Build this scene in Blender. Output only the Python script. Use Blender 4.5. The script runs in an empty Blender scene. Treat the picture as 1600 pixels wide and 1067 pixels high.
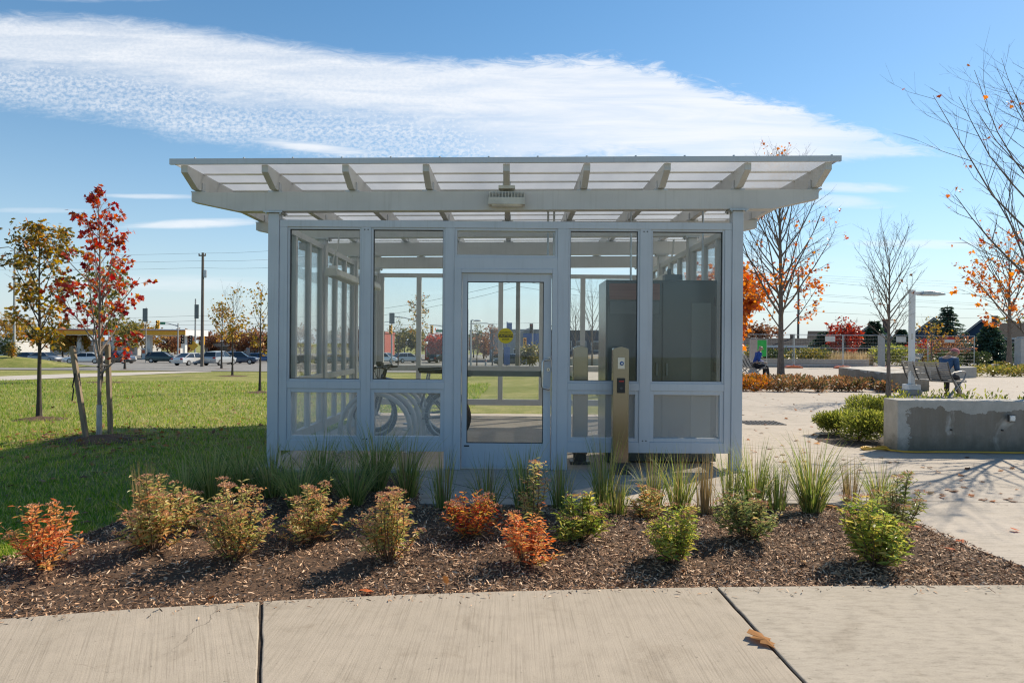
import bpy, math, random
import numpy as np
from mathutils import Vector, Matrix

# ------------------------------------------------------------------ camera, sky, sun, exposure
S = bpy.context.scene
C = S.collection
PI = math.pi
R = math.radians
CAM_H = 1.35
ROLL = R(0.42)
FPX = 1066.67          # 24 mm on a 36 mm sensor, 1600 px wide
cam_d = bpy.data.cameras.new("camera")
cam = bpy.data.objects.new("camera", cam_d)
C.objects.link(cam)
cam_d.lens = 24.0
cam_d.sensor_width = 36.0
cam_d.shift_y = 3.5 / 1600
cam_d.clip_start = 0.05
cam_d.clip_end = 3000
cam.location = (0, 0, CAM_H)
cam.rotation_euler = (R(90), -ROLL, 0)
S.camera = cam

SUN_AZ, SUN_EL = R(50), R(41)
sd = bpy.data.lights.new("sun", 'SUN')
sd.energy = 4.5
sd.angle = R(0.5)
sd.color = (1.0, 0.88, 0.70)
sun = bpy.data.objects.new("sun", sd)
C.objects.link(sun)
sdir = Vector((math.sin(SUN_AZ) * math.cos(SUN_EL), math.cos(SUN_AZ) * math.cos(SUN_EL), math.sin(SUN_EL)))
sun.rotation_euler = (-sdir).to_track_quat('-Z', 'Y').to_euler()

S.view_settings.view_transform = 'Standard'
S.view_settings.look = 'None'
S.view_settings.exposure = 0.56
S.view_settings.gamma = 1.0
S.cycles.max_bounces = 10
S.cycles.transparent_max_bounces = 24
S.cycles.caustics_reflective = False
S.cycles.caustics_refractive = False
S.cycles.sample_clamp_indirect = 6
S.cycles.filter_width = 1.2
S.cycles.use_denoising = True
S.cycles.denoiser = 'OPENIMAGEDENOISE'
S.cycles.denoising_input_passes = 'RGB_ALBEDO_NORMAL'
S.cycles.denoising_prefilter = 'ACCURATE'


def build_world():
    w = bpy.data.worlds.new("World")
    S.world = w
    w.use_nodes = True
    nt = w.node_tree
    N, L = nt.nodes, nt.links
    N.clear()
    out = N.new('ShaderNodeOutputWorld')
    bg = N.new('ShaderNodeBackground')
    bg.inputs['Strength'].default_value = 0.15
    L.new(bg.outputs[0], out.inputs[0])
    sky = N.new('ShaderNodeTexSky')
    sky.sky_type = 'NISHITA'
    sky.sun_disc = False
    sky.sun_elevation = SUN_EL
    sky.sun_rotation = SUN_AZ
    sky.altitude = 150
    sky.air_density = 1.0
    sky.dust_density = 0.15
    sky.ozone_density = 1.6
    tc = N.new('ShaderNodeTexCoord')
    sep = N.new('ShaderNodeSeparateXYZ')
    L.new(tc.outputs['Generated'], sep.inputs[0])

    def m(op, a, b=None, c=None, clamp=False):
        n = N.new('ShaderNodeMath')
        n.operation = op
        n.use_clamp = clamp
        for i, v in enumerate((a, b, c)):
            if v is None:
                continue
            if isinstance(v, (int, float)):
                n.inputs[i].default_value = v
            else:
                L.new(v, n.inputs[i])
        return n.outputs[0]

    def ss(x, a, b):
        n = N.new('ShaderNodeMapRange')
        n.interpolation_type = 'SMOOTHSTEP'
        L.new(x, n.inputs[0])
        n.inputs[1].default_value = a
        n.inputs[2].default_value = b
        return n.outputs[0]
    yy = m('MAXIMUM', sep.outputs[1], 0.02)
    p = m('DIVIDE', sep.outputs[0], yy)      # tangent of bearing east of north
    q = m('DIVIDE', sep.outputs[2], yy)      # slope above the horizon
    front = ss(sep.outputs[1], 0.1, 0.3)
    comb = N.new('ShaderNodeCombineXYZ')
    L.new(p, comb.inputs[0])
    L.new(q, comb.inputs[1])

    def noise(scale, sx, sy, detail=6, rough=0.6, dist=0.0, off=0.0):
        mp = N.new('ShaderNodeMapping')
        mp.inputs['Scale'].default_value = (sx, sy, 1)
        mp.inputs['Location'].default_value = (off, off * 0.7, off * 1.3)
        L.new(comb.outputs[0], mp.inputs[0])
        n = N.new('ShaderNodeTexNoise')
        n.inputs['Scale'].default_value = scale
        n.inputs['Detail'].default_value = detail
        n.inputs['Roughness'].default_value = rough
        n.inputs['Distortion'].default_value = dist
        L.new(mp.outputs[0], n.inputs['Vector'])
        return n.outputs['Fac']

    def curve(pts, x):
        n = N.new('ShaderNodeFloatCurve')
        c = n.mapping.curves[0]
        xs = [(a + 1.0) / 2.0 for a, b in pts]
        c.points[0].location = (xs[0], pts[0][1])
        c.points[1].location = (xs[-1], pts[-1][1])
        for a, b in zip(xs[1:-1], [b for a, b in pts[1:-1]]):
            c.points.new(a, b)
        n.mapping.update()
        L.new(m('MULTIPLY_ADD', x, 0.5, 0.5, True), n.inputs['Value'])
        return n.outputs[0]
    up = curve([(-1, .49), (-.75, .478), (-.56, .472), (-.375, .448), (-.16, .418), (.1, .422), (.2, .412), (.28, .385), (.42, .352),
                (.5, .325), (.58, .300), (.64, .280), (1, .272)], p)
    lo = curve([(-1, .36), (-.75, .335), (-.56, .312), (-.375, .282), (-.24, .262), (-.05, .252), (.1, .262), (.2, .25), (.4, .26),
                (.5, .272), (.58, .276), (.64, .276), (1, .274)], p)
    nz_big = noise(4, 1, 2.6, 5, .55, .4)
    nz_fine = noise(24, .7, 2.8, 8, .70, .9, 3.1)
    rip = noise(150, 1.0, 1.5, 4, .6, .15, 7.0)
    west = m('SUBTRACT', 1.0, ss(p, -.25, .15))
    amp = m('MULTIPLY_ADD', west, -.045, .075)
    wid = m('SUBTRACT', up, lo)
    d = m('DIVIDE', m('SUBTRACT', q, lo), m('MAXIMUM', wid, .02))
    top = ss(m('ADD', m('SUBTRACT', up, q), m('MULTIPLY', m('SUBTRACT', nz_fine, .5), amp)), -.006, .022)
    dd = m('ADD', d, m('MULTIPLY', m('SUBTRACT', nz_big, .5), .5))
    dd = m('ADD', dd, m('MULTIPLY', m('SUBTRACT', nz_fine, .5), .35))
    body_w = ss(dd, .22, .62)
    body_e = ss(dd, -.02, .22)
    body = m('ADD', m('MULTIPLY', body_w, west), m('MULTIPLY', body_e, m('SUBTRACT', 1.0, west)))
    ripc = ss(rip, .28, .68)
    veil = m('MULTIPLY', ss(dd, -.05, .18), m('MULTIPLY_ADD', ripc, .52, .16))
    dens = m('MAXIMUM', m('MULTIPLY', body, m('MULTIPLY_ADD', m('MULTIPLY', m('SUBTRACT', 1.0, ripc), west), -.13, .90)), veil)
    streak = noise(9, .5, 5.0, 6, .6, .5, 21.0)
    dens = m('MULTIPLY', dens, m('MULTIPLY_ADD', ss(streak, .28, .66), .30, .70))
    cloud = m('MULTIPLY', m('MULTIPLY', top, dens), m('MULTIPLY_ADD', ss(p, .38, .60), -.38, 1.0))

    def wisp(pc, qc, pw, qw, slope, amt, off):
        dq = m('SUBTRACT', m('SUBTRACT', q, qc), m('MULTIPLY', m('SUBTRACT', p, pc), slope))
        a = m('DIVIDE', m('ABSOLUTE', dq), qw)
        b = m('DIVIDE', m('ABSOLUTE', m('SUBTRACT', p, pc)), pw)
        r2 = m('ADD', m('MULTIPLY', a, a), m('MULTIPLY', b, b))
        n = noise(14, .7, 5.5, 6, .62, .7, off)
        v = m('ADD', m('SUBTRACT', 1.0, r2), m('MULTIPLY_ADD', n, 1.6, -0.9))
        return m('MULTIPLY', ss(v, 0.0, 1.1), amt)
    ws = [wisp(-.30, .287, .13, .011, -.10, .85, 1.0), wisp(-.53, .212, .09, .005, 0, .55, 2.0), wisp(-.47, .172, .14, .009, .04, .75, 4.0),
          wisp(.50, .232, .10, .010, 0, .55, 5.0), wisp(.48, .212, .09, .012, -.05, .45, 6.0), wisp(.62, .150, .17, .008, 0, .45, 8.0),
          wisp(-.52, .085, .25, .015, 0, .35, 9.0), wisp(.05, .12, .5, .03, 0, .3, 10.0), wisp(-.62, .505, .16, .012, 0, .35, 11.0), wisp(-.7, .19, .1, .006, 0, .3, 12.0)]
    for x in ws:
        cloud = m('MAXIMUM', cloud, x)
    cloud = m('MULTIPLY', cloud, front, None, True)
    hs = N.new('ShaderNodeHueSaturation')
    hs.inputs['Saturation'].default_value = 1.22
    hs.inputs['Value'].default_value = 0.64
    hs.inputs['Hue'].default_value = 0.493
    L.new(sky.outputs[0], hs.inputs['Color'])
    mix = N.new('ShaderNodeMix')
    mix.data_type = 'RGBA'
    hz = N.new('ShaderNodeMix')
    hz.data_type = 'RGBA'
    L.new(m('MULTIPLY', m('POWER', m('SUBTRACT', 1.0, m('MAXIMUM', sep.outputs[2], 0.0)), 7.0), .92), hz.inputs['Factor'])
    L.new(hs.outputs[0], hz.inputs['A'])
    hz.inputs['B'].default_value = (2.7, 3.25, 3.72, 1)
    L.new(cloud, mix.inputs['Factor'])
    L.new(hz.outputs['Result'], mix.inputs['A'])
    mix.inputs['B'].default_value = (4.45, 4.55, 4.7, 1)
    L.new(mix.outputs['Result'], bg.inputs['Color'])


build_world()

# ------------------------------------------------------------------ helpers
rng = random.Random(7)
nrng = np.random.default_rng(11)


def smooth(a, b, x):
    t = min(1, max(0, (x - a) / (b - a)))
    return t * t * (3 - 2 * t)


def gz(x, y):
    """terrain: flat around the shelter and the plaza, falling gently towards the road on the left"""
    w = 1 - smooth(-1, 3.5 + .15 * max(0, y), x)
    z = -0.02 * max(0, min(y, 100) - 10) * w
    return z


def uv(px, py):
    u, v = px - 800.0, 537.0 - py
    c, s = math.cos(ROLL), math.sin(ROLL)
    return u * c - v * s, v * c + u * s


def P(px, py, Y):
    u, v = uv(px, py)
    return Vector((u * Y / FPX, Y, CAM_H + v * Y / FPX))


def G(px, py, off=0.0):
    """the ground point behind a pixel of the reference"""
    u, v = uv(px, py)
    g = lambda Y: CAM_H + v * Y / FPX - gz(u * Y / FPX, Y) - off
    a = 1.5
    while a < 300 and g(a * 1.03) > 0:
        a *= 1.03
    b = a * 1.03
    for _ in range(40):
        mid = (a + b) / 2
        if g(mid) > 0:
            a = mid
        else:
            b = mid
    return Vector((u * a / FPX, a, CAM_H + v * a / FPX))


def tag(o, label=None, cat=None, group=None, kind=None):
    if label:
        o['label'] = label
    if cat:
        o['category'] = cat
    if group:
        o['group'] = group
    if kind:
        o['kind'] = kind
    return o


def thing(name, label, cat, loc=(0, 0, 0), rotz=0.0, group=None):
    o = bpy.data.objects.new(name, None)
    C.objects.link(o)
    o.empty_display_size = 0.1
    o.location = loc
    o.rotation_euler = (0, 0, rotz)
    return tag(o, label, cat, group)


def wloc(o):
    v = Vector((0, 0, 0))
    while o is not None:
        v += o.location
        o = o.parent
    return v


def link_mesh(name, me, parent=None):
    o = bpy.data.objects.new(name, me)
    C.objects.link(o)
    if parent is not None:
        o.parent = parent
    return o


def np_obj(name, V, F, mats, parent=None, smooth_=False, mi=None, loc=None):
    me = bpy.data.meshes.new(name)
    V = np.asarray(V, dtype=np.float64)
    F = np.asarray(F, dtype=np.int64)
    me.from_pydata(V.tolist(), [], F.tolist())
    for m_ in (mats if isinstance(mats, (list, tuple)) else [mats]):
        me.materials.append(m_)
    if mi is not None:
        me.polygons.foreach_set('material_index', np.asarray(mi, dtype=np.int32))
    if smooth_:
        me.polygons.foreach_set('use_smooth', [True] * len(me.polygons))
    o = link_mesh(name, me, parent)
    if loc is not None:
        o.location = loc
    return o


class MB:
    def __init__(self):
        self.v, self.f, self.m = [], [], []

    def add(self, vs, fs, m=0):
        n = len(self.v)
        self.v += [tuple(x) for x in vs]
        self.f += [tuple(i + n for i in q) for q in fs]
        self.m += [m] * len(fs)
        return self

    def box(self, a, b, m=0):
        x0, y0, z0 = a
        x1, y1, z1 = b
        return self.add([(x0, y0, z0), (x1, y0, z0), (x1, y1, z0), (x0, y1, z0), (x0, y0, z1), (x1, y0, z1), (x1, y1, z1), (x0, y1, z1)],
                        [(3, 2, 1, 0), (4, 5, 6, 7), (0, 1, 5, 4), (1, 2, 6, 5), (2, 3, 7, 6), (3, 0, 4, 7)], m)

    def hexa(self, v8, m=0):
        return self.add(v8, [(3, 2, 1, 0), (4, 5, 6, 7), (0, 1, 5, 4), (1, 2, 6, 5), (2, 3, 7, 6), (3, 0, 4, 7)], m)

    def bar(self, p, q, w, h, up=(0, 0, 1), m=0):
        p, q = Vector(p), Vector(q)
        d = (q - p).normalized()
        s = d.cross(Vector(up))
        if s.length < 1e-4:
            s = d.cross(Vector((1, 0, 0)))
        s.normalize()
        t = s.cross(d)
        s, t = s * w / 2, t * h / 2
        return self.add([p - s - t, p + s - t, p + s + t, p - s + t, q - s - t, q + s - t, q + s + t, q - s + t],
                        [(0, 1, 2, 3), (7, 6, 5, 4), (0, 4, 5, 1), (1, 5, 6, 2), (2, 6, 7, 3), (3, 7, 4, 0)], m)

    def tube(self, pts, r, n=6, m=0, closed=False, cap=True):
        pts = [Vector(p) for p in pts]
        k = len(pts)
        if not hasattr(r, '__len__'):
            r = [r] * k
        vs, fs = [], []
        ref = None
        for i in range(k):
            if closed:
                d = pts[(i + 1) % k] - pts[i - 1]
            else:
                d = pts[min(i + 1, k - 1)] - pts[max(i - 1, 0)]
            d = d.normalized() if d.length > 1e-9 else Vector((0, 0, 1))
            if ref is None:
                ref = d.orthogonal().normalized()
            s = ref - d * ref.dot(d)
            s = s.normalized() if s.length > 1e-6 else d.orthogonal().normalized()
            ref = s
            t = d.cross(s)
            for j in range(n):
                a = 2 * PI * j / n
                vs.append(pts[i] + (s * math.cos(a) + t * math.sin(a)) * r[i])
        rings = k if closed else k - 1
        for i in range(rings):
            a0, b0 = i * n, ((i + 1) % k) * n
            for j in range(n):
                j2 = (j + 1) % n
                fs.append((a0 + j, a0 + j2, b0 + j2, b0 + j))
        if cap and not closed and n > 2:
            fs.append(tuple(range(n - 1, -1, -1)))
            fs.append(tuple((k - 1) * n + j for j in range(n)))
        return self.add(vs, fs, m)

    def lathe(self, prof, c=(0, 0, 0), n=16, axis='z', m=0):
        vs, fs = [], []
        for (r, h) in prof:
            for j in range(n):
                a = 2 * PI * j / n
                x, y = r * math.cos(a), r * math.sin(a)
                if axis == 'z':
                    q = (x, y, h)
                elif axis == 'y':
                    q = (x, h, y)
                else:
                    q = (h, x, y)
                vs.append((c[0] + q[0], c[1] + q[1], c[2] + q[2]))
        for i in range(len(prof) - 1):
            for j in range(n):
                j2 = (j + 1) % n
                fs.append((i * n + j, i * n + j2, (i + 1) * n + j2, (i + 1) * n + j))
        fs.append(tuple(range(n - 1, -1, -1)))
        k = len(prof) - 1
        fs.append(tuple(k * n + j for j in range(n)))
        return self.add(vs, fs, m)

    def prism(self, poly, a, b, plane='xy', m=0):
        n = len(poly)

        def q(p, h):
            return {'xy': (p[0], p[1], h), 'xz': (p[0], h, p[1]), 'yz': (h, p[0], p[1])}[plane]
        vs = [q(p, a) for p in poly] + [q(p, b) for p in poly]
        fs = [tuple(range(n - 1, -1, -1)), tuple(range(n, 2 * n))]
        fs += [(i, (i + 1) % n, n + (i + 1) % n, n + i) for i in range(n)]
        return self.add(vs, fs, m)

    def ball(self, c, r, n=10, k=7, m=0):
        if not hasattr(r, '__len__'):
            r = (r, r, r)
        prof = [(math.sin(PI * i / k), -math.cos(PI * i / k)) for i in range(k + 1)]
        prof[0] = (0.02, -1)
        prof[-1] = (0.02, 1)
        s = len(self.v)
        self.lathe(prof, (0, 0, 0), n, 'z', m)
        for i in range(s, len(self.v)):
            x, y, z = self.v[i]
            self.v[i] = (c[0] + x * r[0], c[1] + y * r[1], c[2] + z * r[2])
        return self

    def build(self, name, mats, parent=None, local=False, smooth=False, bevel=0.0):
        vs = self.v
        if parent is not None and not local:
            o = wloc(parent)
            vs = [(x - o.x, y - o.y, z - o.z) for x, y, z in vs]
        me = bpy.data.meshes.new(name)
        me.from_pydata(vs, [], self.f)
        for m_ in (mats if isinstance(mats, (list, tuple)) else [mats]):
            me.materials.append(m_)
        me.polygons.foreach_set('material_index', self.m)
        if smooth:
            me.polygons.foreach_set('use_smooth', [True] * len(me.polygons))
        me.validate()
        ob = link_mesh(name, me, parent)
        if smooth:
            try:
                me.set_sharp_from_angle(angle=R(40))
            except Exception:
                pass
        if bevel:
            b = ob.modifiers.new('bevel', 'BEVEL')
            b.width = bevel
            b.segments = 2
            b.limit_method = 'ANGLE'
        return ob


# ------------------------------------------------------------------ materials
def new_mat(name):
    m = bpy.data.materials.new(name)
    m.use_nodes = True
    nt = m.node_tree
    return m, nt, nt.nodes['Principled BSDF']


def ramp(nt, fac, stops, interp='LINEAR'):
    r = nt.nodes.new('ShaderNodeValToRGB')
    r.color_ramp.interpolation = interp
    e = r.color_ramp.elements
    while len(e) < len(stops):
        e.new(0.5)
    for i, (p_, c_) in enumerate(stops):
        e[i].position = p_
        e[i].color = (*c_, 1)
    nt.links.new(fac, r.inputs[0])
    return r.outputs[0]


def coords(nt, kind='Object', scale=(1, 1, 1)):
    if kind == 'World':
        g = nt.nodes.new('ShaderNodeNewGeometry')
        src = g.outputs['Position']
    else:
        t = nt.nodes.new('ShaderNodeTexCoord')
        src = t.outputs[kind]
    mp = nt.nodes.new('ShaderNodeMapping')
    mp.inputs['Scale'].default_value = scale
    nt.links.new(src, mp.inputs[0])
    return mp.outputs[0]


def nnoise(nt, vec, scale, detail=5, rough=.6, dist=0):
    n = nt.nodes.new('ShaderNodeTexNoise')
    n.inputs['Scale'].default_value = scale
    n.inputs['Detail'].default_value = detail
    n.inputs['Roughness'].default_value = rough
    n.inputs['Distortion'].default_value = dist
    nt.links.new(vec, n.inputs['Vector'])
    return n.outputs['Fac']


def nm(nt, op, a, b=None, c=None, clamp=False):
    n = nt.nodes.new('ShaderNodeMath')
    n.operation = op
    n.use_clamp = clamp
    for i, v in enumerate((a, b, c)):
        if v is None:
            continue
        if isinstance(v, (int, float)):
            n.inputs[i].default_value = v
        else:
            nt.links.new(v, n.inputs[i])
    return n.outputs[0]


def nmix(nt, fac, a, b, mode='MIX'):
    n = nt.nodes.new('ShaderNodeMix')
    n.data_type = 'RGBA'
    n.blend_type = mode
    for k, v in (('Factor', fac), ('A', a), ('B', b)):
        if isinstance(v, (int, float)):
            n.inputs[k].default_value = v
        elif isinstance(v, tuple):
            n.inputs[k].default_value = (*v, 1) if len(v) == 3 else v
        else:
            nt.links.new(v, n.inputs[k])
    return n.outputs['Result']


def nbump(nt, bsdf, h, strength=.3, dist=.01):
    b = nt.nodes.new('ShaderNodeBump')
    b.inputs['Strength'].default_value = strength
    b.inputs['Distance'].default_value = dist
    nt.links.new(h, b.inputs['Height'])
    nt.links.new(b.outputs[0], bsdf.inputs['Normal'])


def mat(name, col, rough=.6, metal=0.0, var=.12, scale=6.0, bump=0.0, col2=None, spec=.5, kind='Object', sc3=(1, 1, 1), coat=0.0):
    m, nt, b = new_mat(name)
    vec = coords(nt, kind, sc3)
    n = nnoise(nt, vec, scale)
    c2 = col2 if col2 else tuple(max(0, c * (1 - 2 * var)) for c in col)
    c1 = col if col2 else tuple(min(1, c * (1 + .6 * var)) for c in col)
    nt.links.new(ramp(nt, n, [(.3, c2), (.7, c1)]), b.inputs['Base Color'])
    b.inputs['Roughness'].default_value = rough
    b.inputs['Metallic'].default_value = metal
    b.inputs['Specular IOR Level'].default_value = spec
    b.inputs['Coat Weight'].default_value = coat
    if bump:
        nbump(nt, b, nnoise(nt, vec, scale * 8), bump, .005)
    return m


def leaf_mat(name, cols, trans=.45, rough=.42):
    """each leaf takes its own colour from the list"""
    m, nt, b = new_mat(name)
    g = nt.nodes.new('ShaderNodeNewGeometry')
    k = len(cols)
    col = ramp(nt, g.outputs['Random Per Island'], [((i + .0) / max(1, k - 1), c) for i, c in enumerate(cols)])
    nt.links.new(col, b.inputs['Base Color'])
    b.inputs['Roughness'].default_value = rough
    b.inputs['Specular IOR Level'].default_value = .5
    tr = nt.nodes.new('ShaderNodeBsdfTranslucent')
    hs = nt.nodes.new('ShaderNodeHueSaturation')
    hs.inputs['Saturation'].default_value = 1.1
    hs.inputs['Value'].default_value = 1.35
    nt.links.new(col, hs.inputs['Color'])
    nt.links.new(hs.outputs[0], tr.inputs['Color'])
    mx = nt.nodes.new('ShaderNodeMixShader')
    mx.inputs[0].default_value = trans
    nt.links.new(b.outputs[0], mx.inputs[1])
    nt.links.new(tr.outputs[0], mx.inputs[2])
    nt.links.new(mx.outputs[0], nt.nodes['Material Output'].inputs[0])
    return m


def glass_mat(name, tint=(.985, .995, .992), refl=1.0, dirt=.02):
    m, nt, b = new_mat(name)
    nt.nodes.remove(b)
    tr = nt.nodes.new('ShaderNodeBsdfTransparent')
    tr.inputs[0].default_value = (*tint, 1)
    gl = nt.nodes.new('ShaderNodeBsdfGlossy')
    gl.inputs['Roughness'].default_value = .01
    fr = nt.nodes.new('ShaderNodeFresnel')
    fr.inputs[0].default_value = 1.5
    mx = nt.nodes.new('ShaderNodeMixShader')
    nt.links.new(nm(nt, 'MULTIPLY', fr.outputs[0], 0.62 * refl, None, True), mx.inputs[0])
    nt.links.new(tr.outputs[0], mx.inputs[1])
    nt.links.new(gl.outputs[0], mx.inputs[2])
    df = nt.nodes.new('ShaderNodeBsdfDiffuse')
    df.inputs[0].default_value = (.7, .72, .72, 1)
    mx2 = nt.nodes.new('ShaderNodeMixShader')
    vec = coords(nt, 'World', (1, 1, .35))
    d = nnoise(nt, vec, 2.5, 6, .65)
    nt.links.new(nm(nt, 'MULTIPLY', ramp(nt, d, [(.35, (.3, .3, .3)), (.75, (1, 1, 1))]), dirt), mx2.inputs[0])
    nt.links.new(mx.outputs[0], mx2.inputs[1])
    nt.links.new(df.outputs[0], mx2.inputs[2])
    nt.links.new(mx2.outputs[0], nt.nodes['Material Output'].inputs[0])
    return m


def concrete_mat(name, base, dark, kind='World', broom=None, joints=None, bump=.25, stain=.5, turn=0.0):
    m, nt, b = new_mat(name)
    vec = coords(nt, kind)
    big = nnoise(nt, vec, .9, 6, .6, .3)
    mid = nnoise(nt, vec, 9, 6, .7)
    fine = nnoise(nt, vec, 160, 3, .7)
    col = ramp(nt, big, [(.3, dark), (.68, base)])
    col = nmix(nt, stain, col, ramp(nt, mid, [(.25, tuple(c * .72 for c in base)), (.5, base), (.8, tuple(min(1, c * 1.12) for c in base))]))
    col = nmix(nt, .5, col, ramp(nt, fine, [(.28, (.50, .49, .47)), (.5, (1, 1, 1)), (.75, (1.25, 1.23, 1.2))]), 'MULTIPLY')
    h = nm(nt, 'MULTIPLY', fine, .5)
    blot = nnoise(nt, coords(nt, kind, (1, 1, 1)), 2.6, 7, .68, .8)
    col = nmix(nt, .8, col, ramp(nt, blot, [(.28, (.72, .70, .67)), (.42, (.95, .95, .94)), (.6, (1, 1, 1)), (.75, (1.08, 1.07, 1.05))]), 'MULTIPLY')
    if broom:
        sx = coords(nt, kind)
        sx.node.inputs['Rotation'].default_value = (0, 0, turn)
        m2_ = nt.nodes.new('ShaderNodeMapping')
        m2_.inputs['Scale'].default_value = broom
        nt.links.new(sx, m2_.inputs[0])
        sx = m2_.outputs[0]
        bn = nnoise(nt, sx, 1.0, 4, .75)
        col = nmix(nt, .75, col, ramp(nt, bn, [(.32, (.70, .69, .67)), (.5, (1, 1, 1)), (.72, (1.10, 1.09, 1.07))]), 'MULTIPLY')
        h = nm(nt, 'ADD', h, nm(nt, 'MULTIPLY', bn, 1.2))
        vo = nt.nodes.new('ShaderNodeTexVoronoi')
        vo.feature = 'DISTANCE_TO_EDGE'
        vo.inputs['Scale'].default_value = .55
        wv = nt.nodes.new('ShaderNodeVectorMath')
        wv.operation = 'ADD'
        nz_ = nt.nodes.new('ShaderNodeTexNoise')
        nz_.inputs['Scale'].default_value = 3.0
        nz_.inputs['Detail'].default_value = 6
        nt.links.new(vec, nz_.inputs['Vector'])
        sc_v = nt.nodes.new('ShaderNodeVectorMath')
        sc_v.operation = 'SCALE'
        sc_v.inputs['Scale'].default_value = .5
        nt.links.new(nz_.outputs['Color'], sc_v.inputs[0])
        nt.links.new(vec, wv.inputs[0])
        nt.links.new(sc_v.outputs[0], wv.inputs[1])
        nt.links.new(wv.outputs[0], vo.inputs['Vector'])
        crk = nm(nt, 'MULTIPLY', nm(nt, 'LESS_THAN', vo.outputs['Distance'], .0022), ramp(nt, nnoise(nt, vec, .7, 2, .5), [(.52, (0, 0, 0)), (.60, (1, 1, 1))]))
        col = nmix(nt, nm(nt, 'MULTIPLY', crk, .6), col, (.10, .085, .07))
        sp = nnoise(nt, vec, 34, 2, .5)
        col = nmix(nt, ramp(nt, sp, [(.70, (0, 0, 0)), (.76, (1, 1, 1))]), col, tuple(c * .55 for c in dark))
    if joints:
        gpos = nt.nodes.new('ShaderNodeNewGeometry')
        sep = nt.nodes.new('ShaderNodeSeparateXYZ')
        nt.links.new(gpos.outputs['Position'], sep.inputs[0])
        jm = None
        for (nx, ny, step, off, wd) in joints:
            t = nm(nt, 'ADD', nm(nt, 'MULTIPLY', sep.outputs[0], nx), nm(nt, 'MULTIPLY_ADD', sep.outputs[1], ny, off))
            f = nm(nt, 'ABSOLUTE', nm(nt, 'SUBTRACT', nm(nt, 'FRACT', nm(nt, 'DIVIDE', t, step)), .5))
            line = nm(nt, 'LESS_THAN', f, wd / step)
            jm = line if jm is None else nm(nt, 'MAXIMUM', jm, line)
        col = nmix(nt, nm(nt, 'MULTIPLY', jm, .85), col, (.07, .065, .055))
        h = nm(nt, 'SUBTRACT', h, nm(nt, 'MULTIPLY', jm, 2.0))
    nt.links.new(col, b.inputs['Base Color'])
    b.inputs['Roughness'].default_value = .88
    b.inputs['Specular IOR Level'].default_value = .25
    nbump(nt, b, h, bump, .003)
    return m


M = {}


def painted_mat(name, c1, c2, rough):
    m, nt, b = new_mat(name)
    v = coords(nt, 'World')
    n = nnoise(nt, v, 2.2, 5, .6)
    col = ramp(nt, n, [(.3, c2), (.7, c1)])
    drip = nnoise(nt, coords(nt, 'World', (26, 26, .9)), 1.0, 5, .65)
    col = nmix(nt, .34, col, ramp(nt, drip, [(.30, (.74, .73, .70)), (.46, (1, 1, 1))]), 'MULTIPLY')
    spk = nnoise(nt, v, 38, 4, .7)
    col = nmix(nt, ramp(nt, spk, [(.66, (0, 0, 0)), (.78, (.55, .55, .55))]), col, (.30, .27, .23))
    nt.links.new(col, b.inputs['Base Color'])
    nt.links.new(ramp(nt, n, [(.3, (rough + .12,) * 3), (.7, (rough - .04,) * 3)]), b.inputs['Roughness'])
    nbump(nt, b, nnoise(nt, v, 220, 2, .5), .05, .001)
    return m


M['frame'] = painted_mat('frame_paint', (.555, .585, .62), (.50, .535, .575), .32)
M['steel_paint'] = painted_mat('steel_paint', (.565, .565, .555), (.50, .505, .50), .42)
M['frame_dark'] = mat('gasket', (.03, .035, .04), .6)
M['glass'] = glass_mat('window_glass')
M['door_glass'] = glass_mat('door_glass', dirt=.03)
M['car_glass'] = mat('car_glass', (.02, .026, .032), .06, 0, .1, spec=.9)
M['steel'] = mat('brushed_steel', (.55, .54, .52), .3, 1.0, .08, 30)
M['galv'] = mat('galvanised_steel', (.50, .52, .53), .42, .75, .12, 10)
M['hoop'] = mat('hoop_steel', (.52, .53, .53), .4, .3, .08, 10)
M['bronze'] = mat('bronze_post', (.27, .242, .20), .24, 1.0, .06, 3, sc3=(60, 60, 1))
M['cream'] = mat('cream_enamel', (.62, .60, .53), .5)
M['white'] = mat('white_paint', (.78, .78, .76), .45, 0, .06, 5)
M['offwhite'] = mat('off_white_paint', (.66, .65, .61), .5, 0, .1, 5)
M['black'] = mat('black_plastic', (.015, .015, .017), .45)
M['rubber'] = mat('rubber', (.022, .021, .02), .75, 0, .2, 20)
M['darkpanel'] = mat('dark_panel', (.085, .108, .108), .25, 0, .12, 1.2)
M['brickreflect'] = mat('painted_brick_reflection', (.27, .125, .095), .4, 0, .15, 3, sc3=(.4, 1, 12))  # tone of reflected brick, put into a surface colour
M['palereflect'] = mat('painted_pale_reflection', (.165, .195, .185), .35, 0, .1, 1.5)  # tone of a pale reflection, put into a surface colour
M['redled'] = mat('red_plastic', (.5, .02, .02), .4)
M['grille'] = mat('charcoal_metal', (.09, .09, .09), .5, .5)
M['yellow'] = mat('yellow_vinyl', (.74, .53, .01), .5, 0, .05)
M['signal'] = mat('signal_yellow', (.72, .38, .02), .45, 0, .05)
M['orange'] = mat('orange_plastic', (.70, .14, .035), .5)
M['greenp'] = mat('bright_green_vinyl', (.02, .45, .07), .5)
M['green_sign'] = mat('green_sign', (.01, .22, .12), .4, 0, .04)
M['blue_sign'] = mat('blue_sign', (.03, .10, .28), .4, 0, .05)
M['signback'] = mat('sign_back', (.16, .18, .18), .5, .4)
M['wood_pole'] = mat('weathered_pole', (.20, .17, .14), .85, 0, .25, 5, .3, sc3=(4, 4, .3))
M['stake'] = mat('stake_wood', (.34, .26, .18), .85, 0, .25, 6, .3, sc3=(5, 5, .4))
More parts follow.
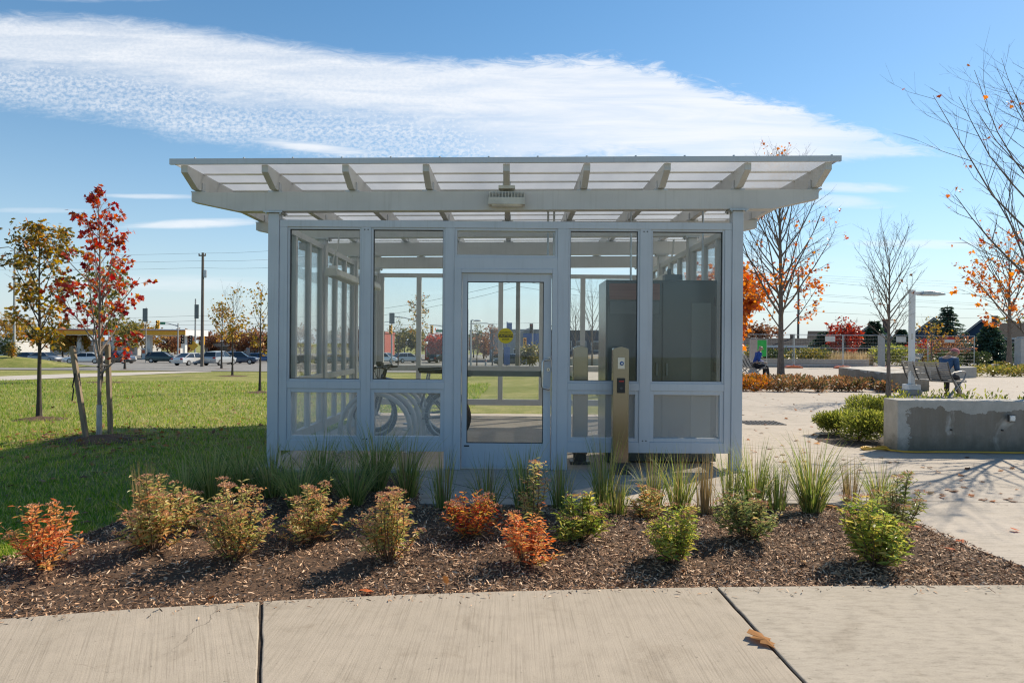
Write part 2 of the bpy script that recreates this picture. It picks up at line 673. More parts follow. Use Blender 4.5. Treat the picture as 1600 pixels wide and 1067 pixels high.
M['conc_pole'] = mat('concrete_pole', (.42, .42, .40), .8, 0, .1, 6)
M['bark'] = mat('grey_bark', (.20, .16, .13), .9, 0, .3, 18, .5, sc3=(2, 2, .5))
M['bark_dark'] = mat('dark_bark', (.075, .062, .052), .9, 0, .3, 18, .5, sc3=(2, 2, .5))
M['bark_pale'] = mat('pale_bark', (.30, .25, .21), .85, 0, .25, 14, .4, sc3=(2, 2, .5))
M['guard'] = mat('trunk_guard', (.55, .53, .50), .7, 0, .15, 9)
M['stem'] = mat('shrub_stem', (.15, .085, .05), .8, 0, .25, 20)
M['soil'] = mat('soil', (.055, .038, .027), .95, 0, .3, 30, .6)
M['bench_slat'] = mat('bench_slat', (.40, .38, .355), .5, .2, .1, 8)
M['bench_iron'] = mat('bench_iron', (.30, .29, .28), .45, .4, .1, 10)
M['road'] = mat('asphalt', (.235, .225, .21), .9, 0, .12, 1.5, .25, kind='World')
M['roadline'] = mat('road_paint', (.65, .63, .58), .7)
M['hose'] = mat('yellow_hose', (.60, .36, .03), .55)
M['foil'] = mat('wire', (.05, .05, .05), .6)
M['lens_off'] = mat('dark_lens', (.05, .03, .02), .25)
M['lens_red'] = mat('red_lens', (.75, .03, .02), .3)
M['lamp_lens'] = mat('lamp_lens', (.85, .85, .82), .15)
M['tail'] = mat('tail_lens', (.45, .015, .015), .2)
M['strap'] = mat('black_strap', (.02, .02, .02), .7)
M['skin'] = mat('skin', (.50, .30, .21), .55, 0, .06)
M['jacket'] = mat('blue_jacket', (.02, .07, .32), .75, 0, .2, 14)
M['navy'] = mat('navy_coat', (.03, .085, .19), .75, 0, .2, 14)
M['trouser'] = mat('black_trousers', (.018, .020, .028), .8, 0, .2, 14)
M['grey_hair'] = mat('grey_hair', (.32, .29, .26), .8, 0, .2, 40)
M['fair_hair'] = mat('fair_hair', (.40, .24, .12), .7, 0, .2, 40)
M['pinkhat'] = mat('pink_knit', (.55, .17, .17), .85, 0, .15, 40)
M['shoe'] = mat('dark_shoe', (.03, .022, .02), .5)
M['redleaf'] = leaf_mat('fallen_red_leaf', [(.40, .03, .015), (.55, .12, .02), (.30, .06, .02)], .25, .8)

M['walk'] = concrete_mat('walk_concrete', (.41, .355, .29), (.33, .285, .23), broom=(95, 1.3, 1), stain=.45, bump=.35)
M['walk_west'] = concrete_mat('walk_concrete_west', (.41, .355, .29), (.33, .285, .23), broom=(95, 1.3, 1), stain=.45, bump=.35, turn=R(-26))
M['walk_smooth'] = concrete_mat('walk_smooth_concrete', (.405, .36, .30), (.32, .285, .235), broom=(9, 30, 1), stain=.6, bump=.3)
M['plaza'] = concrete_mat('plaza_concrete', (.46, .41, .355), (.38, .34, .29), broom=(3, 45, 1), stain=.35, bump=.2,
                          joints=[(0, 1, 3.05, 1.52 - 5.98 + .0, .009), (.72, .69, 4.6, 2.3 - 8.75, .008), (1, 0, 4.4, .6, .006)])
M['path'] = concrete_mat('path_concrete', (.50, .46, .41), (.44, .40, .36), stain=.3)


def wall_mat():
    m, nt, b = new_mat('stained_concrete')
    vec = coords(nt, 'World')
    big = nnoise(nt, vec, 1.6, 6, .62, .4)
    fine = nnoise(nt, vec, 90, 3, .7)
    mid = nnoise(nt, vec, 7, 6, .7)
    base = ramp(nt, mid, [(.3, (.36, .345, .31)), (.7, (.50, .475, .43))])
    gp = nt.nodes.new('ShaderNodeNewGeometry')
    sep = nt.nodes.new('ShaderNodeSeparateXYZ')
    nt.links.new(gp.outputs['Position'], sep.inputs[0])
    # damp patch with its own ragged outline across the middle of the wall
    zz = nm(nt, 'ADD', sep.outputs[2], nm(nt, 'MULTIPLY_ADD', big, .55, -.27))
    top = nm(nt, 'LESS_THAN', zz, .545)
    streak = nnoise(nt, coords(nt, 'World', (7, 7, .6)), 1.0, 4, .7)
    wet = ramp(nt, streak, [(.3, (.12, .095, .068)), (.75, (.215, .178, .132))])
    pale = nnoise(nt, coords(nt, 'World', (2.2, 2.2, 1.6)), 1.0, 4, .6, .6)
    gap = ramp(nt, pale, [(.30, (1, 1, 1)), (.38, (0, 0, 0))])
    lft = nm(nt, 'GREATER_THAN', nm(nt, 'ADD', sep.outputs[0], nm(nt, 'MULTIPLY_ADD', mid, .35, -.17)), 5.10)
    msk = nm(nt, 'MULTIPLY', nm(nt, 'MULTIPLY', top, lft), nm(nt, 'SUBTRACT', 1.0, gap), None, True)
    col = nmix(nt, nm(nt, 'MULTIPLY', msk, nm(nt, 'MULTIPLY_ADD', streak, 1.0, .25), None, True), base, wet)
    alg = ramp(nt, nm(nt, 'ADD', sep.outputs[2], nm(nt, 'MULTIPLY_ADD', mid, .3, -.15)), [(.04, (1, 1, 1)), (.24, (0, 0, 0))])
    col = nmix(nt, nm(nt, 'MULTIPLY', alg, .6), col, (.055, .066, .05))
    ec = nnoise(nt, coords(nt, 'World', (5, 5, 1.6)), 1.0, 4, .55, .5)
    col = nmix(nt, nm(nt, 'MULTIPLY', ramp(nt, ec, [(.64, (0, 0, 0)), (.76, (1, 1, 1))]), .55), col, (.5, .49, .47))
    col = nmix(nt, .35, col, ramp(nt, fine, [(.25, (.6, .6, .6)), (.55, (1, 1, 1))]), 'MULTIPLY')
    nt.links.new(col, b.inputs['Base Color'])
    b.inputs['Roughness'].default_value = .85
    nbump(nt, b, nm(nt, 'ADD', fine, mid), .25, .004)
    return m


M['wall'] = wall_mat()
M['wall_plain'] = concrete_mat('planter_concrete', (.42, .40, .365), (.27, .255, .23), stain=.5)


def lawn_mat():
    m, nt, b = new_mat('lawn_ground')
    vec = coords(nt, 'World')
    big = nnoise(nt, vec, .22, 5, .6)
    mid = nnoise(nt, vec, 2.2, 6, .7)
    fine = nnoise(nt, coords(nt, 'World', (1, .45, 1)), 26, 5, .8)
    col = ramp(nt, nm(nt, 'ADD', nm(nt, 'MULTIPLY', big, .5), nm(nt, 'MULTIPLY', mid, .5)),
               [(.34, (.13, .165, .035)), (.48, (.22, .225, .07)), (.64, (.37, .325, .15))])
    col = nmix(nt, .9, col, ramp(nt, fine, [(.25, (.42, .45, .36)), (.5, (.95, .97, .9)), (.75, (1.5, 1.4, 1.2))]), 'MULTIPLY')
    nt.links.new(col, b.inputs['Base Color'])
    b.inputs['Roughness'].default_value = .9
    b.inputs['Specular IOR Level'].default_value = .15
    nbump(nt, b, fine, .8, .03)
    return m


M['lawn'] = lawn_mat()
M['mulch'] = mat('mulch', (.17, .095, .052), .95, 0, .3, 45, 1.0, col2=(.03, .019, .013), kind='World')
M['chip'] = None


def chip_mat():
    m, nt, b = new_mat('bark_chip')
    g = nt.nodes.new('ShaderNodeNewGeometry')
    c = ramp(nt, g.outputs['Random Per Island'], [(0, (.03, .018, .011)), (.25, (.15, .078, .042)), (.5, (.40, .22, .12)), (.8, (.64, .40, .24)), (1, (.80, .60, .42))])
    nt.links.new(c, b.inputs['Base Color'])
    b.inputs['Roughness'].default_value = .8
    return m


M['chip'] = chip_mat()


def mesh_panel_mat():
    m, nt, b = new_mat('perforated_sheet')
    b.inputs['Base Color'].default_value = (.80, .76, .71, 1)
    b.inputs['Roughness'].default_value = .45
    gp = nt.nodes.new('ShaderNodeNewGeometry')
    sep = nt.nodes.new('ShaderNodeSeparateXYZ')
    nt.links.new(gp.outputs['Position'], sep.inputs[0])
    k = 2 * PI / .0052
    hx = nm(nt, 'SINE', nm(nt, 'MULTIPLY', nm(nt, 'ADD', sep.outputs[0], sep.outputs[1]), k))
    hz = nm(nt, 'SINE', nm(nt, 'MULTIPLY', sep.outputs[2], k))
    hole = nm(nt, 'GREATER_THAN', nm(nt, 'ADD', hx, hz), -.22)
    tr = nt.nodes.new('ShaderNodeBsdfTransparent')
    mx = nt.nodes.new('ShaderNodeMixShader')
    nt.links.new(hole, mx.inputs[0])
    nt.links.new(b.outputs[0], mx.inputs[1])
    nt.links.new(tr.outputs[0], mx.inputs[2])
    nt.links.new(mx.outputs[0], nt.nodes['Material Output'].inputs[0])
    return m


M['perf'] = mesh_panel_mat()


def poly_mat():
    m, nt, b = new_mat('translucent_polycarbonate')
    b.inputs['Roughness'].default_value = .4
    vec = coords(nt, 'World', (1, .3, 1))
    n = nnoise(nt, vec, 1.2, 5, .6)
    nt.links.new(ramp(nt, n, [(.3, (.60, .60, .60)), (.7, (.72, .71, .71))]), b.inputs['Base Color'])
    tl = nt.nodes.new('ShaderNodeBsdfTranslucent')
    nt.links.new(ramp(nt, n, [(.3, (.48, .49, .51)), (.7, (.64, .645, .65))]), tl.inputs['Color'])
    mx = nt.nodes.new('ShaderNodeMixShader')
    mx.inputs[0].default_value = .82
    nt.links.new(b.outputs[0], mx.inputs[1])
    nt.links.new(tl.outputs[0], mx.inputs[2])
    tp = nt.nodes.new('ShaderNodeBsdfTransparent')
    tp.inputs[0].default_value = (.9, .92, .94, 1)
    mt_ = nt.nodes.new('ShaderNodeMixShader')
    mt_.inputs[0].default_value = .27
    nt.links.new(mx.outputs[0], mt_.inputs[1])
    nt.links.new(tp.outputs[0], mt_.inputs[2])
    nt.links.new(mt_.outputs[0], nt.nodes['Material Output'].inputs[0])
    return m


M['poly'] = poly_mat()


# ------------------------------------------------------------------ ground, road, walk, bed, plaza
def grid_obj(name, xs, ys, zf, m, kind='structure'):
    V = [(x, y, zf(x, y)) for y in ys for x in xs]
    n = len(xs)
    F = [(j * n + i, j * n + i + 1, (j + 1) * n + i + 1, (j + 1) * n + i) for j in range(len(ys) - 1) for i in range(n - 1)]
    o = np_obj(name, V, F, m, smooth_=True)
    return tag(o, kind=kind)


def frange(a, b, s):
    return [a + i * s for i in range(int(round((b - a) / s)) + 1)]


XS = [-900, -500, -300, -200, -140, -100, -75, -60, -50] + frange(-40, 40, 1.0) + [50, 60, 75, 100, 140, 200, 300, 500, 900]
YS = [-60, -30, -12] + frange(-4, 50, 1.0) + frange(55, 110, 5) + [130, 160, 200, 300, 500, 1200]
grid_obj('lawn', XS, YS, lambda x, y: gz(x, y) - .03, M['lawn'])


def strip(name, left, right, m, off, step=1.5, kind='structure'):
    """a sheet draped on the terrain between two polylines of equal length"""
    V, F = [], []
    n = len(left)
    k = 14
    for a, b in zip(left, right):
        for j in range(k + 1):
            t = j / k
            x, y = a[0] + (b[0] - a[0]) * t, a[1] + (b[1] - a[1]) * t
            V.append((x, y, gz(x, y) + off))
    for i in range(n - 1):
        for j in range(k):
            F.append((i * (k + 1) + j, i * (k + 1) + j + 1, (i + 1) * (k + 1) + j + 1, (i + 1) * (k + 1) + j))
    return tag(np_obj(name, V, F, m, smooth_=True), kind=kind)


xs_r = frange(-220, 220, 4)
strip('road', [(x, 50 + .02 * x) for x in xs_r], [(x, 99.5) for x in xs_r], M['road'], .0)
strip('kerb', [(x, 49.75 + .02 * x) for x in xs_r], [(x, 50.0 + .02 * x) for x in xs_r], M['path'], .07)
strip('far_kerb', [(x, 99.5) for x in xs_r], [(x, 100.2) for x in xs_r], M['path'], .07)
strip('forecourt', [(x, 100.2) for x in xs_r], [(x, 190) for x in xs_r], M['road'], .02)
ml = MB()
for x0 in frange(-150, 120, 9):
    x1 = x0 + 3
    for yy in (63.0, 88.0):
        ml.add([(x0, yy, gz(x0, yy) + .012), (x1, yy, gz(x1, yy) + .012), (x1, yy + .15, gz(x1, yy) + .012), (x0, yy + .15, gz(x0, yy) + .012)], [(0, 1, 2, 3)])
tag(ml.build('road_marking', M['roadline']), kind='structure')

# path across the left lawn
pl_, pr_ = [], []
for (px_, y0_, y1_) in [(-500, 606, 617), (-200, 595.5, 604.5), (0, 588, 595), (100, 584.5, 590.5), (200, 582, 586.5), (260, 580.5, 583.6), (330, 579.2, 581)]:
    a_, b_ = G(px_, y1_, -.02), G(px_, y0_, -.02)
    pl_.append((a_.x, a_.y))
    pr_.append((b_.x, b_.y))
strip('path', pl_, pr_, M['path'], -.012)

# near walk: three slabs with open joints
edge_px = [(-420, 1015), (-200, 988), (0, 966), (200, 951), (408, 938.5), (600, 929), (800, 922.5), (1000, 918), (1119, 916.2), (1350, 914), (1600, 913), (1800, 913.5), (2200, 917)]
EDGE = [(G(a, b).x, G(a, b).y) for a, b in edge_px]


def edge_y(x):
    for (x0, y0), (x1, y1) in zip(EDGE, EDGE[1:]):
        if x0 <= x <= x1:
            return y0 + (y1 - y0) * (x - x0) / (x1 - x0)
    return EDGE[0][1] if x < EDGE[0][0] else EDGE[-1][1]


J1a, J1b = G(408, 938.5), G(405, 1067)
J2a, J2b = G(1119, 916.2), G(1258, 1067)


def extend(a, b, y):
    t = (y - a.y) / (b.y - a.y)
    return a.x + (b.x - a.x) * t


def slab_edge(x0, x1):
    pts = [(x0, edge_y(x0))]
    n = 14
    for i in range(1, n):
        x = x0 + (x1 - x0) * i / n
        pts.append((x, edge_y(x)))
    pts.append((x1, edge_y(x1)))
    return pts


gap = .008
YB = -3.0
walk = MB()
segs = [(EDGE[0][0], J1a.x - gap, EDGE[0][0] - 1, extend(J1a, J1b, YB) - gap),
        (J1a.x + gap, J2a.x - gap, extend(J1a, J1b, YB) + gap, extend(J2a, J2b, YB) - gap),
        (J2a.x + gap, EDGE[-1][0], extend(J2a, J2b, YB) + gap, EDGE[-1][0] + 6)]
slabs = []


def ragged(xa, ya, xb, yb):
    """a slightly chipped slab side"""
    out = []
    for i in range(1, 70):
        t = i / 70
        j = rng.uniform(-.0018, .0018) + (rng.uniform(-.006, .006) if rng.random() < .12 else 0)
        out.append((xa + (xb - xa) * t + j, ya + (yb - ya) * t))
    return out


for (a0, a1, b0, b1) in segs:
    e = slab_edge(a0, a1)
    poly = [(b0, YB)] + [(b1, YB)] + ragged(b1, YB, a1, edge_y(a1)) + e[::-1] + ragged(a0, edge_y(a0), b0, YB)
    sb = MB()
    sb.prism(poly, -.12, 0.0, 'xy')
    slabs.append(sb)
full = MB()
for i, sb in enumerate(slabs):
    full.add(sb.v, sb.f, (2, 0, 1)[i])
walk_o = tag(full.build('sidewalk', [M['walk'], M['walk_smooth'], M['walk_west']], bevel=.006), kind='structure')
jt = MB()
jt.prism([(EDGE[0][0], YB), (EDGE[-1][0] + 5, YB)] + EDGE[::-1], -.2, -.012)
tag(jt.build('sidewalk_base', M['soil']), kind='structure')

# planting bed
bed_px = [(-420, 960), (-200, 925), (0, 884), (70, 850), (115, 834), (200, 812), (240, 772), (330, 746), (420, 739), (655, 739), (662, 786), (1150, 787), (1290, 787), (1400, 803), (1450, 829), (1530, 857), (1605, 884), (1700, 906), (1800, 914)]
BED = [(G(a, b).x, G(a, b).y) for a, b in bed_px]


def bed_back(x):
    for (x0, y0), (x1, y1) in zip(BED, BED[1:]):
        if x0 <= x <= x1 and x1 > x0:
            return y0 + (y1 - y0) * (x - x0) / (x1 - x0)
    return None


def bed_z(x, y):
    f = edge_y(x)
    t = max(0, min(1, (y - f) / .9))
    bk = bed_back(x)
    if bk:
        t *= smooth(0, .45, bk - y)
    return -.028 + .05 * smooth(0, 1, t) + .012 * math.sin(x * 5.1 + 1.7 * math.sin(y * 4.2)) * t + .008 * math.sin(x * 13.3 + y * 9.1) * t


XMIN, XMAX = BED[0][0] + .05, BED[-1][0]
V, F = [], []
nx_, ny_ = 150, 26
for i in range(nx_ + 1):
    x = XMIN + (XMAX - XMIN) * i / nx_
    f, b = edge_y(x) - .03, bed_back(x)
    b = max(b if b else f + .02, f + .02)
    for j in range(ny_ + 1):
        y = f + (b - f) * j / ny_
        V.append((x, y, bed_z(x, y)))
for i in range(nx_):
    for j in range(ny_):
        a = i * (ny_ + 1) + j
        F.append((a, a + ny_ + 1, a + ny_ + 2, a + 1))
tag(np_obj('planting_bed', V, F, M['mulch'], smooth_=True), kind='structure')

# concrete plaza, pad and shelter floor: one slab
pr = [G(a, b) for a, b in [(1165, 785), (1290, 785), (1400, 802), (1450, 830), (1530, 858), (1605, 885), (1800, 913.6), (2200, 917.2)]]
PLAZA = [(-.95, 5.765), (1.75, 5.75)] + [(p_.x, p_.y) for p_ in pr] + [(60, 3.85), (90, 75), (24, 75), (22, 43), (3.2, 43), (2.6, 20), (3.1, 13.2), (-2.75, 13.2), (-2.75, 7.25), (-.95, 7.25)]
pz = MB()
pz.prism(PLAZA, -.25, -.004, 'xy')
tag(pz.build('plaza', M['plaza']), kind='structure')


# ------------------------------------------------------------------ leaf scattering in bulk
def norm(a):
    return a / np.maximum(1e-9, np.linalg.norm(a, axis=1, keepdims=True))


def scatter(T, TF, Pn, D, sc, roll=None):
    """copies of a small template (axis +Y, normal +Z) at points Pn along directions D"""
    Pn = np.asarray(Pn, float)
    D = norm(np.asarray(D, float))
    n = len(Pn)
    rv = nrng.normal(size=(n, 3)) if roll is None else np.asarray(roll, float)
    X = norm(np.cross(D, rv))
    Z = np.cross(X, D)
    T = np.asarray(T, float)
    sc = np.asarray(sc, float).reshape(n, 1, 1)
    Vv = (T[None, :, 0:1] * X[:, None, :] + T[None, :, 1:2] * D[:, None, :] + T[None, :, 2:3] * Z[:, None, :]) * sc + Pn[:, None, :]
    k = len(T)
    Ff = [np.asarray(TF)[None] + (np.arange(n) * k)[:, None, None]]
    return Vv.reshape(-1, 3), Ff[0].reshape(-1, len(TF[0]))


T_DIAM = ([(0, 0, 0), (.32, .45, .08), (0, 1, -.05), (-.32, .45, .08)], [(0, 1, 2), (0, 2, 3)])
T_LANCE = ([(0, 0, 0), (.155, .35, .06), (.12, .7, .0), (0, 1, -.18), (-.12, .7, .0), (-.155, .35, .06)], [(0, 1, 2), (0, 2, 3), (0, 3, 4), (0, 4, 5)])


def star(outl):
    n = len(outl)
    return ([(0, .4, .04)] + [(x, y, -.10 * abs(x) - .05 * (y - .4) ** 2) for x, y in outl], [(0, 1 + i, 1 + (i + 1) % n) for i in range(n)])


T_MAPLE = star([(0, 0), (.16, .14), (.45, .06), (.34, .32), (.58, .58), (.27, .56), (.20, .70), (0, 1.0), (-.20, .70), (-.27, .56), (-.58, .58), (-.34, .32), (-.45, .06), (-.16, .14)])
T_OAK = star([(0, 0), (.10, .22), (.26, .30), (.14, .42), (.36, .58), (.18, .66), (.26, .84), (0, 1.05), (-.26, .84), (-.18, .66), (-.36, .58), (-.14, .42), (-.26, .30), (-.10, .22)])
T_BLADE = ([(-.5, 0, 0), (.5, 0, 0), (0, 1, 0)], [(0, 1, 2)])


def bent_blade(mb_v, mb_f, base, az, h, lean, droop, w, seg=4, twist=0.0):
    """an arching grass blade as a tapering ribbon"""
    d = Vector((math.cos(az), math.sin(az), 0))
    s = Vector((-math.sin(az + twist), math.cos(az + twist), 0))
    n0 = len(mb_v)
    p = Vector(base)
    th = lean
    for i in range(seg + 1):
        t = i / seg
        ww = w * (1 - t) ** .7 + .0006
        mb_v.append(p - s * ww / 2)
        mb_v.append(p + s * ww / 2)
        th = lean + droop * t * t
        p = p + (d * math.sin(th) + Vector((0, 0, 1)) * math.cos(th)) * (h / seg)
    for i in range(seg):
        a = n0 + 2 * i
        mb_f.append((a, a + 1, a + 3, a + 2))


# mulch chips over the bed, lying every way
cn = 125000
cx = nrng.uniform(-5.2, 7.4, cn)
keep, cpos = [], []
for x in cx:
    f, b = edge_y(x), bed_back(x)
    if not b or b < f + .05:
        continue
    y = f + .015 + (b - f) * (nrng.uniform() ** 1.25)
    if nrng.uniform() < .55 * max(0, math.sin(x * 3.1 + 2 * math.sin(y * 5)) * math.sin(y * 6.3 + x * 2.2)):
        continue
    cpos.append((x, y, bed_z(x, y) + nrng.uniform(.002, .018)))
for k in range(520):
    x = nrng.uniform(-4.2, 5.2)
    cpos.append((x, edge_y(x) - abs(nrng.normal()) * .07, .004 + nrng.uniform(0, .003)))
cpos = np.array(cpos)
cd = nrng.normal(size=(len(cpos), 3))
cd[:, 2] *= .42
T_CHIP = ([(-.08, 0, 0), (.09, .05, .02), (.12, .5, .05), (.06, 1, .01), (-.07, .95, -.02), (-.11, .45, .04)], [(0, 1, 2, 5), (5, 2, 3, 4)])
crol = np.cross(cd, np.array([0, 0, 1.0])) * 0 + nrng.normal(size=cd.shape) * .45 + np.array([0, 0, 0])
up_ = np.tile(np.array([[0, 0, 1.0]]), (len(cpos), 1)) + nrng.normal(size=cd.shape) * .55
v_, f_ = scatter(T_CHIP[0], T_CHIP[1], cpos, cd, nrng.uniform(.010, .036, len(cpos)), roll=up_)
o = np_obj('mulch_chips', v_, f_, M['chip'])
tag(o, 'brown shredded bark chips spread over the planting bed', 'mulch', kind='stuff')

# lawn blades close to the camera
M['blade'] = leaf_mat('lawn_blade', [(.09, .20, .02), (.14, .26, .03), (.22, .32, .045), (.36, .39, .08), (.54, .46, .20)], .5)
gn = 135000
gy = 4.3 + (nrng.uniform(size=gn) ** 2.1) * 26
gx = -nrng.uniform(.0, 1.0, gn) * (gy * .80 + .8) - .9
ok = []
for x, y in zip(gx, gy):
    if -2.85 < x < 3.3 and 7.1 < y < 13.4:
        ok.append(False)
        continue
    b = bed_back(x) if x > XMIN else edge_y(x)
    e = edge_y(x)
    pt = math.sin(x * 1.9 + 1.3 * math.sin(y * .9)) * math.sin(y * 1.4 + .8 * math.sin(x * 1.1))
    if rng.random() < max(0, pt) * .5:
        ok.append(False)
        continue
    ok.append(y > max(b or 0, e) + .0 + .03 * math.sin(x * 23) and not (x > -2.4 and y < 8))
ok = np.array(ok)
gx, gy = gx[ok], gy[ok]
gp_ = np.stack([gx, gy, np.array([gz(a, b) - .032 for a, b in zip(gx, gy)])], 1)
gd = nrng.normal(size=gp_.shape) * .42
gd[:, 2] = 1
T_GB = ([(-.09, 0, 0), (.09, 0, 0), (0, 1, .12)], [(0, 1, 2)])
v_, f_ = scatter(T_GB[0], T_GB[1], gp_, gd, nrng.uniform(.03, .065, len(gp_)) * (1 + .035 * (gy - 5)))
o = np_obj('lawn_grass', v_, f_, M['blade'])
tag(o, 'short green lawn grass beside the shelter', 'grass', kind='stuff')


# ------------------------------------------------------------------ the bike shelter
SH = thing('bike_shelter', 'white metal and glass bike shelter with slanted translucent roof and glazed door', 'shelter', (-.08, 7.36, 0))


def cz(x):
    return .012 * x


YF = 7.36
BAY = 1.84
COLS = [YF + BAY * i for i in range(4)]
XL, XR = -2.56, 2.41
ZT, ZG = 2.66, 2.585
# columns with cap plates
for x in (XL, XR):
    for y in COLS:
        b = MB()
        zt = 2.775 + cz(x)
        b.box((x - .0585, y - .0585, 0), (x + .0585, y + .0585, zt - .014))
        c = b.build('column', M['steel_paint'] if y > YF else M['frame'], SH, bevel=.006)
        p_ = MB()
        p_.box((x - .10, y - .09, zt - .014), (x + .10, y + .09, zt))
        for sx in (-.075, .075):
            for sy in (-.068, .068):
                p_.lathe([(.012, zt - .03), (.012, zt - .014)], (x + sx, y + sy, 0), 6)
        p_.build('cap_plate', M['galv'], c)
        p_ = MB()
        p_.box((x - .095, y - .095, 0.001), (x + .095, y + .095, .016))
        p_.build('base_plate', M['galv'], c)
# cross beams, chamfered at the ends
for i, y in enumerate(COLS):
    x0, x1 = -3.44, 3.27
    z = lambda x, h: h + cz(x)
    poly = [(x0, z(x0, 2.885)), (x0 + .50, z(x0 + .5, 2.778)), (x1 - .50, z(x1 - .5, 2.778)), (x1, z(x1, 2.885)), (x1, z(x1, 2.985)), (x0, z(x0, 2.985))]
    b = MB()
    b.prism(poly, y - .06, y + .06, 'xz')
    b.build('beam', M['steel_paint'], SH, bevel=.005)
# rafters, tapered at the front tip, each with a little bracket
YR0, YR1 = 7.00, 13.30
for k in range(-4, 5):
    x = -.07 + .826 * k
    zb, zt = 3.0 + cz(x), 3.195 + cz(x)
    b = MB()
    b.prism([(YR0, zt - .075), (YR0 + .24, zb), (YR1 - .3, zb), (YR1, zt - .075), (YR1, zt), (YR0, zt)], x - .034, x + .034, 'yz')
    rf = b.build('rafter', M['steel_paint'], SH, bevel=.004)
    for y in COLS:
        br = MB()
        br.box((x - .075, y - .05, zb - .0148), (x + .075, y + .05, zb - .002))
        br.box((x + .0342, y - .035, zb), (x + .042, y + .035, zb + .09))
        br.box((x - .042, y - .035, zb), (x - .0342, y + .035, zb + .09))
        br.build('bracket', M['galv'], rf)
# roof sheets, one bay each, with glazing bars
for k in range(-4, 4):
    xa, xb = -.07 + .826 * k, -.07 + .826 * (k + 1)
    if k == -4:
        xa -= .10
    if k == 3:
        xb += .09
    V8 = []
    for zo in (3.199, 3.215):
        V8 += [(xa + .002, 6.985, zo + cz(xa)), (xb - .002, 6.985, zo + cz(xb)), (xb - .002, 13.34, zo + cz(xb)), (xa + .002, 13.34, zo + cz(xa))]
    b = MB()
    b.hexa(V8)
    rp = b.build('roof_panel', M['poly'], SH)
    gb = MB()
    xa, xb = -.07 + .826 * k + .036, -.07 + .826 * (k + 1) - .036
    for y in frange(7.36, 13.0, .40):
        zl, zr = 3.183 + cz(xa), 3.183 + cz(xb)
        gb.hexa([(xa, y, zl), (xb, y, zr), (xb, y + .03, zr), (xa, y + .03, zl), (xa, y, zl + .014), (xb, y, zr + .014), (xb, y + .03, zr + .014), (xa, y + .03, zl + .014)])
    gb.build('glazing_bar', M['white'], rp)
b = MB()
xa, xb = -3.505, 3.345
fz = lambda x: 3.205 + cz(x)
for (y0, y1) in ((6.955, 6.983), (13.342, 13.37)):
    b.hexa([(xa, y0, fz(xa) - .012), (xb, y0, fz(xb) - .012), (xb, y1, fz(xb) - .012), (xa, y1, fz(xa) - .012), (xa, y0, fz(xa) + .045), (xb, y0, fz(xb) + .045), (xb, y1, fz(xb) + .045), (xa, y1, fz(xa) + .045)])
for x0 in (xa, xb - .03):
    x1 = x0 + .03
    b.hexa([(x0, 6.984, fz(x0) + .012), (x1, 6.984, fz(x1) + .012), (x1, 13.341, fz(x1) + .012), (x0, 13.341, fz(x0) + .012), (x0, 6.984, fz(x0) + .045), (x1, 6.984, fz(x1) + .045), (x1, 13.341, fz(x1) + .045), (x0, 13.341, fz(x0) + .045)])
for k in range(14):
    x = -3.25 + .5 * k
    b.lathe([(.012, fz(x) + .045), (.012, fz(x) + .058)], (x, 6.97, 0), 6)
b.build('roof_edge', M['frame'], SH)

# ---- front wall: framing
Y0, Y1 = YF - .045, YF + .045


def frame_bars(mb, segs, y0, y1):
    for (x0, x1, z0, z1) in segs:
        mb.box((x0, y0, z0), (x1, y1, z1))


# (bay x0,x1) clear openings
FB = [(-2.414, -1.62), (-1.517, -.724), (.60, 1.366), (1.483, 2.276)]
ff = MB()
verts_ = [(-2.5, -2.414), (-1.62, -1.517), (-.724, -.622), (.483, .60), (1.366, 1.483), (2.276, 2.35)]
for i, (a, b_) in enumerate(verts_):
    z0 = 0.0 if i in (2, 3) else .19
    ff.box((a, Y0, z0), (b_, Y1, ZG))
ff.box((-2.5, Y0, ZG), (2.35, Y1, ZT))
for (a, b_) in FB:
    ff.box((a, Y0, .19), (b_, Y1, .305))
    ff.box((a, Y0 + .002, .855), (b_, Y1 - .002, .935))
ff.box((-.622, Y0, 2.15), (.483, Y1, 2.275))
wf = ff.build('wall_frame', M['frame'], SH, bevel=.004)
# little assembly screws at the mullion ends
sc_ = MB()
for xm in (-1.568, 1.424):
    for zz in (2.56, .32):
        for dx in (-.018, .018):
            sc_.lathe([(.007, Y0 - .003), (.007, Y0 + .002)], (xm + dx, 0, zz), 6, 'y')
sc_.build('screw', M['black'], wf)
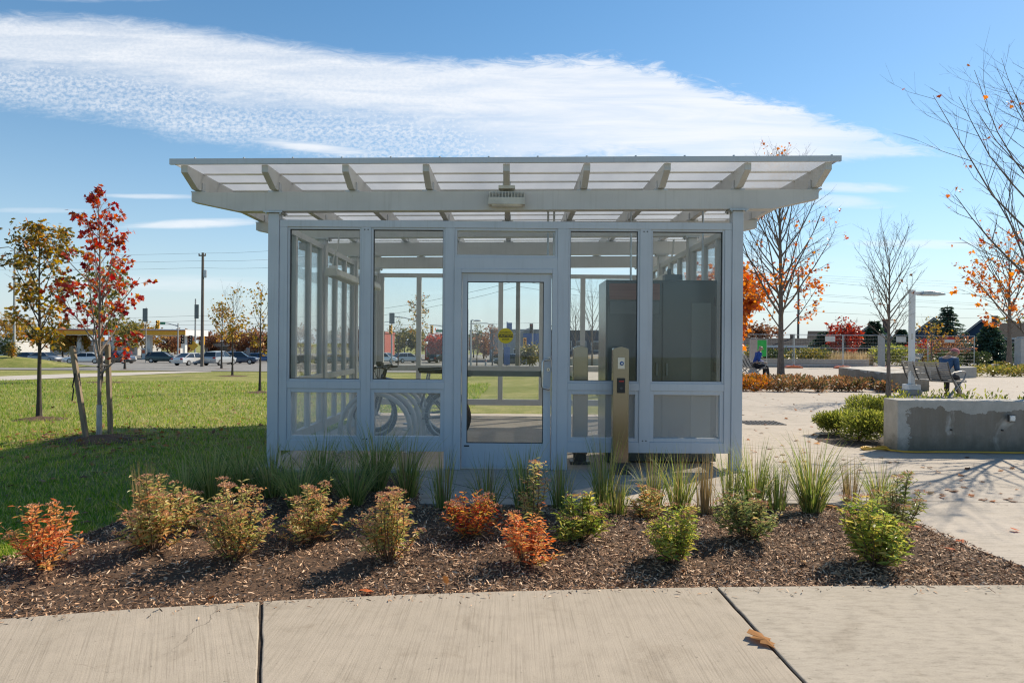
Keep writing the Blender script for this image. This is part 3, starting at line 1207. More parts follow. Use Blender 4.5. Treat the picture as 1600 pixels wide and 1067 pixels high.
# inner sashes and dark gaskets round the glass, then the panes
for (a, b_) in FB:
    for (z0, z1, kind) in ((.935, ZG, 'g'), (.305, .855, 'm')):
        s_ = MB()
        w = .022 if kind == 'g' else .042
        yb0, yb1 = Y0 + .012, Y1 - .012
        s_.box((a, yb0, z0), (a + w, yb1, z1))
        s_.box((b_ - w, yb0, z0), (b_, yb1, z1))
        s_.box((a + w, yb0, z0), (b_ - w, yb1, z0 + w))
        s_.box((a + w, yb0, z1 - w), (b_ - w, yb1, z1))
        sash = s_.build('sash', M['frame'], wf, bevel=.003)
        if kind == 'g':
            g_ = MB()
            u_ = .006
            g_.box((a + w, YF - .012, z0 + w), (a + w + u_, YF + .012, z1 - w))
            g_.box((b_ - w - u_, YF - .012, z0 + w), (b_ - w, YF + .012, z1 - w))
            g_.box((a + w + u_, YF - .012, z0 + w), (b_ - w - u_, YF + .012, z0 + w + u_))
            g_.box((a + w + u_, YF - .012, z1 - w - u_), (b_ - w - u_, YF + .012, z1 - w))
            g_.build('gasket', M['frame_dark'], sash)
            p_ = MB()
            p_.box((a + w + u_, YF - .004, z0 + w + u_), (b_ - w - u_, YF + .004, z1 - w - u_))
            p_.build('window_pane', M['glass'], SH)
        else:
            p_ = MB()
            p_.add([(a + w, YF, z0 + w), (b_ - w, YF, z0 + w), (b_ - w, YF, z1 - w), (a + w, YF, z1 - w)], [(0, 1, 2, 3)])
            p_.build('mesh_panel', M['perf'], SH)
# transom over the door
s_ = MB()
a, b_, z0, z1, w = -.622, .483, 2.275, ZG, .026
s_.box((a, Y0 + .012, z0), (a + w, Y1 - .012, z1))
s_.box((b_ - w, Y0 + .012, z0), (b_, Y1 - .012, z1))
s_.box((a + w, Y0 + .012, z0), (b_ - w, Y1 - .012, z0 + w))
s_.box((a + w, Y0 + .012, z1 - w), (b_ - w, Y1 - .012, z1))
s_.build('sash', M['frame'], wf, bevel=.003)
p_ = MB()
p_.box((a + w, YF - .004, z0 + w), (b_ - w, YF + .004, z1 - w))
p_.build('window_pane', M['glass'], SH)
# door frame and leaf
d_ = MB()
d_.box((-.622, Y0 - .012, 0), (-.545, Y1, 2.15))
d_.box((.428, Y0 - .012, 0), (.483, Y1, 2.15))
d_.box((-.545, Y0 - .012, 2.105), (.428, Y1, 2.15))
d_.build('door_frame', M['frame'], wf, bevel=.004)
DX0, DX1, DZ0, DZ1 = -.538, .421, .022, 2.098
gx0, gx1, gz0, gz1 = -.483, .338, .28, 2.015
d_ = MB()
yd0, yd1 = YF - .022, YF + .022
d_.box((DX0, yd0, DZ0), (gx0, yd1, DZ1))
d_.box((gx1, yd0, DZ0), (DX1, yd1, DZ1))
d_.box((gx0, yd0, DZ0), (gx1, yd1, gz0))
d_.box((gx0, yd0, gz1), (gx1, yd1, DZ1))
door = d_.build('door', M['frame'], SH, bevel=.003)
g_ = MB()
u_ = .007
g_.box((gx0, yd0 + .004, gz0), (gx0 + u_, yd1 - .004, gz1))
g_.box((gx1 - u_, yd0 + .004, gz0), (gx1, yd1 - .004, gz1))
g_.box((gx0 + u_, yd0 + .004, gz0), (gx1 - u_, yd1 - .004, gz0 + u_))
g_.box((gx0 + u_, yd0 + .004, gz1 - u_), (gx1 - u_, yd1 - .004, gz1))
g_.build('gasket', M['frame_dark'], door)
p_ = MB()
p_.box((gx0 + u_, YF - .004, gz0 + u_), (gx1 - u_, YF + .004, gz1 - u_))
p_.build('door_glass', M['door_glass'], door)
p_ = MB()
p_.box((gx0 - .02, YF + .045, .995), (gx1 + .03, YF + .085, 1.055))
for x in (gx0 - .02, gx1 - .03):
    p_.box((x, YF + .0225, .99), (x + .06, YF + .0449, 1.06))
p_.build('push_bar', M['signback'], door)
p_ = MB()
hx = .395
p_.tube([(hx, yd0 + .002, 1.19), (hx, yd0 - .05, 1.19), (hx - .005, yd0 - .062, 1.185), (hx - .055, yd0 - .066, 1.175), (hx - .068, yd0 - .066, 1.16), (hx - .068, yd0 - .066, .895), (hx - .055, yd0 - .066, .88), (hx - .005, yd0 - .062, .87), (hx, yd0 - .05, .865), (hx, yd0 + .002, .865)], .0125, 10)
for z in (1.19, .865):
    p_.lathe([(.022, yd0 - .008), (.022, yd0 - .0005)], (hx, 0, z), 12, 'y')
p_.build('handle', M['steel'], door, smooth=True)
p_ = MB()
p_.lathe([(.019, yd0 - .008), (.022, yd0 - .0005)], (.392, 0, 1.075), 14, 'y')
p_.lathe([(.007, yd0 - .010), (.007, yd0 - .0082)], (.392, 0, 1.075), 8, 'y', 1)
p_.build('lock', [M['steel'], M['black']], door, smooth=True)
p_ = MB()
p_.box((gx0 + .03 - .055, yd0 - .004, .243), (gx0 + .03 + .0, yd0 - .0005, .258))
p_.build('maker_plate', M['black'], door)
p_ = MB()
p_.box((DX0, yd0 - .003, .004), (DX1, yd0 + .01, .0215))
p_.build('door_sweep', M['offwhite'], door)


def text_mesh(body, size, mat_, name, parent, loc, ext=.0008, bold=0.0):
    cu = bpy.data.curves.new(name, 'FONT')
    cu.body = body
    cu.size = size
    cu.align_x = 'CENTER'
    cu.align_y = 'CENTER'
    cu.extrude = ext
    cu.offset = bold
    to = bpy.data.objects.new(name + '_src', cu)
    C.objects.link(to)
    dg = bpy.context.evaluated_depsgraph_get()
    dg.update()
    me = bpy.data.meshes.new_from_object(to.evaluated_get(dg))
    bpy.data.objects.remove(to)
    me.materials.clear()
    me.materials.append(mat_)
    o_ = link_mesh(name, me, parent)
    pl = wloc(parent)
    o_.location = Vector(loc) - pl
    o_.rotation_euler = (R(90), 0, 0)
    return o_


scx, scz, sr = -.069, 1.435, .083
p_ = MB()
p_.lathe([(sr, YF - .0065), (sr, YF - .0045)], (scx, 0, scz), 32, 'y')
st = p_.build('caution_sticker', M['yellow'], door)
p_ = MB()
p_.box((scx - .080, YF - .0074, scz - .018), (scx + .080, YF - .0067, scz + .018))
band_ = p_.build('sticker_band', M['black'], st)
text_mesh('CAUTION', .036, M['yellow'], 'lettering', st, (scx, YF - .0082, scz), .0005, .0006)
text_mesh('AUTOMATIC', .021, M['black'], 'lettering', st, (scx, YF - .0074, scz + .036), .0005, .0004)
text_mesh('DOOR', .026, M['black'], 'lettering', st, (scx, YF - .0074, scz - .038), .0005, .0004)

# ---- side walls and back wall
for x in (XL, XR):
    sf = MB()
    xa, xb = x - .035, x + .035
    panes, meshes = [], []
    for i in range(3):
        y0, y1 = COLS[i] + .06, COLS[i + 1] - .06
        sf.box((xa, y0, ZG), (xb, y1, ZT))
        sf.box((xa, y0, .19), (xb, y1, .30))
        sf.box((xa, y0, .855), (xb, y1, .935))
        wv = .07
        step = (y1 - y0 - wv) / 3
        for j in range(4):
            yy = y0 + step * j
            sf.box((xa + .003, yy, .30), (xb - .003, yy + wv, .855))
            sf.box((xa + .003, yy, .935), (xb - .003, yy + wv, ZG))
        for j in range(3):
            ya, yb = y0 + step * j + wv, y0 + step * (j + 1)
            panes.append((ya, yb))
            meshes.append((ya, yb))
    sf.build('wall_frame', M['steel_paint'], SH, bevel=.004)
    for (ya, yb) in panes:
        p_ = MB()
        p_.box((x - .004, ya, .935), (x + .004, yb, ZG))
        p_.build('window_pane', M['glass'], SH)
        p_ = MB()
        p_.add([(x, ya, .30), (x, yb, .30), (x, yb, .855), (x, ya, .855)], [(0, 1, 2, 3)])
        p_.build('mesh_panel', M['perf'], SH)
yb_ = COLS[3]
ya, yb = yb_ - .035, yb_ + .035
bf = MB()
xa, xb = XL + .06, XR - .06
bf.box((xa, ya, ZG), (xb, yb, ZT))
bf.box((xa, ya, .19), (xb, yb, .30))
bf.box((xa, ya, .83), (xb, yb, .93))
xm = [xa + .035, -1.76, -.99, -.217, .555, 1.33, xb - .035]
for x in xm:
    bf.box((x - .045, ya + .003, .30), (x + .045, yb - .003, .83))
    bf.box((x - .045, ya + .003, .93), (x + .045, yb - .003, ZG))
bf.build('wall_frame', M['steel_paint'], SH, bevel=.004)
for x0, x1 in zip(xm, xm[1:]):
    p_ = MB()
    p_.box((x0 + .045, yb_ - .004, .93), (x1 - .045, yb_ + .004, ZG))
    p_.build('window_pane', M['glass'], SH)
    p_ = MB()
    p_.box((x0 + .045, yb_ - .004, .30), (x1 - .045, yb_ + .004, .83))
    p_.build('window_pane', M['glass'], SH)

# wall-pack light on the front beam
p_ = MB()
p_.box((-.26, 7.175, 2.815), (.125, 7.299, 2.89))
p_.box((-.155, 7.20, 2.985), (.02, 7.299, 3.02))
for k in range(12):
    x = -.25 + .033 * k
    p_.box((x, 7.185, 2.89), (x + .008, 7.299, 2.955))
p_.box((-.25, 7.24, 2.89), (.12, 7.298, 2.965))
lf = p_.build('light_fixture', M['cream'], SH, bevel=.003)
p_ = MB()
p_.box((-.225, 7.20, 2.806), (.09, 7.285, 2.8148))
p_.build('diffuser', M['lamp_lens'], lf)


# hanging strip lights
def strip_light(x, ya, yb, z):
    b = MB()
    b.prism([(x - .085, z), (x - .06, z + .085), (x + .06, z + .085), (x + .085, z), (x + .07, z - .02), (x - .07, z - .02)], ya, yb, 'xz')
    o_ = b.build('hanging_light', M['cream'], SH, bevel=.006)
    t = MB()
    t.box((x - .05, yb + .001, z - .02), (x + .05, yb + .1, z + .07))
    t.box((x - .04, ya + .05, z + .0855), (x + .04, ya + .17, z + .12))
    t.build('end_cap', M['white'], o_)
    t = MB()
    t.tube([(x, ya + .1, z + .12), (x + .01, ya + .1, z + .22), (x + .06, ya + .12, z + .36), (x + .075, ya + .12, 2.77)], .012, 6)
    t.build('hanger', M['offwhite'], o_, smooth=True)


strip_light(-2.33, 8.75, 10.0, 2.22)
strip_light(-2.33, 10.45, 11.7, 2.27)
strip_light(2.10, 9.1, 10.35, 2.22)
for (x, y, z0) in ((.40, 7.75, 2.2), (.47, 7.78, 2.2), (1.42, 8.2, 2.1), (2.22, 7.98, 2.1)):
    t = MB()
    t.tube([(x, y, z0), (x, y, 2.95)], .012, 6)
    t.build('conduit', M['galv'], SH, smooth=True)

# dark steel cabinet inside, card posts
cb = thing('storage_cabinet', 'tall dark grey steel cabinet standing inside the shelter behind the right windows', 'cabinet', (1.70, 8.1, 0))
b = MB()
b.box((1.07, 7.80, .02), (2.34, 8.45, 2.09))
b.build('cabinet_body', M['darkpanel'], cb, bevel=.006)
for (x0, x1) in ((1.085, 1.70), (1.715, 2.325)):
    b = MB()
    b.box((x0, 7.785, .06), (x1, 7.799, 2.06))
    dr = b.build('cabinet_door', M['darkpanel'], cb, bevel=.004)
    b = MB()
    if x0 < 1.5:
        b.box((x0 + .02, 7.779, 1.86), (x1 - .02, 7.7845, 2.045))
        b.build('brown_reflection', M['brickreflect'], dr)  # brown band painted on the door for brick mirrored in the front glass
        b = MB()
        b.box((x0 + .03, 7.780, 1.70), (x1 - .03, 7.7845, 1.84))
        b.build('grey_reflection', M['signback'], dr)  # lighter grey band of the same mirrored building, as a flat plate
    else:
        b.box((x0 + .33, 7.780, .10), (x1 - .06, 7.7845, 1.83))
        b.build('pale_reflection', M['palereflect'], dr)  # pale upright plate painted in place of a reflection in the pane
        b = MB()
        for k in range(7):
            b.box((x0 + .08, 7.777, .22 + .03 * k), (x0 + .26, 7.7845, .236 + .03 * k))
        b.build('vent', M['grille'], dr)
    b = MB()
    for zz in (.3, 1.05, 1.8):
        xh = x0 + .004 if x0 < 1.5 else x1 - .022
        b.box((xh, 7.772, zz), (xh + .018, 7.7845, zz + .1))
    b.build('hinge', M['grille'], dr)
    b = MB()
    hx_ = x1 - .05 if x0 < 1.5 else x0 + .05
    b.box((hx_ - .012, 7.765, 1.0), (hx_ + .012, 7.7845, 1.14))
    b.build('handle', M['signback'], dr)
b = MB()
b.box((1.78, 7.95, 2.0905), (1.98, 8.1, 2.17))
b.box((1.82, 8.0, 2.17), (1.86, 8.04, 2.24))
b.build('junction_box', M['signback'], cb)


def card_post(name, label, x, y, z0, reader):
    t_ = thing(name, label, 'post', (x, y, 0), group='bronze access posts at the door')
    w_ = .083
    b = MB()
    b.prism([(-w_, z0), (w_, z0), (w_, 1.30), (w_ - .01, 1.315), (.0, 1.335), (-w_ + .01, 1.315), (-w_, 1.30)], -.055, .055, 'xz')
    b.build('post_body', M['bronze'], t_, local=True, bevel=.006)
    b = MB()
    b.box((-.11, -.08, -.004), (.11, .08, .03))
    b.box((-.07, -.045, .03), (.07, .045, z0))
    b.build('base', M['grille'], t_, local=True)
    if reader:
        b = MB()
        b.box((-.036, -.060, 1.095), (.036, -.0552, 1.215))
        kp = b.build('key_switch', M['steel'], t_, local=True, bevel=.003)
        b = MB()
        b.lathe([(.018, -.070), (.022, -.0602)], (0.006, 0, 1.153), 16, 'y')
        b.lathe([(.009, -.073), (.009, -.0701)], (0.006, 0, 1.153), 10, 'y', 1)
        b.build('key_cylinder', [M['blue_sign'], M['white']], kp, local=True, smooth=True)
        b = MB()
        b.box((-.04, -.078, .845), (.04, -.0552, 1.0))
        rd = b.build('card_reader', M['black'], t_, local=True, bevel=.005)
        b = MB()
        b.box((-.026, -.0815, .962), (.026, -.0785, .974))
        b.build('status_light', M['redled'], rd, local=True)
        b = MB()
        b.lathe([(.014, -.0805), (.014, -.0785)], (0, 0, .895), 10, 'y')
        b.build('sensor', M['grille'], rd, local=True)
    return t_


card_post('access_post', 'bronze post with key switch and black card reader standing outside right of the door', (969.5 - 800) * 7.18 / FPX, 7.18, .11, True)
card_post('access_post', 'plain bronze post standing inside the shelter behind the window right of the door', .777, 7.75, .11, False)

# bike racks
for i in range(5):
    y = 8.42 + .45 * i
    t_ = thing('bike_hoop', ['nearest grey tubular bike hoop inside the shelter, first of its row', 'second grey tubular bike hoop from the front of the row', 'middle grey tubular bike hoop of the row of five',
               'fourth grey tubular bike hoop from the front of the row', 'farthest grey tubular bike hoop, last of its row'][i], 'bike rack', (-1.68, y, 0), group='tubular bike hoops inside the shelter')
    b = MB()
    pts = [(-.43, 0, 0)] + [(-.43 * math.cos(a), 0, .29 + .43 * math.sin(a)) for a in [PI * k / 16 for k in range(17)]] + [(.43, 0, 0)]
    b.tube(pts, .03, 12)
    b.build('hoop', M['hoop'], t_, local=True, smooth=True)
    b = MB()
    for sx in (-.43, .43):
        b.lathe([(.075, -.004), (.075, .008)], (sx, 0, 0), 16)
    b.build('foot_plate', M['galv'], t_, local=True)


def bicycle(label, loc, rotz, fcol, accents):
    t_ = thing('bicycle', label, 'bicycle', loc, rotz, 'bicycles locked to the hoops')
    fm = mat('bike_paint', fcol, .35)
    am = mat('bike_decal', accents, .4)
    bb, hd, st_, rr, fr_ = (0, 0, .29), (.50, 0, .86), (-.17, 0, .80), (-.47, 0, .345), (.64, 0, .345)
    b = MB()
    hb = (.545, 0, .72)
    b.tube([bb, hb], .026, 8)
    b.tube([(-.15, 0, .72), (.51, 0, .82)], .022, 8, 1)
    b.tube([bb, st_], .018, 8)
    b.tube([(.545, 0, .70), (.50, 0, .875)], .028, 8)
    for s in (-.06, .06):
        b.tube([bb, (rr[0], s, rr[2])], .011, 6)
        b.tube([(-.14, 0, .70), (rr[0], s, rr[2])], .010, 6)
    b.build('frame', [fm, am], t_, local=True, smooth=True)
    b = MB()
    for s in (-.06, .06):
        b.tube([(.545, s * .9, .70), (.60, s, .50), (fr_[0], s, fr_[2])], [.022, .018, .012], 7)
    b.tube([(.545, -.06, .70), (.545, .06, .70)], .02, 7)
    b.build('fork', M['black'], t_, local=True, smooth=True)
    for c in (rr, fr_):
        b = MB()
        b.tube([(c[0] + .318 * math.cos(a), 0, c[2] + .318 * math.sin(a)) for a in [2 * PI * k / 32 for k in range(32)]], .029, 8, closed=True)
        wh = b.build('wheel', M['rubber'], t_, local=True, smooth=True)
        b = MB()
        b.tube([(c[0] + .285 * math.cos(a), 0, c[2] + .285 * math.sin(a)) for a in [2 * PI * k / 28 for k in range(28)]], .011, 5, closed=True)
        b.lathe([(.022, -.045), (.03, -.02), (.018, 0), (.03, .02), (.022, .045)], c, 10, 'y')
        for k in range(24):
            a = 2 * PI * k / 24
            s = .03 if k % 2 else -.03
            b.tube([(c[0] + .02 * math.cos(a + 1), s, c[2] + .02 * math.sin(a + 1)), (c[0] + .28 * math.cos(a), 0, c[2] + .28 * math.sin(a))], .0016, 3)
        b.build('rim', M['galv'], wh, local=True)
    b = MB()
    b.tube([(.50, 0, .87), (.47, 0, .97), (.53, 0, 1.0)], .016, 8)
    b.tube([(.47, -.33, 1.01), (.52, -.18, 1.01), (.54, 0, 1.0), (.52, .18, 1.01), (.47, .33, 1.01)], .013, 8)
    for s in (-1, 1):
        b.tube([(.47, s * .33, 1.01), (.50, s * .22, 1.01)], .018, 8)
        b.tube([(.51, s * .2, 1.0), (.58, s * .22, .975), (.56, s * .31, .965)], .007, 5)
        b.tube([(.54, s * .18, 1.0), (.63, s * .1, .99), (.60, s * .03, .86), (.55, 0, .78)], .004, 4)
    b.box((.53, -.035, 1.015), (.60, .035, 1.07))
    b.build('handlebar', M['black'], t_, local=True, smooth=True)
    b = MB()
    b.tube([(-.17, 0, .78), (-.20, 0, .93)], .014, 8)
    b.build('seat_post', M['galv'], t_, local=True, smooth=True)
    b = MB()
    for z, k in ((.935, .85), (.965, 1.0), (.985, .8)):
        pass
    pr_s = [(.10, .02), (.02, .028), (-.08, .055), (-.18, .078), (-.24, .070), (-.265, .035)]
    top = [(x - .14, w_, .985 + .012 * (x < -.1)) for x, w_ in pr_s] + [(x - .14, -w_, .985 + .012 * (x < -.1)) for x, w_ in pr_s[::-1]]
    bot = [(x, y * .8, .935) for x, y, z in top]
    n = len(top)
    b.add(top + bot, [tuple(range(n)), tuple(range(2 * n - 1, n - 1, -1))] + [(i, n + i, n + (i + 1) % n, (i + 1) % n) for i in range(n)])
    b.build('saddle', M['black'], t_, local=True, bevel=.01)
    b = MB()
    b.lathe([(.09, .045), (.095, .048), (.09, .051)], bb, 20, 'y')
    b.bar((0, .06, .29), (.10, .065, .15), .012, .025, (0, 1, 0))
    b.bar((0, -.06, .29), (-.10, -.065, .43), .012, .025, (0, 1, 0))
    b.box((.06, .065, .14), (.14, .15, .16))
    b.box((-.14, -.15, .42), (-.06, -.065, .44))
    b.tube([(0, .048, .383), (-.47, .048, .39)], .005, 4)
    b.tube([(0, .048, .197), (-.47, .048, .30)], .005, 4)
    b.lathe([(.05, .04), (.05, .055)], rr, 14, 'y')
    b.build('crankset', M['galv'], t_, local=True)


bicycle('dark mountain bike with white and orange frame marks parked at the hoops', (-1.33, 9.55, -.004), R(180 - 17), (.02, .02, .022), (.72, .50, .36))
bicycle('dark bicycle parked deeper among the hoops, mostly hidden behind the mountain bike', (-1.45, 10.25, -.004), R(180 - 8), (.03, .045, .10), (.10, .2, .5))

# ------------------------------------------------------------------ plants
LM = {}
LM['orange'] = leaf_mat('shrub_leaf_orange', [(.42, .40, .14), (.72, .38, .14), (.78, .40, .17), (.72, .28, .13), (.74, .18, .07)], .45)
LM['tan'] = leaf_mat('shrub_leaf_tan', [(.20, .26, .07), (.40, .42, .14), (.60, .52, .22), (.70, .46, .22), (.66, .31, .15)], .45)
LM['red'] = leaf_mat('shrub_leaf_red', [(.34, .34, .08), (.66, .40, .10), (.68, .25, .09), (.58, .12, .06), (.44, .09, .07)], .45)
LM['green'] = leaf_mat('shrub_leaf_green', [(.13, .20, .04), (.25, .33, .07), (.40, .44, .10), (.54, .52, .13), (.56, .42, .13)], .45)
LM['greygreen'] = leaf_mat('shrub_leaf_grey_green', [(.12, .17, .06), (.20, .26, .09), (.32, .36, .14), (.44, .43, .18), (.50, .36, .18)], .4)
LM['head'] = leaf_mat('seed_head', [(.42, .20, .13), (.58, .29, .18), (.66, .39, .25), (.52, .30, .16)], .2, .8)
LM['grass'] = leaf_mat('grass_blade_green', [(.08, .12, .03), (.15, .21, .05), (.25, .31, .08), (.40, .40, .14), (.56, .42, .22)], .45)
LM['grassdark'] = leaf_mat('grass_blade_deep', [(.07, .11, .035), (.15, .22, .065), (.24, .31, .09), (.38, .40, .14), (.56, .46, .24)], .45)
LM['straw'] = leaf_mat('grass_stalk_tan', [(.20, .14, .07), (.32, .23, .11), (.42, .31, .16), (.26, .22, .09)], .3)
LM['maple'] = leaf_mat('maple_leaf_red', [(.14, .012, .022), (.32, .02, .022), (.46, .03, .022), (.54, .06, .022), (.60, .14, .03), (.50, .24, .05)], .45)
LM['oak'] = leaf_mat('oak_leaf_olive', [(.05, .05, .016), (.11, .095, .022), (.26, .19, .03), (.52, .32, .03), (.54, .16, .04)], .45)
LM['yellow'] = leaf_mat('tree_leaf_yellow', [(.13, .12, .025), (.28, .21, .035), (.42, .27, .04), (.46, .22, .045), (.30, .17, .05)], .4)
LM['olive'] = leaf_mat('tree_leaf_olive', [(.08, .09, .025), (.15, .15, .035), (.24, .20, .05), (.32, .23, .06)], .4)
LM['orangetree'] = leaf_mat('tree_leaf_orange', [(.36, .07, .02), (.52, .13, .02), (.62, .20, .025), (.66, .27, .04), (.40, .05, .025)], .45)
LM['russet'] = leaf_mat('tree_leaf_russet', [(.16, .07, .04), (.26, .11, .06), (.34, .17, .08), (.22, .13, .07)], .4)
LM['redtree'] = leaf_mat('tree_leaf_scarlet', [(.25, .03, .02), (.40, .05, .03), (.50, .10, .05)], .4)
LM['conifer'] = leaf_mat('spruce_needles', [(.035, .07, .045), (.055, .105, .062), (.085, .14, .08)], .25)
LM['darkgreen'] = leaf_mat('hedge_leaf', [(.03, .05, .018), (.05, .075, .025), (.09, .115, .04)], .3)
LM['yew'] = leaf_mat('yew_leaf', [(.08, .11, .025), (.17, .20, .045), (.30, .33, .07), (.46, .44, .11)], .45)
LM['gold'] = leaf_mat('groundcover_gold', [(.10, .13, .03), (.22, .22, .05), (.38, .32, .07), (.34, .22, .09)], .35)
LM['bronze'] = leaf_mat('groundcover_bronze', [(.07, .085, .03), (.14, .12, .045), (.24, .14, .065), (.36, .19, .10), (.48, .24, .11)], .35)
LM['flame'] = leaf_mat('groundcover_flame', [(.10, .10, .03), (.42, .20, .04), (.58, .24, .05), (.55, .13, .04)], .35)
LM['dried'] = leaf_mat('dried_grass', [(.30, .22, .12), (.44, .33, .19), (.54, .43, .27)], .35)


def spirea(label, px, py, wpx, toppx, kind, heads=1.0, seed=1, n=26, tall=None):
    b0 = G(px, py, -.0)
    z0 = bed_z(b0.x, b0.y)
    base = Vector((b0.x, b0.y, z0))
    H = (py - toppx) * b0.y / FPX
    W = .92 * wpx * b0.y / FPX / 2
    t_ = thing('spirea_shrub', label, 'shrub', base, rng.uniform(0, 6), 'autumn shrubs in the bark bed')
    rr = random.Random(seed)
    st_ = MB()
    LP, LD, LS = [], [], []
    HP, HD, HS = [], [], []
    ph1, ph2, ph3 = rr.uniform(0, 6.28), rr.uniform(0, 6.28), rr.uniform(0, 6.28)
    lobes = rr.choice([2, 3, 3])
    lsc = rr.uniform(.85, 1.25)
    for i in range(n):
        az = 2.39996 * i + rr.uniform(-.6, .6)
        rad = W * math.sqrt((i + .5) / n) * rr.uniform(.7, 1.15) * (1 + .30 * math.sin(lobes * az + ph1))
        hh = H * (1 - .40 * min(1.2, rad / W) ** 2) * rr.uniform(.58, 1.04) * (1 + .16 * math.sin(az + ph2))
        if tall and i < tall:
            hh = H * rr.uniform(.92, 1.05)
            rad *= .8
        pts = []
        for k in range(6):
            s = k / 5
            r_ = .02 + rad * s ** .75
            pts.append(Vector((r_ * math.cos(az) + rr.uniform(-.008, .008), r_ * math.sin(az) + rr.uniform(-.008, .008), hh * s)))
        st_.tube(pts, [.0045 - .0028 * k / 5 for k in range(6)], 4)
        bare = rr.uniform(.04, .42)
        nl = int((13 + 58 * hh) * (1.05 - .5 * bare))
        for j in range(nl):
            s = bare + (1 - bare) * (j + rr.random()) / nl
            f_ = s * 5
            a = min(4, int(f_))
            p_ = pts[a].lerp(pts[a + 1], f_ - a)
            la = 2.4 * j + az
            LP.append(p_)
            up = rr.uniform(-.15, .9)
            LD.append((math.cos(la), math.sin(la), up))
            LS.append(lsc * rr.uniform(.024, .074) * (1.1 - .35 * s))
        # a few side sprigs make the outline ragged
        for j in range(2):
            s = rr.uniform(.45, .9)
            f_ = s * 5
            a = min(4, int(f_))
            p_ = pts[a].lerp(pts[a + 1], f_ - a)
            la = az + rr.uniform(-1.2, 1.2)
            q = p_ + Vector((math.cos(la), math.sin(la), .9)) * rr.uniform(.04, .09)
            st_.tube([p_, q], [.002, .0012], 3)
            for k in range(8):
                LP.append(p_.lerp(q, k / 7))
                LD.append((math.cos(2.4 * k), math.sin(2.4 * k), rr.uniform(0, .9)))
                LS.append(rr.uniform(.018, .04))
        if rr.random() < heads:
            tip = pts[-1]
            for k in range(58):
                a, r_ = rr.uniform(0, 6.28), .040 * math.sqrt(rr.random())
                HP.append(tip + Vector((r_ * math.cos(a), r_ * math.sin(a), .012 - r_ * .35 + rr.uniform(-.006, .006))))
                HD.append((math.cos(a) * .5, math.sin(a) * .5, rr.uniform(.2, 1)))
                HS.append(rr.uniform(.006, .013))
    st_.build('stems', M['stem'], t_, local=True)
    v_, f_ = scatter(T_LANCE[0], T_LANCE[1], LP, LD, LS, roll=np.tile(np.array([[0, 0, 1.]]), (len(LP), 1)) + nrng.normal(size=(len(LP), 3)) * .4)
    v_[:, 2] = np.maximum(v_[:, 2], .003)
    np_obj('foliage', v_, f_, LM[kind], t_)
    if HP:
        v_, f_ = scatter(T_DIAM[0], T_DIAM[1], HP, HD, HS)
        np_obj('seed_heads', v_, f_, LM['head'], t_)
    return t_


SHRUBS = [
    ('orange leaved shrub at the left end of the bed by the lawn', 70, 892, 100, 795, 'orange', .35, 16, 4),
    ('tan and green shrub in front of the dry straw grass tuft', 240, 866, 104, 752, 'tan', .8, 30, 5),
    ('tall green and tan shrub with rusty flower heads, third from the left', 366, 880, 112, 757, 'tan', .8, 32, 5),
    ('round tan shrub with many rusty heads, fourth from the left', 486, 850, 108, 764, 'tan', 1.0, 30, 3),
    ('upright tan shrub with flat rusty heads below the left mullion', 606, 878, 84, 768, 'tan', 1.0, 26, 6),
    ('red and orange rounded shrub in front of the door', 736, 845, 104, 776, 'red', .5, 30, 2),
    ('salmon orange low shrub between the red one and the green one', 822, 880, 88, 800, 'orange', .3, 20, 3),
    ('lanky green and pink shrub with tall sprigs behind the salmon orange shrub', 832, 835, 46, 730, 'tan', .8, 9, 4),
    ('yellow green rounded shrub just right of the door', 904, 850, 90, 774, 'green', .4, 28, 2),
    ('green and tan shrub below the bronze post', 1052, 878, 92, 786, 'green', .4, 28, 3),
    ('grey green rounded shrub below the right column of the shelter', 1166, 848, 100, 774, 'greygreen', .3, 30, 2),
    ('bright green shrub at the right end of the bed', 1366, 880, 130, 776, 'green', .2, 42, 3),
    ('dull green shrub touching the back of the bright green right end shrub', 1398, 838, 92, 752, 'greygreen', .6, 20, 2),
    ('small tan sprig shrub behind the green shrub below the post', 1012, 812, 52, 762, 'tan', .7, 12, 2),
    ('small rusty headed shrub between the tan shrubs on the left', 300, 838, 46, 776, 'tan', 1.0, 10, 3),
]
for i, (lb, px, py, w, tp, kd, hd, n, tl) in enumerate(SHRUBS):
    spirea(lb, px, py, w, tp, kd, hd, 40 + i, n, tl)


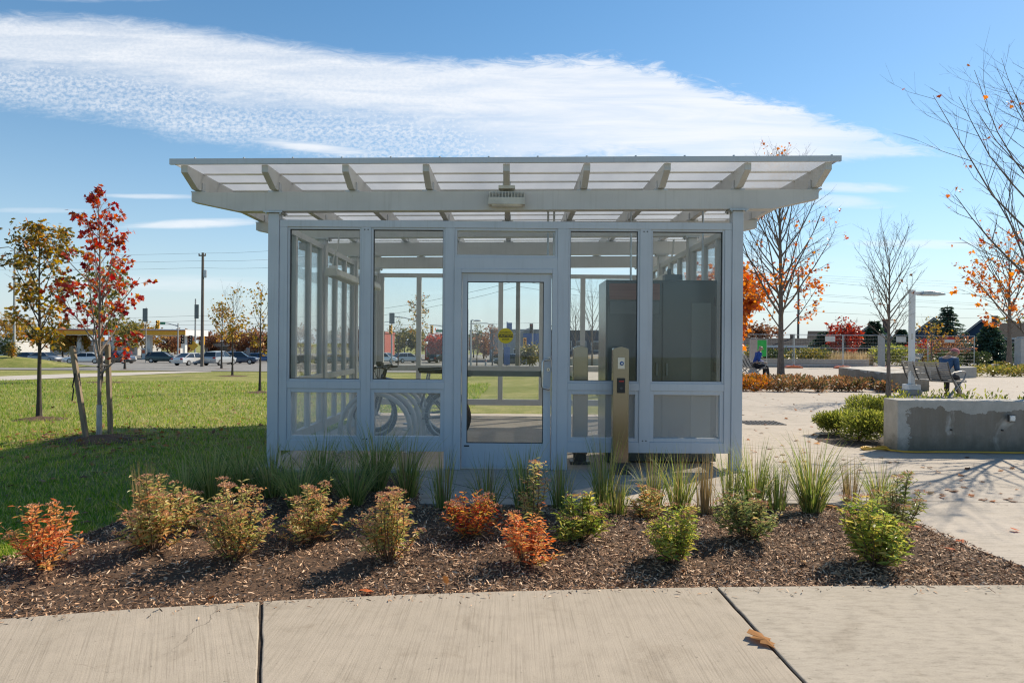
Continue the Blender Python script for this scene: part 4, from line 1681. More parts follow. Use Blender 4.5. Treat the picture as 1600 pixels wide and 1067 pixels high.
def grass_clump(label, px, py, toppx, wpx, kind, stalks=0, n=90, seed=1, droop=1.0):
    if 655 < px < 1300:
        py = max(py, 797)
    b0 = G(px, py)
    inb = bed_back(b0.x)
    base = Vector((b0.x, b0.y, bed_z(b0.x, b0.y) if inb and b0.y < inb else -.02))
    H = (py - toppx) * b0.y / FPX
    W = wpx * b0.y / FPX / 2
    t_ = thing('grass_clump', label, 'ornamental grass', base, 0, 'ornamental grass clumps before the shelter')
    rr = random.Random(seed)
    n = int(n * 1.35)
    H *= 1.1
    vs, fs = [], []
    for i in range(n):
        a = rr.uniform(0, 2 * PI)
        r_ = .06 * math.sqrt(rr.random()) * (1 + W)
        h = H * rr.uniform(.55, 1.12)
        ln = rr.uniform(.0, .42) * min(1.5, W / max(.05, H) * 2.4)
        bent_blade(vs, fs, (r_ * math.cos(a), r_ * math.sin(a), 0), a + rr.uniform(-.5, .5), h, ln, rr.uniform(.05, 1.5) * droop * min(1.5, W / max(.05, H) * 2.4), rr.uniform(.0045, .0115), 5, rr.uniform(-1, 1))
    for i in range(int(n * .22 * droop)):
        a = rr.uniform(0, 2 * PI)
        bent_blade(vs, fs, (.05 * math.cos(a), .05 * math.sin(a), 0), a + rr.uniform(-.3, .3), H * rr.uniform(.6, 1.15), rr.uniform(.3, .7), rr.uniform(1.2, 2.3), rr.uniform(.0035, .0075), 6, rr.uniform(-1, 1))
    for q_, v_ in enumerate(vs):
        if v_.z < .002:
            v_.z = .002
    me_o = np_mixed('blades', vs, fs, LM[kind], t_)
    if stalks:
        vs, fs = [], []
        for i in range(stalks):
            a = rr.uniform(0, 2 * PI)
            r_ = .045 * math.sqrt(rr.random()) * (1 + W)
            bent_blade(vs, fs, (r_ * math.cos(a), r_ * math.sin(a), 0), a, H * rr.uniform(.7, 1.05), rr.uniform(0, .12), rr.uniform(0, .12), rr.uniform(.003, .006), 3, rr.uniform(-1, 1))
        np_mixed('stalks', vs, fs, LM['straw'], t_)
    return t_


def np_mixed(name, vs, fs, m, parent):
    me = bpy.data.meshes.new(name)
    me.from_pydata([tuple(v) for v in vs], [], fs)
    me.materials.append(m)
    return link_mesh(name, me, parent)


GR = [
    ('dry straw coloured grass tuft at the lawn edge on the left', 226, 838, 742, 50, 'straw', 40, 30, .3),
    ('arching green grass clump left of the shelter, next to the straw tuft', 292, 792, 712, 120, 'grassdark', 6, 90, 1.0),
    ('bright upright green grass clump left of the shelter', 330, 790, 695, 90, 'grass', 8, 80, .7),
    ('deep green grass clump behind the tall third shrub', 378, 778, 690, 120, 'grassdark', 10, 100, 1.0),
    ('green grass clump before the left corner column', 424, 782, 694, 120, 'grassdark', 12, 110, 1.0),
    ('drooping grass clump between the corner column and the first window', 468, 800, 700, 150, 'grassdark', 5, 110, 1.2),
    ('tall green grass clump under the middle of the first window', 504, 775, 685, 110, 'grassdark', 10, 110, .8),
    ('sprawling green grass clump left of the tall one under the second window', 552, 792, 700, 130, 'grassdark', 6, 100, 1.2),
    ('tallest dark green grass clump under the left mullion', 588, 772, 672, 110, 'grassdark', 14, 130, .8),
    ('tan and green grass clump under the second window', 636, 782, 688, 90, 'grass', 22, 70, .9),
    ('narrow brown tipped grass tuft at the left edge of the concrete pad', 692, 792, 712, 44, 'grassdark', 34, 40, .7),
    ('wispy grass tuft in front of the left half of the door', 762, 790, 714, 80, 'grass', 26, 40, 1.0),
    ('upright dark grass tuft in front of the right half of the door', 820, 788, 700, 70, 'grassdark', 22, 60, .7),
    ('narrow brown grass tuft below the door handle side mullion', 876, 776, 714, 48, 'grassdark', 26, 40, .8),
    ('slender green grass tuft just left of the bronze post', 944, 778, 690, 60, 'grass', 14, 60, .7),
    ('short tan grass tuft in front of the bronze post', 966, 806, 738, 44, 'grass', 24, 36, .8),
    ('rust stalked grass tuft right of the bronze post', 1020, 776, 712, 60, 'grass', 34, 40, .9),
    ('green and rust grass clump under the right window', 1062, 780, 710, 80, 'grass', 26, 60, .9),
    ('bare brown stalk tuft left of the grey green shrub', 1100, 808, 720, 30, 'straw', 40, 20, .3),
    ('thin green tuft in front of the right corner column', 1142, 776, 706, 44, 'grassdark', 18, 44, .7),
    ('feathery green clump just right of the corner column', 1178, 778, 698, 80, 'grass', 14, 70, .8),
    ('narrow upright tuft between the feathery clump and the large clump', 1213, 800, 724, 40, 'grassdark', 24, 46, .6),
    ('largest bright green clump out on the right with arching blades', 1268, 802, 690, 120, 'grass', 10, 130, 1.0),
    ('thin straw stalk tuft right of the largest clump', 1328, 784, 716, 50, 'straw', 26, 30, .7),
    ('green tuft behind the right end shrub', 1374, 790, 716, 84, 'grass', 22, 60, 1.0),
]
for i, (lb, px, py, tp, w, kd, stk, n, dr) in enumerate(GR):
    grass_clump(lb, px, py, tp, w, kd, stk, int(n * 1.25), 300 + i, dr)


def crown_w(t, shape):
    if shape == 'cone':
        return max(.06, (1 - t) ** .8) * (1 if t > .08 else .75 + 3 * t)
    if shape == 'vase':
        return .55 + .45 * math.sin(PI * min(1, t * .75 + .1)) if t < .9 else .5
    return max(.12, math.sin(PI * (.12 + .84 * t)) ** .8)


def make_tree(name, label, cat, base, H, r0, cb, W, nprim=22, elev=50, nsec=5, nter=3, leaves=0, lsize=.08, tmpl=T_DIAM, lmat=None, bark=None, seed=1,
              zr=(0, 1), shape='oval', group=None, curve=.35, wob=.03, cluster=3, guard=None, lean=0.0, droopleaf=True, spread=.05):
    rr = random.Random(seed)
    t_ = thing(name, label, cat, base, 0, group)
    b = MB()
    npt = 9
    tr = []
    ox = oy = 0
    for k in range(npt):
        s = k / (npt - 1)
        ox += rr.uniform(-wob, wob) * H * .12
        oy += rr.uniform(-wob, wob) * H * .12
        tr.append(Vector((ox * s + lean * H * s, oy * s, H * .97 * s)))
    rad = [r0 * (1.35 if k == 0 else 1) * (1 - .93 * (k / (npt - 1)) ** .9) + .002 for k in range(npt)]
    tr[0].z = -.06
    b.tube(tr, rad, 8)

    def at(z):
        s = min(.999, max(0, z / (H * .97))) * (npt - 1)
        i = int(s)
        return tr[i].lerp(tr[i + 1], s - i), rad[i] + (rad[i + 1] - rad[i]) * (s - i)
    spots = []
    for i in range(nprim):
        t = (i + rr.uniform(.1, .9)) / nprim
        z = H * (cb + (1 - cb) * t * .96)
        p0, rt = at(z)
        az = 2.39996 * i + rr.uniform(-.5, .5)
        el = R(elev + rr.uniform(-9, 9) + 14 * t)
        L = W * crown_w(t, shape) / max(.3, math.cos(el)) * rr.uniform(.75, 1.12)
        L = min(L, (H * 1.03 - z) / max(.2, math.sin(el)) + .12 * H)
        d = Vector((math.cos(az) * math.cos(el), math.sin(az) * math.cos(el), math.sin(el)))
        pts = [p0]
        seg = 5
        for k in range(seg):
            d = (d + Vector((rr.uniform(-.12, .12), rr.uniform(-.12, .12), curve * .25 + rr.uniform(-.08, .08)))).normalized()
            pts.append(pts[-1] + d * L / seg)
        rb = min(rt * .55, .008 + L * .0085)
        rads = [rb * (1 - .85 * k / seg) + .0012 for k in range(seg + 1)]
        b.tube(pts, rads, 5)
        for j in range(nsec):
            s = (.25 + .73 * (j + rr.random()) / nsec) * seg
            a = min(seg - 1, int(s))
            q0 = pts[a].lerp(pts[a + 1], s - a)
            dd = (pts[a + 1] - pts[a]).normalized()
            sd_ = dd.cross(Vector((rr.uniform(-1, 1), rr.uniform(-1, 1), rr.uniform(-1, 1)))).normalized()
            d2 = (dd * .75 + sd_ * rr.uniform(.5, .95) + Vector((0, 0, .15))).normalized()
            L2 = L * rr.uniform(.22, .42) * (1.15 - .5 * s / seg)
            q1 = q0 + d2 * L2 * .5
            q2 = q1 + (d2 + Vector((rr.uniform(-.2, .2), rr.uniform(-.2, .2), .2))).normalized() * L2 * .5
            b.tube([q0, q1, q2], [max(.0016, rads[a] * .5), max(.0013, rads[a] * .33), .001], 4)
            spots += [(q0.lerp(q1, .6), d2), (q1, d2), (q1.lerp(q2, .5), d2), (q2, d2)]
            for k in range(nter):
                u = rr.uniform(.3, 1)
                w0 = q0.lerp(q1, u * 2) if u < .5 else q1.lerp(q2, u * 2 - 1)
                d3 = (d2 + Vector((rr.uniform(-1, 1), rr.uniform(-1, 1), rr.uniform(-.4, .9))) * .8).normalized()
                w1 = w0 + d3 * L2 * rr.uniform(.25, .5)
                b.tube([w0, w1], [max(.0012, rads[a] * .25), .0009], 3)
                spots += [(w0.lerp(w1, .6), d3), (w1, d3)]
        spots += [(pts[-1], d), (pts[-2], d)]
    tk = b.build('trunk', bark, t_, local=True, smooth=True)
    if guard:
        g_ = MB()
        p0, r_ = at(.05)
        p1, r1_ = at(guard)
        g_.tube([(0, 0, .02), p1], [r0 * 1.25, r1_ * 1.3], 10)
        g_.build('trunk_guard', M['guard'], t_, local=True, smooth=True)
    if leaves and lmat is not None:
        cand = [(p_, d_) for p_, d_ in spots if (zr[0] <= p_.z / H <= zr[1] or rr.random() < .06) and not (shape == 'cone' and rr.random() < (p_.z / H - .48) * 1.2)]
        LP, LD, LS = [], [], []
        while len(LP) < leaves:
            p_, d_ = rr.choice(cand)
            for k in range(rr.randint(1, cluster)):
                LP.append(p_ + Vector((rr.gauss(0, spread), rr.gauss(0, spread), rr.gauss(-.3 * spread, spread))) * 1.0)
                LD.append((d_.x * .6 + rr.gauss(0, .6), d_.y * .6 + rr.gauss(0, .6), rr.gauss(-.35 if droopleaf else .2, .5)))
                LS.append(lsize * rr.uniform(.6, 1.25))
        v_, f_ = scatter(tmpl[0], tmpl[1], LP, LD, LS)
        np_obj('crown', v_, f_, lmat, t_)
    return t_


def h_at(py_base, py_top, Y):
    return (py_base - py_top) * Y / FPX


# left lawn trees
b_ = G(61, 655, -.03)
make_tree('oak_tree', 'young oak with olive, gold and brown leaves at the far left of the lawn', 'tree', b_, h_at(655, 352, b_.y), .042, .33, .62, 30, 38, 5, 3, 2300, .085, T_OAK, LM['oak'], M['bark_dark'], 21,
          shape='oval', group='young trees on the lawn', spread=.05)
b_ = G(155, 686, -.03)
maple_b = b_
make_tree('maple_tree', 'young staked maple with bright red leaves on the left lawn', 'tree', b_, h_at(686, 283, b_.y), .030, .24, .86, 28, 42, 5, 3, 1050, .068, T_MAPLE, LM['maple'], M['bark_pale'], 8,
          shape='cone', group='young trees on the lawn', guard=.48, spread=.03, cluster=4, curve=.5)
b_ = G(158, 597, -.03)
make_tree('young_tree', 'yellow green young tree behind the red maple', 'tree', b_, h_at(597, 420, b_.y), .07, .38, 1.1, 20, 45, 4, 2, 620, .22, T_DIAM, LM['olive'], M['bark_dark'], 33, group='young trees on the lawn', spread=.13)
b_ = G(195, 577, -.03)
make_tree('young_tree', 'small yellow green tree on the lawn edge right of the red maple', 'tree', b_, h_at(577, 505, b_.y), .09, .42, 1.3, 16, 45, 4, 2, 520, .30, T_DIAM, LM['olive'], M['bark_dark'], 34, group='young trees on the lawn', spread=.2)
b_ = G(346, 576, -.03)
make_tree('young_tree', 'round headed yellow tree at the roadside, leftmost of the three by the shelter', 'tree', b_, h_at(576, 474, b_.y), .09, .40, 1.15, 18, 45, 4, 3, 480, .25, T_DIAM, LM['yellow'], M['bark_dark'], 35, group='young trees on the lawn', spread=.17, zr=(0, .95))
b_ = G(363, 587, -.03)
make_tree('young_tree', 'half bare yellow tree, middle one of the three by the shelter', 'tree', b_, h_at(587, 462, b_.y), .06, .38, .95, 20, 48, 5, 3, 330, .18, T_DIAM, LM['yellow'], M['bark_dark'], 36, group='young trees on the lawn', zr=(.35, .75), spread=.12)
b_ = G(406, 613, -.03)
make_tree('young_tree', 'sparse yellow leaved tree right beside the left column of the shelter', 'tree', b_, h_at(613, 448, b_.y), .042, .32, .55, 18, 45, 4, 3, 190, .115, T_DIAM, LM['yellow'], M['bark_dark'], 37, group='young trees on the lawn', zr=(.3, .95), spread=.07)
# trees seen through the shelter
for (px, py, tp, lb, kd, lf, w, zr_, sd_) in [
        (655, 578, 462, 'olive brown leaved tree seen through the second window', 'oak', 620, 1.15, (0, 1), 51),
        (622, 574, 498, 'thin half bare tree seen left of the olive tree through the glass', 'olive', 110, .75, (.2, 1), 52),
        (745, 574, 506, 'thin sparse tree seen at the left edge of the door glass', 'olive', 150, .75, (.1, 1), 53),
        (769, 574, 508, 'tree with orange tinted leaves seen behind the caution sticker', 'russet', 380, .95, (.1, 1), 54)]:
    b_ = G(px, py, -.03)
    make_tree('young_tree', lb, 'tree', b_, h_at(py, tp, b_.y), .07, .25, w, 18, 50, 4, 3, lf, .2, T_DIAM, LM[kd], M['bark_dark'], sd_, zr=zr_, group='roadside trees behind the shelter', spread=.12)
for (px, Y, tp, lb, W, sd_) in [(899, 46, 478, 'left bare tree seen through the window beside the door', 1.15, 61), (925, 44, 455, 'right bare tree seen through the window beside the door', 1.4, 62)]:
    u_ = uv(px, 560)[0] * Y / FPX
    bz = gz(u_, Y) - .03
    tz = P(px, tp, Y).z
    make_tree('bare_tree', lb, 'tree', (u_, Y, bz), tz - bz, .07, .22, W, 22, 55, 6, 3, 0, .1, T_DIAM, None, M['bark'], sd_, group='roadside trees behind the shelter')

# right plaza trees
b_ = G(1220, 597)
make_tree('maple_tree', 'large maple with bare upper branches and orange leaves near the seated man', 'tree', b_, h_at(597, 226, b_.y), .125, .20, 2.9, 44, 46, 8, 5, 900, .115, T_MAPLE, LM['orangetree'], M['bark'], 71, zr=(.18, .48),
          cluster=2, group='plaza trees', spread=.07, curve=.55, shape='cone')
b_ = G(1166, 590)
make_tree('maple_tree', 'dense low orange maple behind the shelter corner', 'tree', (b_.x, b_.y + 3, 0), 4.6, .11, .25, 2.0, 24, 30, 6, 3, 2600, .24, T_MAPLE, LM['orangetree'], M['bark'], 72, group='plaza trees', spread=.2)
b_ = G(1388, 622)
make_tree('bare_tree', 'slim bare tree with a grey trunk next to the white lamp post', 'tree', b_, h_at(622, 380, b_.y), .058, .34, .98, 32, 48, 7, 4, 30, .1, T_DIAM, LM['russet'], M['bark'], 73, group='plaza trees', zr=(.35, .8))
make_tree('maple_tree', 'tall half bare maple behind the planter wall at the right edge', 'tree', (7.85, 9.9, 0), 5.0, .06, .20, 2.05, 34, 38, 8, 4, 280, .07, T_MAPLE, LM['orangetree'], M['bark'], 74, zr=(.25, .62), group='plaza trees', spread=.025, curve=.45)
b_ = G(1577, 576)
make_tree('maple_tree', 'orange leaved maple on the plaza at the far right', 'tree', b_, h_at(576, 385, b_.y), .16, .26, 3.2, 30, 42, 6, 4, 850, .19, T_MAPLE, LM['orangetree'], M['bark'], 75, group='plaza trees', spread=.10, zr=(.2, .9))
b_ = G(1455, 578)
make_tree('young_tree', 'small yellow tree behind the bench by the fence', 'tree', b_, h_at(578, 505, b_.y), .05, .35, 1.1, 16, 45, 4, 3, 170, .17, T_DIAM, LM['yellow'], M['bark'], 76, group='plaza trees', spread=.12)


def conifer(label, px, Y, py_top, W, seed, n=22):
    u_ = uv(px, 550)[0] * Y / FPX
    bz = gz(u_, Y)
    H = P(px, py_top, Y).z - bz
    rr = random.Random(seed)
    t_ = thing('spruce_tree', label, 'conifer', (u_, Y, bz - .05), 0, 'dark spruces behind the plaza')
    b = MB()
    b.tube([(0, 0, 0), (0, 0, H * .98)], [.14, .02], 7)
    LP, LD, LS = [], [], []
    for i in range(n):
        z = H * (.06 + .92 * i / n)
        rad = W * (1 - z / H) ** .85 * rr.uniform(.8, 1.1) + .1
        k = int(7 + 9 * (1 - z / H))
        for j in range(k):
            a = 2 * PI * j / k + rr.uniform(-.3, .3) + i
            L = rad * rr.uniform(.7, 1.1)
            tip = Vector((math.cos(a) * L, math.sin(a) * L, z - L * .18 + rr.uniform(-.1, .1)))
            b.tube([(0, 0, z), tip], [.025, .006], 3)
            for m_ in range(9):
                s = .15 + .85 * m_ / 8
                p_ = Vector((0, 0, z)).lerp(tip, s)
                for sg in (-1, 1):
                    LP.append(p_)
                    LD.append((math.cos(a + sg * .8), math.sin(a + sg * .8), rr.uniform(-.4, .25)))
                    LS.append(rr.uniform(.25, .5) * (1.1 - .4 * s))
    b.build('trunk', M['bark_dark'], t_, local=True)
    v_, f_ = scatter(T_LANCE[0], T_LANCE[1], LP, LD, LS, roll=np.tile(np.array([[0, 0, 1.]]), (len(LP), 1)) + nrng.normal(size=(len(LP), 3)) * .3)
    np_obj('crown', v_, f_, LM['conifer'], t_)


for (lb, px, Y, tp, W, sd_) in [('spruce left of the red leaved tree behind the fence', 1286, 62, 516, 2.2, 1), ('narrow spruce just right of the red leaved tree', 1342, 64, 522, 2.0, 2),
                                ('spruce behind the slim bare tree', 1366, 62, 498, 2.3, 3), ('tall spruce behind the white lamp post', 1480, 66, 474, 2.9, 4), ('wide spruce rising left of the orange maple at far right', 1546, 58, 504, 3.0, 5),
                                ('small spruce between the lamp post and the slim tree', 1408, 66, 512, 2.2, 6)]:
    conifer(lb, px, Y, tp, W, sd_)


def bush(name, label, cat, base, rx, ry, h, lmat, n, ls, seed, group=None, tmpl=T_DIAM, up=.3):
    rr = random.Random(seed)
    t_ = thing(name, label, cat, base, 0, group)
    b = MB()
    LP, LD, LS = [], [], []
    lob = [(rr.uniform(-.55, .55), rr.uniform(-.55, .55), rr.uniform(.3, .72), rr.uniform(.35, .55)) for _ in range(7)] + [(0, 0, .4, .62)]
    for (lx, ly, lz, lr) in lob:
        b.tube([(0, 0, 0), (lx * rx * .6, ly * ry * .6, lz * h * .6), (lx * rx, ly * ry, lz * h)], [.012 * h + .004, .008 * h + .003, .002], 4)
        for _ in range(4):
            q = Vector((lx * rx, ly * ry, lz * h)) + Vector((rr.gauss(0, 1) * rx, rr.gauss(0, 1) * ry, rr.gauss(.4, .8) * h * .5)) * lr * .6
            q.z = max(.03, q.z)
            b.tube([(lx * rx * .6, ly * ry * .6, lz * h * .6), q], [.006 * h + .002, .002], 3)
    while len(LP) < n:
        lx, ly, lz, lr = rr.choice(lob)
        d = Vector((rr.gauss(0, 1), rr.gauss(0, 1), rr.gauss(0, 1))).normalized()
        q = rr.uniform(.35, 1.12) ** .6
        p_ = Vector((lx * rx + d.x * rx * lr * q, ly * ry + d.y * ry * lr * q, lz * h + d.z * h * lr * .75 * q))
        if p_.z < .02:
            p_.z = rr.uniform(.02, .15 * h)
        LP.append(p_)
        LD.append((d.x + rr.gauss(0, .5), d.y + rr.gauss(0, .5), d.z * .7 + up + rr.gauss(0, .4)))
        LS.append(ls * rr.uniform(.6, 1.3))
    b.build('stems', M['stem'], t_, local=True)
    v_, f_ = scatter(tmpl[0], tmpl[1], LP, LD, LS)
    v_[:, 2] = np.maximum(v_[:, 2], .004)
    np_obj('foliage', v_, f_, lmat, t_)
    return t_


# yews beside the planter wall
for i, (px, py, rx, h, lb) in enumerate([(1318, 680, .36, .40, 'left yew shrub spreading over the plaza edge beside the planter wall'), (1352, 690, .40, .52, 'right yew shrub against the end of the planter wall'), (1362, 660, .50, .58, 'taller yew shrub behind the other two at the wall end')]):
    b_ = G(px, py)
    t_ = bush('yew_shrub', lb, 'shrub', (b_.x - .04, b_.y + .12, -.004), rx * 1.18, .44, h * .84, LM['yew'], 4200, .05, 400 + i, 'yew shrubs at the planter wall', T_LANCE, .6)
for i in range(9):
    x = 5.55 + .42 * i
    sp = ['first juniper sprig above the planter wall, nearest the bench', 'second juniper sprig along the planter wall', 'third juniper sprig along the planter wall', 'fourth juniper sprig along the planter wall'][min(i, 3)]
    if i < 4:
        hh = .74
    else:
        hh = .84
        sp = 'juniper sprig showing above the right part of the planter wall'
    bush('juniper', sp, 'shrub', (x, 9.45 + .1 * (i % 2), 0.0), .30, .22, hh, LM['yew'], 800, .06, 430 + i, 'junipers behind the planter wall', T_LANCE, 1.0)

# bronze groundcover shrubs round the large maple
kk = 0
for j, (y0, x0, x1, n) in enumerate([(20.3, 6.75, 10.9, 8), (21.6, 7.2, 11.2, 7), (23.2, 7.7, 11.4, 6), (25.0, 8.3, 10.5, 4)]):
    for i in range(n):
        x = x0 + (x1 - x0) * i / (n - 1) + rng.uniform(-.12, .12)
        fl = x / y0 < .385
        bush('low_shrub', 'low flame orange leaved shrub beside the shelter end of the planting strip' if fl else 'low bronze leaved shrub in the planting strip under the large maple', 'shrub',
             (x, y0 + rng.uniform(-.15, .15), -.004), .42, .42, rng.uniform(.28, .42), LM['flame' if fl else 'bronze'], 420, .085, 500 + kk, 'flame coloured strip shrubs' if fl else 'bronze strip shrubs')
        kk += 1
for i in range(9):
    px = 1516 + 11 * i + rng.uniform(-2, 2)
    b_ = G(px, 588 - (i % 3) * 5)
    bush('low_shrub', 'low yellow green groundcover shrub on the right side of the plaza', 'shrub', (b_.x, b_.y, -.004), .65, .6, rng.uniform(.35, .55), LM['gold'], 330, .13, 540 + i, 'yellow green groundcover shrubs')
for i in range(7):
    px = 1500 + 6 * i
    b_ = G(px, 583 - (i % 2) * 3)
    bush('low_shrub', 'low yellow green groundcover shrub on the right side of the plaza', 'shrub', (b_.x, b_.y + 3, -.004), .7, .6, rng.uniform(.35, .6), LM['gold'], 260, .15, 560 + i, 'yellow green groundcover shrubs')
# planting behind the fence
for i, (px, Y, w, h, kd, lb) in enumerate([
        (1252, 47, 2.0, 1.2, 'olive', 'olive bush behind the fence near the utility pole'), (1278, 49, 1.6, 1.3, 'darkgreen', 'dark bush left of the pale dried grass'),
        (1385, 48, 2.2, 1.55, 'yew', 'green hedge shrub behind the white post'), (1418, 49, 2.0, 1.35, 'olive', 'yellow green hedge shrub behind the metal lounger bench'), (1443, 52, 1.0, 1.9, 'redtree', 'scarlet bush behind the fence'),
        (1488, 50, 2.2, 2.2, 'russet', 'large brown bush behind the fence with the red sign'), (1512, 50, 1.7, 1.0, 'darkgreen', 'low dark bush right of the large brown bush'), (1470, 47, 1.6, 1.0, 'darkgreen', 'low dark bush in front of the large brown bush'),
        (1215, 48, 1.8, 1.2, 'darkgreen', 'dark bush behind the large maple trunk'), (1185, 50, 1.8, 1.3, 'olive', 'olive bush behind the seated man')]):
    u_ = uv(px, 560)[0] * Y / FPX
    bush('bush', lb, 'bush', (u_, Y, 0), w, 1.2, h, LM[kd], 900, .2, 600 + i, 'bushes behind the plaza fence')
for i, px in enumerate([1302, 1313, 1324, 1335, 1346, 1356]):
    Y = 46.5 + (i % 2)
    u_ = uv(px, 560)[0] * Y / FPX
    t_ = thing('dried_grass_clump', 'pale dried grass clump in the row behind the fence', 'ornamental grass', (u_, Y, 0), 0, 'pale dried grass row behind the fence')
    vs, fs = [], []
    for k in range(170):
        a = rng.uniform(0, 6.28)
        r_ = .5 * math.sqrt(rng.random())
        bent_blade(vs, fs, (r_ * math.cos(a), r_ * math.sin(a), 0), a, rng.uniform(.7, 1.15), .1, rng.uniform(.1, .7), .03, 3)
    np_mixed('blades', vs, fs, LM['dried'], t_)
for i, px in enumerate([889, 903, 917, 931, 944]):
    Y = 45.6
    u_ = uv(px, 560)[0] * Y / FPX
    t_ = thing('dried_grass_clump', 'pale dried grass clump seen through the window beside the door', 'ornamental grass', (u_, Y, gz(u_, Y) - .03), 0, 'pale dried grass seen through the shelter')
    vs, fs = [], []
    for k in range(120):
        a = rng.uniform(0, 6.28)
        r_ = .35 * math.sqrt(rng.random())
        bent_blade(vs, fs, (r_ * math.cos(a), r_ * math.sin(a), 0), a, rng.uniform(.6, 1.2), .1, rng.uniform(.1, .7), .03, 3)
    np_mixed('blades', vs, fs, LM['dried'], t_)

# ------------------------------------------------------------------ plaza furniture
# big planter wall
pw = thing('planter_wall', 'long low concrete planter wall with dark damp stains and a small square light', 'wall', (5.0, 8.77, 0))
b = MB()
b.prism([(4.955, 8.76), (16, 8.60), (16, 8.95), (4.945, 9.08)], -.05, .665)
b.build('wall_body', M['wall'], pw, bevel=.012)
wx = (uv(1583, 650)[0]) * 8.66 / FPX
p_ = MB()
p_.box((wx - .045, 8.672, .405), (wx + .045, 8.70, .495))
wl = p_.build('wall_light', M['grille'], pw, bevel=.004)
p_ = MB()
p_.box((wx - .036, 8.668, .414), (wx + .036, 8.6715, .486))
p_.lathe([(.032, 8.660), (.036, 8.6675)], (wx, 0, .45), 16, 'y', 1)
p_.build('lens', [M['galv'], M['lamp_lens']], wl)
p_ = MB()
for x in (5.63, 6.28, 7.0):
    p_.lathe([(.012, 8.735), (.012, 8.752)], (x, -.01 * (x - 4.95), .29), 8, 'y')
p_.build('tie_hole', M['black'], pw)
so = MB()
so.prism([(4.42, 9.22), (4.95, 9.09), (16, 8.97), (16, 10.6), (4.7, 10.4), (4.4, 9.9)], -.05, .004)
tag(so.build('planter_soil', M['soil']), kind='structure')

# yellow hose
hs = MB()
pts = []
for k in range(46):
    a = k / 45
    t_a = a * 3.2 * 2 * PI
    pts.append((4.74 + (.17 - .03 * a) * math.cos(t_a) + .03 * a, 8.93 + (.10 - .02 * a) * math.sin(t_a) - .03 * a, .013 + .02 * a + .008 * math.sin(3 * t_a)))
pts += [(4.88, 8.76, .02), (5.0, 8.69, .015), (5.15, 8.675, .013)]
for k in range(20):
    pts.append((5.4 + .5 * k, 8.675 - .0145 * (.5 * k + .4) + .012 * math.sin(k * 1.9), .018))
hs.tube(pts, .011, 7)
tag(hs.build('hose', M['hose'], smooth=True), 'yellow hose lying along the foot of the planter wall', 'hose')

# drain grate
a_, b2 = G(1160, 660.5), G(1218, 660.5)
gr = thing('drain_grate', 'iron drain grate set in the plaza beside the shelter', 'grate', (a_.x, a_.y, -.003))
p_ = MB()
w_ = b2.x - a_.x
p_.box((0, -.28, -.002), (w_, .28, .002))
p_.build('pit', M['black'], gr, local=True)
p_ = MB()
for k in range(9):
    x = w_ * k / 8
    p_.box((x - .012, -.28, .0021), (x + .012, .28, .008))
for k in range(5):
    y = -.28 + .14 * k
    p_.box((0, y - .012, .0081), (w_, y + .012, .012))
p_.build('bars', M['grille'], gr, local=True)

# low planters
def planter(label, poly, z, seed=0):
    t_ = thing('concrete_planter', label, 'planter', (poly[0][0], poly[0][1], 0), 0, 'low concrete planters on the plaza')
    b = MB()
    b.prism(poly, -.05, z)
    b.build('planter_wall_body', M['wall' if seed else 'wall_plain'], t_, bevel=.015)
    return t_


A_, B_, C_ = G(1310, 597), G(1391, 612), G(1452, 611)
planter('large angled low concrete planter behind the lamp post', [(B_.x, B_.y), (C_.x, C_.y), (C_.x + 2.0, C_.y + 6.5), (A_.x, A_.y)], .56, 1)
A_, B_, C_ = G(1442, 590), G(1498, 591), G(1526, 590)
planter('smaller low concrete planter behind the woman on the bench', [(A_.x, A_.y), (B_.x, B_.y), (C_.x, C_.y), (C_.x + .6, C_.y + 1.4), (A_.x + .4, A_.y + 1.6)], .46, 0)
gw = MB()
gw.box((8.0, 43.0, -.1), (22.5, 43.4, .5))
gw_o = gw.build('garden_wall', M['wall_plain'])
tag(gw_o, 'long low concrete wall behind the seated man and the fence', 'wall')
gw = MB()
gw.box((2.9, 44.0, -.2), (7.6, 44.4, .42))
tag(gw.build('garden_wall', M['wall_plain']), 'low concrete wall seen through the window right of the door', 'wall')
u0, u1 = uv(1524, 560)[0] * 62 / FPX, uv(1640, 560)[0] * 62 / FPX
gw = MB()
gw.box((u0, 62, -.1), (u1, 62.5, 1.0))
tag(gw.build('garden_wall', M['wall']), 'low stained concrete wall beyond the fence at far right', 'wall')

# white lamp post
b_ = G(1424, 617)
lp = thing('lamp_post', 'white square lamp post with flat grey head on a concrete foot', 'street lamp', (b_.x, b_.y, 0))
s_ = b_.y / FPX
b = MB()
b.prism([(-.20, -.20), (.20, -.20), (.20, .20), (-.20, .20)], 0, .15)
b.build('footing', M['wall_plain'], lp, local=True, bevel=.02)
b = MB()
b.box((-.17, -.17, .15), (.17, .17, .30))
b.build('base_cover', M['white'], lp, local=True, bevel=.015)
hp = (616 - 452) * s_
b = MB()
b.box((-.065, -.065, .30), (.065, .065, hp))
b.box((.066, -.045, hp - .14), (.22, .045, hp - .05))
b.build('pole', M['white'], lp, local=True, bevel=.01)
b = MB()
b.prism([(.20, hp - .15), (.24, hp - .05), (.45, hp - .035), (.80, hp - .09), (.86, hp - .125), (.84, hp - .15)], -.15, .15, 'xz')
hd = b.build('lamp_head', M['galv'], lp, local=True, bevel=.012)
b = MB()
b.box((.32, -.11, hp - .158), (.76, .11, hp - .151))
b.build('lens', M['lamp_lens'], hd, local=True)
b = MB()
b.box((-.055, -.0672, 1.55), (.0, -.0655, 1.72))
b.build('sticker', M['cream'], lp, local=True)


